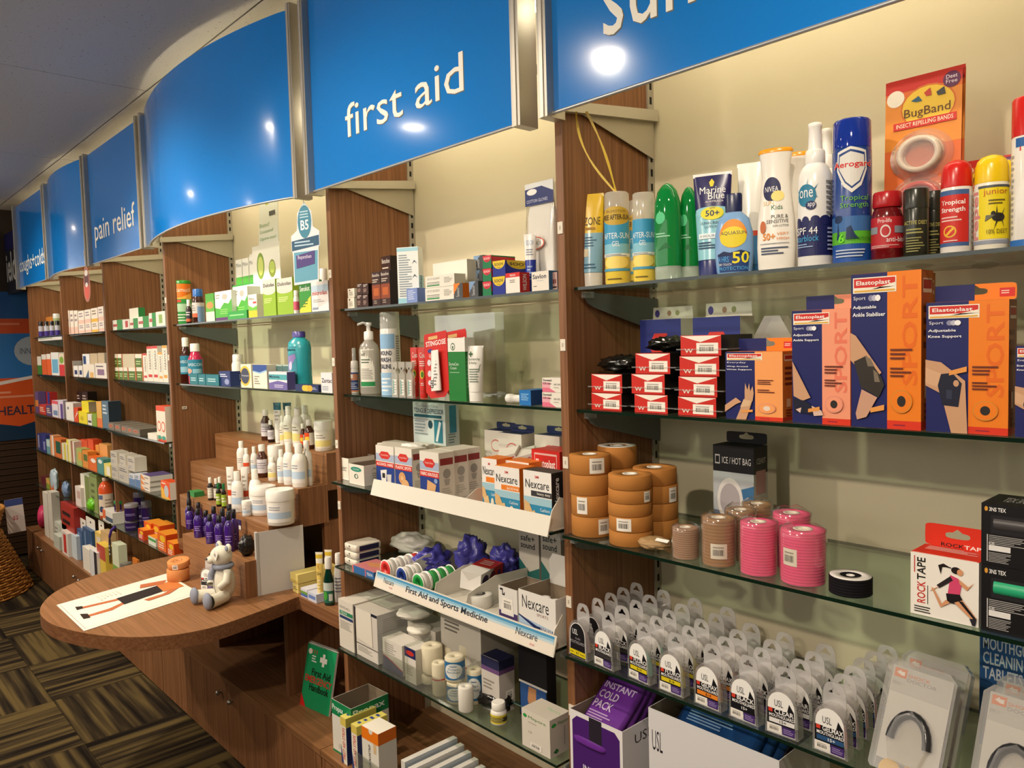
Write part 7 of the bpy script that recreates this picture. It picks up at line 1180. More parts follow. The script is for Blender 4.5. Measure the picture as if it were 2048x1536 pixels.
# small plastic clips on the upright edges
for px, py, X, wh in ((1120, 456, -.01, 'right-hand upright beside the glove pack'), (1125, 690, -.01, 'right-hand upright beside the red fronted packs'), (1133, 925, -.01, 'right-hand upright beside the tan tape'), (1138, 1203, -.01, 'right-hand upright above the mouthguards'), (1143, 1420, -.01, 'right-hand upright beside the cold packs'), (660, 548, -.941, 'middle upright level with the top shelf'), (668, 724, -.941, 'middle upright left of the small pump'), (674, 888, -.941, 'middle upright above the third shelf'), (678, 1010, -.941, 'middle upright below the third shelf'), (336, 600, -2.331, 'left-hand upright near the green canister'), (346, 715, -2.331, 'left-hand upright near the pink bottle')):
    q = onY((px, py), 0)
    o = tag(G().box(-.007, .007, -.0022, 0, -.012, .012, P('e2d9c8', .4)).obj('edge_clip', None, (X, -.0002, q[2])), 'cream plastic clip on the '+wh, 'clip', 'cream clips on upright edges')
    G().box(-.002, .002, -.0026, -.0022, -.004, .004, P('b8ae9e', .5)).obj('clip_mark', o)
# ================================================================== THE THREE FAR BAYS
def stripes(c1, c2, v=.5): return [('r', 0, 0, 1, v, c1), ('l', .12, v+.08, .85, .94, 3, c2)]
def fb(lab, sh, d, xl, xr, yt, dep, col, art=(), side=None, z=None, name='medicine_box', top=None, grp=None): return bx(name, lab, sh, d, xl, xr, yt, dep, col, art, side=side, z=z, top=top, group=grp)
def top_of(o, sh): return SZ[sh]+o.dimensions.z if o.type == 'MESH' else SZ[sh]
# ---- pain relief bay, top shelf
GW = [('r', .45, 0, 1, 1, '2a8a3e'), ('p', [(0, 0), (.45, .5), (0, 1)], 'e6e4d8'), ('r', .05, .35, .5, .6, 'b0554c')]
for k, (xl, xr, yt, a, lab) in enumerate(((226, 245, 640, GW, 'first green and white carton from the left'), (246, 259, 639, [('r', .4, .2, .8, .85, 'b83a3a')], 'white carton with an upright red panel'), (260, 276, 637, GW, 'green and white carton under the loose one'), (277, 298, 633, GW, 'fourth green and white carton from the left'), (299, 312, 626, GW, 'taller green and white carton'), (313, 331, 623, [('r', .3, .2, .7, .8, '8aa85a')], 'white carton with a green slot beside the upright'))):
    o = fb(lab+' on the pain relief top shelf', 1, .012, xl, xr, yt, .05, 'e2ded0', a, side='c8c8bc')
    if k == 2: s = slot(1, .012, 256, 274, 616, z=SZ[1]); carton('medicine_box', 'loose cream carton standing on the green and white row', (s[0], s[1]+.01, s[2], .05, SZ[1]+o.dimensions.z+.001), .03, 'e4dfcc', side='2a7a3e')
# second shelf
GD = [('r', 0, 0, 1, .7, '4a6a1e'), ('r', 0, .7, 1, .95, 'e0dcc8'), ('l', .1, .2, .9, .55, 2, 'b8cc8a'), ('r', .9, 0, 1, 1, 'c86a3a')]
zs = None
for k, (xl, xr) in enumerate(((230, 239), (239, 248), (248, 257), (258, 273), (274, 287))):
    o = fb('dark green and cream carton in the lower pain relief row, %s from the left' % ('first', 'second', 'third', 'fourth', 'fifth')[k], 2, .012, xl, xr, 735, .05, 'dcd6c2', GD, side='c86a3a'); zs = zs or SZ[2]+o.dimensions.z+.0012
for k, (xl, xr, a) in enumerate(((227, 236, GD), (236, 245, GD), (246, 270, ()), (271, 286, GD))):
    s = slot(2, .014, xl, xr, 708, z=zs); carton('medicine_box', 'upper pain relief row carton, %s' % ('green, first', 'green, second', 'plain back of a cream box', 'green, last')[k], (s[0], s[1], s[2], s[3], zs), .05, 'c9bd9e' if not a else 'dcd6c2', a, side='c86a3a')
for k, (xl, xr, yt, c) in enumerate(((288, 296, 707, 'c8302a'), (296.5, 307, 693, 'c8302a'), (307.5, 318, 692, 'c8302a'), (318.5, 327, 705, 'd89a3a'), (327.5, 337, 691, 'd89a3a'))):
    fb('tall white carton with sideways dark lettering, %s from the left' % ('first', 'second', 'third', 'fourth', 'fifth')[k], 2, .01, xl, xr, yt, .05, 'e2dccc', [('r', 0, .93, 1, 1, c), ('tv', 'PARAMAX', .35, .35, .75, .88, '4a4038'), ('r', .15, .12, .85, .2, c)], side='d8d0c0')
# third shelf
for k, (xl, xr) in enumerate(((217, 229), (230, 242), (243, 255), (255, 266), (266, 280))):
    fb('smoky clear carton with an orange logo, %s from the left' % ('first', 'second', 'third', 'fourth', 'fifth')[k], 3, .012, xl, xr, 846+k*3, .11, '6f665a', [('e', .4, .55, .35, .22, 'c8703a'), ('e', .4, .55, .25, .12, '8a4a3a')], side='5f574c', top='7a7266', grp='smoky cartons in a row')
fb('tall white and red carton with two smiling faces', 3, .012, 315, 333, 813, .05, 'e6dccb', [('r', 0, .86, 1, 1, 'd8451e'), ('r', 0, 0, 1, .06, 'd8451e'), ('e', .28, .42, .2, .15, 'd8653a'), ('e', .28, .42, .15, .11, 'e6dccb'), ('e', .74, .42, .2, .15, 'd8653a'), ('e', .74, .42, .15, .11, 'e6dccb'), ('e', .3, .1, .2, .06, '3a9a84'), ('e', .75, .1, .2, .06, '3a9a84')], side='d8cdbc', top='d8451e')
fb('low white card lying before the smiling carton', 3, .004, 296, 314, 868, .05, 'e6e0d2')
# fourth shelf
SV = [('l', .1, .6, .9, .85, 2, '5a5a62'), ('l', .1, .15, .6, .4, 2, '8a8a92')]; z4_ = None
for k, (xl, xr) in enumerate(((224, 237), (238, 258))):
    o = fb('silver carton in the lower row, %s' % ('left', 'right')[k], 4, .012, xl, xr, 932, .06, 'b4ada0', SV, side='c8c0b2'); z4_ = z4_ or SZ[4]+o.dimensions.z+.0012
for k, (xl, xr) in enumerate(((222, 235), (240, 252), (256, 270))): s = slot(4, .014, xl, xr, 903, z=z4_); carton('medicine_box', 'silver carton stacked on top, %s of three' % ('left', 'middle', 'right')[k], (s[0], s[1], s[2], .07, z4_), .055, 'bab3a6', SV, side='cfc7b8', group='silver cartons on top')
for k, (xl, xr) in enumerate(((259, 270), (271, 281))): fb('blue and white carton beside the silver ones, %s' % ('left', 'right')[k], 4, .012, xl, xr, 949, .05, 'c8ccd4', [('r', 0, 0, 1, .6, '5a7aa4'), ('l', .1, .65, .9, .9, 2, '3a4a6a')], side='b8bcc4')
z_ = SZ[4]
for k in range(3):
    s = slot(4, .012, 282, 300, 950, z=z_); carton('medicine_box', 'flat white and orange carton in a pile of three, %s' % ('bottom', 'middle', 'top')[k], (s[0], s[1], s[2], .023, z_+.0008), .1, 'e0d4c4', [('p', [(0, 0), (.5, 0), (0, 1)], 'd8884a'), ('l', .4, .3, .9, .7, 1, '6a6a74')], side='dcd8d0', top='e2ddd2' if k < 2 else '5a4a7a', group='flat white and orange cartons'); z_ += .0242
fb('orange and yellow carton at the end of the fourth shelf', 4, .008, 323, 341, 964, .045, 'e0551e', [('p', [(0, 0), (1, 0), (0, .7)], 'e8b03a'), ('e', .6, .45, .25, .35, 'b8bcc0'), ('l', .1, .8, .8, .95, 1, 'f0e0c8')], side='e2dccf', top='d84a1a')
# fifth shelf
def pjar(lab, xl, xr, yt, d, z=None, lid='6a6470', h=None):
    X, Y, r, hh, z2 = cslot(5, d, xl, xr, yt, z=z); hh = h or hh; vessel('supplement_jar', lab, (X, Y, r, hh, z2), [('body', P('2e1c56', .2, 0, .6), [(0, .96), (.03, 1), (.78, 1)]), ('lid', PLAS(lid), [(.78, 1.02), (.96, 1.02), (1, .94)])], (2.6, .15, .6, 0, [('l', .2, .3, .8, .7, 2, '8a7ab0')]), cat='jar', group='dark purple jars'); return z2+hh
za = pjar('dark purple jar, bottom front of the pain relief bay', 249, 281, 1040, .012); pjar('dark purple jar with grey lid on top of the front one', 249, 280, 1008, .012, za, '8a8488')
za = pjar('dark purple jar, bottom left stack', 229, 251, 1034, .03, None, '3a2a66'); pjar('dark purple jar with green lid on the left stack', 229, 251, 1001, .03, za, '1f7a3a')
za = pjar('dark purple jar at the back, lower', 270, 296, 1030, .1); pjar('dark purple jar at the back, upper', 268, 292, 985, .1, za)
pjar('dark purple jar at the back right', 284, 306, 1004, .085)
OG = [('l', .1, .1, .9, .5, 3, 'ece0d0'), ('e', .6, .7, .3, .2, 'e8b82a')]
for k, (xl, xr, yt, d, c, lab) in enumerate(((277, 288, 1060, .012, 'c8341e', 'small red carton before the orange boxes'), (289, 303, 1046, .05, 'e0601e', 'large orange carton behind, left'), (304, 320, 1050, .06, 'd8581a', 'large orange carton behind, right'), (297, 312, 1075, .012, 'd8dccc', 'white and green carton before the orange boxes'), (316, 333, 1068, .012, 'e06a1e', 'orange carton with white panels at the front'), (335, 349, 1086, .006, 'e0601e', 'small orange carton at the shelf corner'))):
    fb(lab, 5, d, xl, xr, yt, .07, c, OG if c != 'd8dccc' else [('r', 0, .5, 1, .8, '4a9a4a')], side='d04a16' if c != 'd8dccc' else 'c8ccbc', top='e8902a')
# on the cabinet
X, Y, r, h, z = cslot(6, .03, 243, 269, 1128); vessel('balm_tin', 'round silver lidded jar on the low cabinet', (X, Y, r, h, z), [('body', CLEAR('b8b4aa', .5, 1.2, 'a8a498', .1), [(0, .95), (.05, 1), (.6, 1)]), ('lid', P('a8a49c', .3, .7), [(.6, 1.04), (.95, 1.04), (1, .98)])], None, cat='jar')
X, Y, r, h, z = cslot(6, .02, 229, 243, 1140); vessel('balm_tin', 'smaller silver lidded jar beside the round one', (X, Y, r, h, z), [('body', CLEAR('b8b4aa', .5, 1.2, 'a8a498', .1), [(0, .95), (.05, 1), (.6, 1)]), ('lid', P('a8a49c', .3, .7), [(.6, 1.04), (.95, 1.04), (1, .98)])], None, cat='jar')
fb('small orange card standing beside the silver lidded jar', 6, .05, 269, 279, 1121, .01, 'c8742a')
# ---- second farthest bay
PK = [('r', 0, 0, 1, .3, 'dcb8a8'), ('l', .15, .5, .85, .9, 2, '8a7a84')]; PY = [('r', 0, 0, 1, .25, 'dcae3a'), ('l', .15, .5, .85, .9, 2, '8a7a54')]
for k, (xl, xr) in enumerate(((134, 141), (142, 149), (150, 157))): fb('tall pale pink carton at the left of the tray, %s' % ('first', 'second', 'third')[k], 1, .012, xl, xr, 621, .05, 'e2d6c8', PK, side='d8ccbf', grp='tall pale pink cartons')
zz_ = None
for k, (xl, xr) in enumerate(((158, 170), (171, 183), (184, 197), (198, 209))):
    o = fb('pale carton in the lower tray row, %s from the left' % ('first', 'second', 'third', 'fourth')[k], 1, .008, xl, xr, 648-k*2, .05, 'e2d8cc', PY if k == 2 else PK, side='d8ccbf'); z_ = SZ[1]+o.dimensions.z+.001
    s = slot(1, .012, xl-1, xr-1, 622-k*3, z=z_); carton('medicine_box', 'pale carton in the upper tray row, %s from the left' % ('first', 'second', 'third', 'fourth')[k], (s[0], s[1], s[2], s[3], z_), .05, 'e2d8cc', PY if k == 2 else PK, side='d8ccbf')
fb('white counter tray front with a red mark', 1, .002, 140, 203, 669, .005, 'dcd2c8', [('e', .45, .5, .1, .4, 'b03a34'), ('l', .05, .3, .95, .7, 1, '9a948c')], name='tray_front_card')
for k, (xl, xr, yt, d, c, a, lab) in enumerate(((139, 147, 722, .02, 'e8d8c0', [('r', 0, 0, .4, 1, 'd8823a')], 'white and orange carton at the left end'), (148, 157, 732, .012, 'e6e2dc', [('r', .2, .2, .8, .6, '2a3a6a')], 'white and navy carton in front, first'), (158, 166, 732, .012, 'e6e2dc', [('r', .2, .2, .8, .6, '2a3a6a')], 'white and navy carton in front, second'), (150, 166, 710, .075, 'e2dfd8', [('r', .1, .3, .5, .8, '3a5a8a'), ('r', .6, .1, .9, .9, 'd8d03a')], 'white carton with yellow edge behind'), (167, 181, 708, .07, 'dfe0e0', [('r', .1, .4, .5, .9, '2a4a7a')], 'white carton with blue mark behind'), (182, 197, 707, .07, 'bca98a', [], 'plain tan carton back, left'), (198, 211, 706, .07, 'bca98a', [], 'plain tan carton back, right'), (167, 190, 729, .012, 'e8dfd0', [('p', [(.2, 0), (.5, 0), (.5, .6)], '3a5a7a'), ('r', .6, 0, .9, .4, 'e0b06a')], 'cream carton with a blue sail'), (191, 214, 727, .012, 'e6dcd2', [('r', .2, .2, .8, .6, '8a6a8a'), ('l', .1, .7, .9, .9, 1, '6a6a6a')], 'cream carton with a violet panel'))):
    fb(lab+' on the second shelf, second farthest bay', 2, d, xl, xr, yt, .05, c, a, side='d8d0c4')
for k in range(3): fb('dark red and black bottle carton at the back, %s' % ('left', 'middle', 'right')[k], 3, .085, 140+k*13, 152+k*13, 784, .05, '2c1210', [('l', .1, .7, .9, .9, 2, 'a89890'), ('r', 0, 0, 1, .2, 'a8281e')], side='20100c', grp='dark red bottle cartons')
o = fb('white carton with a small grey mark', 3, .012, 133, 148, 806, .05, 'e8e4dc', [('r', .2, .6, .4, .75, '6a7a8a')])
fb('red orange carton with a white flash', 3, .012, 149, 157, 816, .05, 'd8481e', [('p', [(.1, .2), (.9, .8), (.9, .6)], 'ece4d8')], side='c84018')
o = fb('bright yellow carton, lower', 3, .01, 158, 175, 824, .05, 'e6d41a', [('e', .4, .4, .2, .2, 'c8b40e')], side='d8c81a')
s = slot(3, .02, 164, 178, 803, z=SZ[3]+o.dimensions.z+.001); carton('medicine_box', 'bright yellow carton, upper with a tan side', (s[0], s[1], s[2], s[3], SZ[3]+o.dimensions.z+.0012), .045, 'e6d41a', side='b0a084')
fb('white carton beside the yellow one', 3, .01, 176, 184, 829, .04, 'e2dcd0', [('r', .1, .2, .9, .4, '3a3a3a')]); fb('olive green carton beside the white one', 3, .01, 185, 194, 828, .04, '7a9a2a'); fb('tan and orange carton on the third shelf', 3, .012, 195, 205, 804, .06, 'd8a44a', [('r', 0, 0, 1, .35, 'd86a2a')]); fb('slate blue carton next to the upright', 3, .014, 206, 219, 803, .06, '4a6a80', [('l', .1, .5, .9, .9, 3, 'c0ccd4')], side='24303c')
for k, (xl, xr, yt, d, c, a, lab) in enumerate(((135, 143, 881, .012, 'ece4bc', [('r', 0, 0, .5, 1, 'e8d84a')], 'yellow and white carton'), (144, 150, 884, .02, 'e8e0d4', [('r', 0, 0, .5, 1, 'b83a2a')], 'narrow white and red carton'), (152, 164, 882, .06, 'd8502a', [('r', 0, 0, 1, .6, 'c8bca4')], 'red topped carton at the back, left'), (165, 177, 881, .06, 'd8502a', [('r', 0, 0, 1, .6, 'c8bca4')], 'red topped carton at the back, middle'), (178, 189, 880, .06, 'd8502a', [('r', 0, 0, 1, .6, 'c8bca4')], 'red topped carton at the back, right'), (154, 165, 898, .012, 'a8b86a', [('r', .3, .3, 1, .8, 'dca04a')], 'pale green and orange carton'), (166, 177, 903, .012, 'e0903a', [('r', .2, .4, .9, .8, '5a6a2a')], 'orange carton with olive panel'), (178, 194, 915, .01, 'e06a1e', [('e', .6, .75, .3, .16, 'ece8de')], 'deep orange carton with a white oval'), (195, 208, 918, .01, '4a8a84', [('e', .5, .8, .3, .14, 'e0e4de')], 'teal carton with a white oval'), (209, 221, 929, .01, 'e0d070', [('r', .4, .1, 1, .8, 'e4ddcc')], 'pale yellow carton'), (184, 200, 890, .07, 'e09a4a', [('r', 0, 0, .4, 1, 'a8b04a')], 'tan and orange carton behind, left'), (201, 217, 890, .07, 'e0a05a', [], 'tan and orange carton behind, right'))):
    fb(lab+' on the fourth shelf, second farthest bay', 4, d, xl, xr, yt, .045, c, a)
for k, (xl, xr, yt, d, c, a, lab) in enumerate(((152, 163, 975, .012, 'e6dcd4', [('r', .3, .4, .9, .8, 'c8a89c')], 'white and pink carton'), (164, 181, 952, .03, 'ece8da', [('r', .5, .0, 1, 1, '7a8a4a')], 'tall white and olive carton, left'), (182, 197, 951, .03, '8a9a5a', [('l', .2, .3, .8, .8, 3, '5a6a3a')], 'tall olive carton, right'), (206, 226, 1023, .008, 'd8d4cc', [('r', 0, .2, .3, 1, 'd86a3a'), ('r', .3, .1, 1, .5, '4a5a6a')], 'white box with an orange end'))):
    fb(lab+' on the fifth shelf, second farthest bay', 5, d, xl, xr, yt, .06, c, a)
crumple('lime_bag', 'lime green plastic pack before the olive cartons', (xat(186, 1000, 0, SZ[5]), -.005, SZ[5]+.0006), (.05, .02, .035), P('6ac41e', .3, 0, .5), 'pack', 61.0, wob=.25)
X, Y, r, h, z = cslot(5, .012, 199, 231, 957); vessel('rehydration_bottle', 'orange liquid bottle with a white label', (X, Y, r, h, z), [('body', P('d8562a', .15, 0, .6), [(0, .95), (.02, 1), (.74, 1), (.84, .75), (.9, .4), (.92, .36)]), ('cap', PLAS('d8b49c'), [(.92, .42), (.99, .42), (1, .36)])], (2.8, .05, .6, 0, [('r', 0, 0, 1, 1, 'e0cdb8'), ('r', .0, .75, .4, .95, '5a6a8a'), ('e', .3, .3, .14, .14, '3a4a6a'), ('l', .5, .2, .9, .8, 4, 'a89484')]))
for k, (xl, xr, yt, d, c, a, lab) in enumerate(((157, 168, 1062, .05, '3a5a84', [('r', .2, .1, .4, .9, '7a98b8')], 'blue carton with white tag, left'), (169, 187, 1061, .05, '34547c', [('r', .2, .1, .3, .9, '7a98b8')], 'blue carton with white tag, right'), (194, 205, 1068, .06, 'e0c06a', [('r', .3, 0, 1, .9, 'd8ccb8')], 'yellow edged carton with tag'), (206, 221, 1067, .06, 'c8a878', [('e', .5, .5, .2, .2, '6a4a3a')], 'tan carton'), (167, 181, 1098, .012, 'e6e0d4', [], 'low white box in front, left'), (182, 196, 1104, .006, 'd8d8d8', [('r', .6, 0, 1, 1, '2a2a34')], 'low white box with a black end'), (197, 214, 1093, .02, 'dcbc4a', [('r', 0, .6, 1, 1, 'b8483a')], 'yellow and red carton'), (228, 241, 1091, .04, 'cfd4b8', [('r', 0, 0, 1, .5, '7aa04a')], 'white and green carton by the upright'), (144, 155, 1072, .03, 'c8d4dc', [], 'pale blue slim carton'))):
    o = fb(lab+' on the second farthest cabinet', 6, d, xl, xr, yt, .04, c, a)
    if 'tag' in lab: hang_tab(o, o.dimensions.x, .02, o.dimensions.z-.0005, .06, 'ece6da', y=.02)
q = onY((219, 1100), -.06); e = tag(empty('shelf_wobbler', (q[0], -.06, q[2])), 'purple strap wobbler with a black oval hanging from the fifth shelf', 'shelf talker')
c = G().prism([(math.cos(a)*.022+math.sin(a)*.02, math.sin(a)*.075) for a in [k*math.pi/10 for k in range(20)]], 0, .001, CARD('1c1830'), 'xz').obj('oval_card', e)
p = G(); art_on(p, lambda u, v, o: ((u-.5)*.03, -o, (v-.5)*.1), [('l', .1, .2, .9, .8, 3, 'b8b4c0')]); p.obj('printed_artwork', c); G().tube([(.018, 0, .07), (.035, .004, .105), (.05, .02, .125)], [.006, .007, .007], P('4a2a8a', .4), 6).obj('strap', e)
# mouth shaped wobbler hanging from the sign
q = onY((174, 565), -.06); e = tag(empty('mouth_wobbler', (q[0], -.062, q[2])), 'open mouth shaped cutout hanging below the sign post', 'shelf talker')
c = G().prism([(math.cos(a)*.06*(1-.35*math.sin(a)), math.sin(a)*.1) for a in [k*math.pi/10 for k in range(20)]], 0, .0012, CARD('b86a54'), 'xz').obj('cutout', e)
p = G(); art_on(p, lambda u, v, o: ((u-.5)*.12, -o, (v-.5)*.2), [('e', .5, .55, .36, .3, '5a1a1a'), ('e', .5, .74, .26, .08, 'e6dcd0'), ('e', .5, .28, .36, .2, 'd8503a'), ('e', .5, .44, .2, .06, 'e6dcd0')]); p.obj('printed_artwork', c); G().tube([(0, 0, .09), (0, -.004, .16)], .003, P('d8d0c4', .4)).obj('hanger', e)
# ---- farthest bay
for k in range(4): X, Y, r, h, z = cslot(1, .012, 78+k*11, 89+k*11, 643-k*.5); vessel('vitamin_bottle', 'dark vitamin bottle with violet label, %s of four' % ('first', 'second', 'third', 'fourth')[k], (X, Y, r, h, z), [('body', P('1c1418', .15, 0, .6), [(0, .95), (.02, 1), (.7, 1), (.8, .8)]), ('cap', PLAS('15131a'), [(.8, .9), (.97, .9), (1, .8)])], (2.6, .05, .7, 0, [('r', 0, 0, 1, .5, '3a2a80'), ('r', 0, .5, 1, 1, 'b8b8c4')]), group='dark vitamin bottles')
fb('orange carton behind the dark vitamin bottles', 1, .08, 90, 104, 634, .04, 'd88a3a'); X, Y, r, h, z = cslot(1, .08, 108, 122, 627); vessel('tablet_jar', 'white capped jar behind the dark vitamin bottles', (X, Y, r, h, z), [('body', PLAS('9aa87a'), [(0, .95), (.03, 1), (.8, 1)]), ('cap', PLAS('d0d4d4'), [(.8, 1.02), (.97, 1.02), (1, .9)])], None, cat='jar')
fb('narrow printed shelf strip under the dark vitamin bottles', 1, .002, 76, 123, 681, .004, 'd8d4d0', [('l', .05, .3, .95, .7, 1, '8a9a6a')], name='tray_front_card')
FAR = [(2, .012, 76, 84, 713, '3a7a34', [('r', 0, .5, 1, 1, 'dcd8cc')], 'green and white carton'), (2, .012, 85, 94, 709, 'd8602a', [('r', 0, .75, 1, 1, 'e0dcd0')], 'orange and white carton, left'), (2, .012, 95, 103, 708, 'd8602a', [('r', 0, .75, 1, 1, 'e0dcd0')], 'orange and white carton, right'), (2, .012, 104, 119, 705, 'dcdcd8', [('r', .1, .1, .9, .7, '6aa8c8')], 'white and sky blue carton'), (2, .01, 120, 130, 707, 'd8c8b4', [('r', 0, 0, 1, .5, 'c83a3a'), ('e', .5, .7, .4, .16, '7aa03a')], 'red and green carton'),
       (3, .06, 84, 92, 785, 'a82a2a', [('r', .5, 0, 1, 1, '2a3a8a')], 'red and blue striped carton, left'), (3, .06, 93, 101, 785, 'a82a2a', [('r', .5, 0, 1, 1, '2a3a8a')], 'red and blue striped carton, right'), (3, .012, 72, 78, 784, '5a4a7a', [('r', 0, .3, 1, .6, 'c87a3a')], 'slim violet carton at the left end'), (3, .012, 79, 92, 810, 'b83a34', [('l', .1, .2, .9, .8, 3, 'dcc8a8')], 'red and cream carton, left'), (3, .012, 93, 104, 812, '4a4a7a', [('l', .1, .2, .9, .8, 3, 'dcc8a8')], 'violet and cream carton, right'), (3, .012, 105, 117, 802, 'dcd4dc', [('r', 0, .8, 1, 1, 'd85a6a'), ('r', .2, .1, .9, .4, '6a8ab0')], 'white carton with a pink lid'), (3, .01, 118, 128, 801, 'd0c8d8', [('r', .4, .0, .9, .8, '5a4a8a')], 'white and violet carton'),
       (4, .02, 76, 83, 868, '3a3f7a', [('r', .2, .1, .5, .9, 'a8a8c0')], 'navy carton, first'), (4, .012, 84, 93, 870, '34397a', [('r', .4, .1, .8, .6, '8a8ab8')], 'navy carton, second'), (4, .012, 94, 101, 880, '6a9aa0', [('r', 0, .5, 1, 1, 'b8ccc8')], 'pale teal carton'), (4, .012, 102, 109, 872, 'e09a6a', [('r', .5, 0, 1, 1, 'e4dccf')], 'peach carton'), (4, .012, 110, 124, 878, 'd8743a', [('r', .2, .2, .9, .85, '2a5a48')], 'dark green and orange carton'), (4, .008, 125, 136, 888, 'e0dcc0', [('r', .4, 0, .7, 1, 'd8c84a')], 'white and yellow carton'),
       (5, .03, 83, 92, 955, '6a2a34', [], 'maroon carton'), (5, .02, 93, 100, 958, '8a9a3a', [('r', 0, .5, 1, 1, 'd8a85a')], 'green and gold carton'), (5, .012, 101, 107, 965, 'c8602a', [], 'rust carton'),
       (6, .04, 90, 99, 988, 'd8d2c6', [], 'tall white carton behind the pink roll, left'), (6, .04, 100, 108, 987, 'd4cec2', [], 'tall white carton behind the pink roll, right'), (6, .05, 108, 122, 1046, 'c8ccc0', [('l', .1, .2, .9, .8, 3, '8a8a84')], 'grey white carton, left'), (6, .04, 123, 136, 1050, 'ccd0c4', [('l', .1, .2, .9, .8, 3, '8a8a84')], 'grey white carton, middle'), (6, .05, 137, 152, 1030, 'd8d4d0', [('r', .2, .7, .8, .85, 'b84a44')], 'white carton with a red band'), (6, .012, 125, 138, 1066, 'dcd4cc', [('r', .3, .1, .7, .9, 'c83a34')], 'white and red carton in front'), (6, .012, 108, 120, 1072, 'c0c4b8', [], 'low grey carton in front')]
for sh, d, xl, xr, yt, c, a, lab in FAR: fb('%s, %s of the farthest bay' % (lab, 'on the cabinet' if sh == 6 else SHN[sh]+' shelf'), sh, d, xl, xr, yt, .045, c, a)
for k, (px, rr, c) in enumerate(((112, (.07, .02, .075), 'b8ccd8'), (135, (.06, .02, .05), '7a94b8'))): crumple('refill_pouch', ('white and blue pouch', 'smaller blue pouch')[k]+' on the fifth shelf of the farthest bay', (xat(px, 980, .0, SZ[5]), -.005+k*.0, SZ[5]+.0006), rr, P(c, .25, 0, .5), 'pouch', 70+k, wob=.2)
fb('red and black carton lying on the grey cartons', 6, .04, 124, 150, 1012, .06, 'a83028', [('l', .1, .2, .9, .8, 2, '2a1a18')], z=SZ[6]+.125)
X, Y = xat(84, 1050, -.02, SZ[6]), -.02
e = tag(empty('pink_roll', (X, Y, SZ[6]+.0006)), 'hot pink roll standing on edge at the end of the cabinets', 'tape roll'); M = Matrix.Translation((0, 0, .075))@Matrix.Rotation(-math.pi/2, 4, 'X')@Matrix.Rotation(.5, 4, 'Y')
G().lathe([(.03, 0), (.075, 0), (.075, .05), (.03, .05)], P('d83a6a', .4), 28, M=M).obj('winding', e); G().lathe([(.02, -.001), (.03, -.001), (.03, .051), (.02, .051)], CARD('e8d0c8'), 20, M=M).obj('core', e)
# ================================================================== FAR END: posters and baskets
wlx = XL+.014
def wallposter(lab, y0, y1, z0, z1, col, prims, name='wall_poster'):
    o = tag(G().box(0, .004, 0, y1-y0, 0, z1-z0, CARD(col)).obj(name, None, (wlx, y0, z0)), lab, 'poster'); p = G()
    art_on(p, lambda u, v, q: (.004+q, (y1-y0)*u, (z1-z0)*v), prims); p.obj('printed_artwork', o); return o
wallposter('tall orange and blue poster lettered inner health on the far wall', -.62, .12, .86, 1.92, 'c8501e', [('r', 0, .42, 1, .72, '2a6aa8'), ('r', 0, .72, 1, .82, 'b84a24'), ('r', 0, .82, 1, 1, '1f4f86'), ('p', [(0, .44), (.5, .38), (1, .44), (1, .42), (.5, .355), (0, .42)], 'd8d0c8'), ('r', 0, 0, 1, .07, '12304a'), ('p', [(0, .07), (.2, .1), (.4, .08), (.6, .12), (.8, .09), (1, .13), (1, .06), (0, .06)], '12304a'), ('T', 'INNER HEALTH', .3, .17, 1, .23, '3a2a3a'), ('l', .4, .28, .95, .34, 2, 'd88a6a'), ('e', .95, .6, .16, .1, '9aa4ac'), ('t', 'INNER', .84, .58, .99, .62, '3a4a5a'), ('l', .1, .74, .9, .8, 2, 'd07a5a')])
o = tag(G().box(0, .43, 0, .02, 0, .42, CARD('1b1c24')).obj('wall_sign', None, (-5.414, -.05, 1.9)), 'dark blue and black wall sign with grey lettering at the far end', 'sign')
p = G(); art_on(p, face(.43, .02, .42), [('r', 0, .72, 1, 1, '16184a'), ('T', 'ields', .05, .2, .98, .68, 'b0aea8')]); p.obj('printed_artwork', o)
wallposter('dark framed notice above the orange poster', -.55, -.3, 1.86, 1.93, '3a2c28', [('l', .1, .2, .9, .8, 3, '6a5a54')], 'wall_notice')
WK = WOOD('9a6428', 'c98f45', 'z', .6, .6)
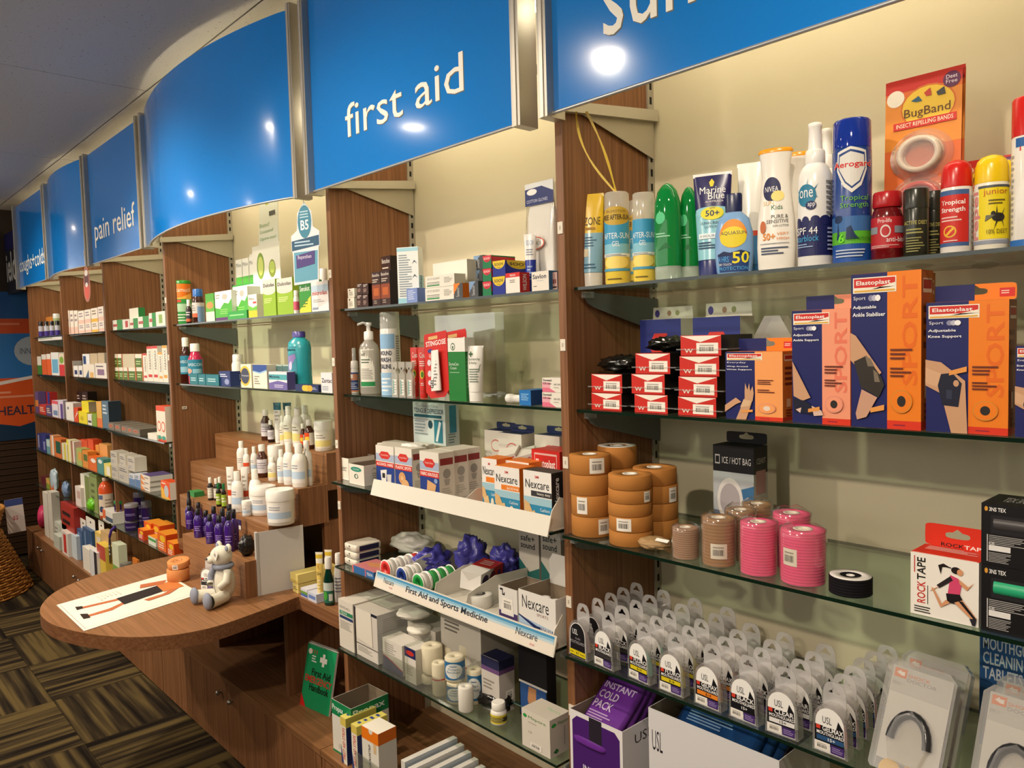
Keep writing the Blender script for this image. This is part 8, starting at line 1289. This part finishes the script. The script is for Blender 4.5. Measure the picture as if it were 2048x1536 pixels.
def basket(lab, X, Y, z, r0, r1, h, rows, kind):
    e = tag(empty('wicker_basket', (X, Y, z)), lab, 'basket', 'wicker baskets'); n = 36
    g = G()
    for k in range(n):
        a = 2*math.pi*k/n; g.tube([((r0+(r1-r0)*t)*math.cos(a), (r0+(r1-r0)*t)*math.sin(a), h*t) for t in (0, .35, .7, 1)], .0035, WK, 5)
    o = g.obj('stakes', e); o['kind'] = 'stuff'
    g = G(); m = 72
    for j in range(rows):
        t = (j+.5)/rows; r = r0+(r1-r0)*t
        g.tube([((r+.0042*(1 if ((k//2)+j) % 2 else -1))*math.cos(2*math.pi*k/m), (r+.0042*(1 if ((k//2)+j) % 2 else -1))*math.sin(2*math.pi*k/m), h*t) for k in range(m)], h/rows*.46, WK, 5, closed=True)
    o = g.obj('weave', e); o['kind'] = 'stuff'
    G().tube([(r1*math.cos(2*math.pi*k/40), r1*math.sin(2*math.pi*k/40), h) for k in range(40)], .011, WK, 8, closed=True).obj('rim', e)
    G().loft([(.0, r0*.96, r0*.96), (.004, r0*.96, r0*.96)], WK, 28).obj('base', e)
    return e
bq = onZ((0, 1190), 0)
basket('large flared wicker basket upside down on the floor', -4.7, -.56, .0, .42, .27, .36, 26, 0)
basket('smaller wicker basket standing on the flared one', -4.7, -.56, .372, .25, .29, .14, 12, 1)
crumple('basket_parcel', 'blue glossy parcel in the upper basket', (-4.7, -.5, .42), (.14, .14, .07), P('2a6a94', .2, 0, .6), 'parcel', 81.0, wob=.25)
q = onX((34, 1056), -4.75); e = tag(empty('price_ticket', (-4.75, q[1]-.05, q[2]-.03)), 'white two dollar price ticket with a blue head above the basket', 'ticket')
c = G().box(0, .002, 0, .1, 0, .22, CARD('d8ccc8'), M=Matrix.Rotation(.05, 4, 'X')).obj('card', e); p = G(); art_on(p, lambda u, v, o: Matrix.Rotation(.05, 4, 'X')@Vector((.002+o, .1*u, .22*v)), [('r', 0, .8, 1, 1, '3a4a86'), ('T', '$2', .35, .36, .65, .5, 'b84a54')]); p.obj('printed_artwork', c)
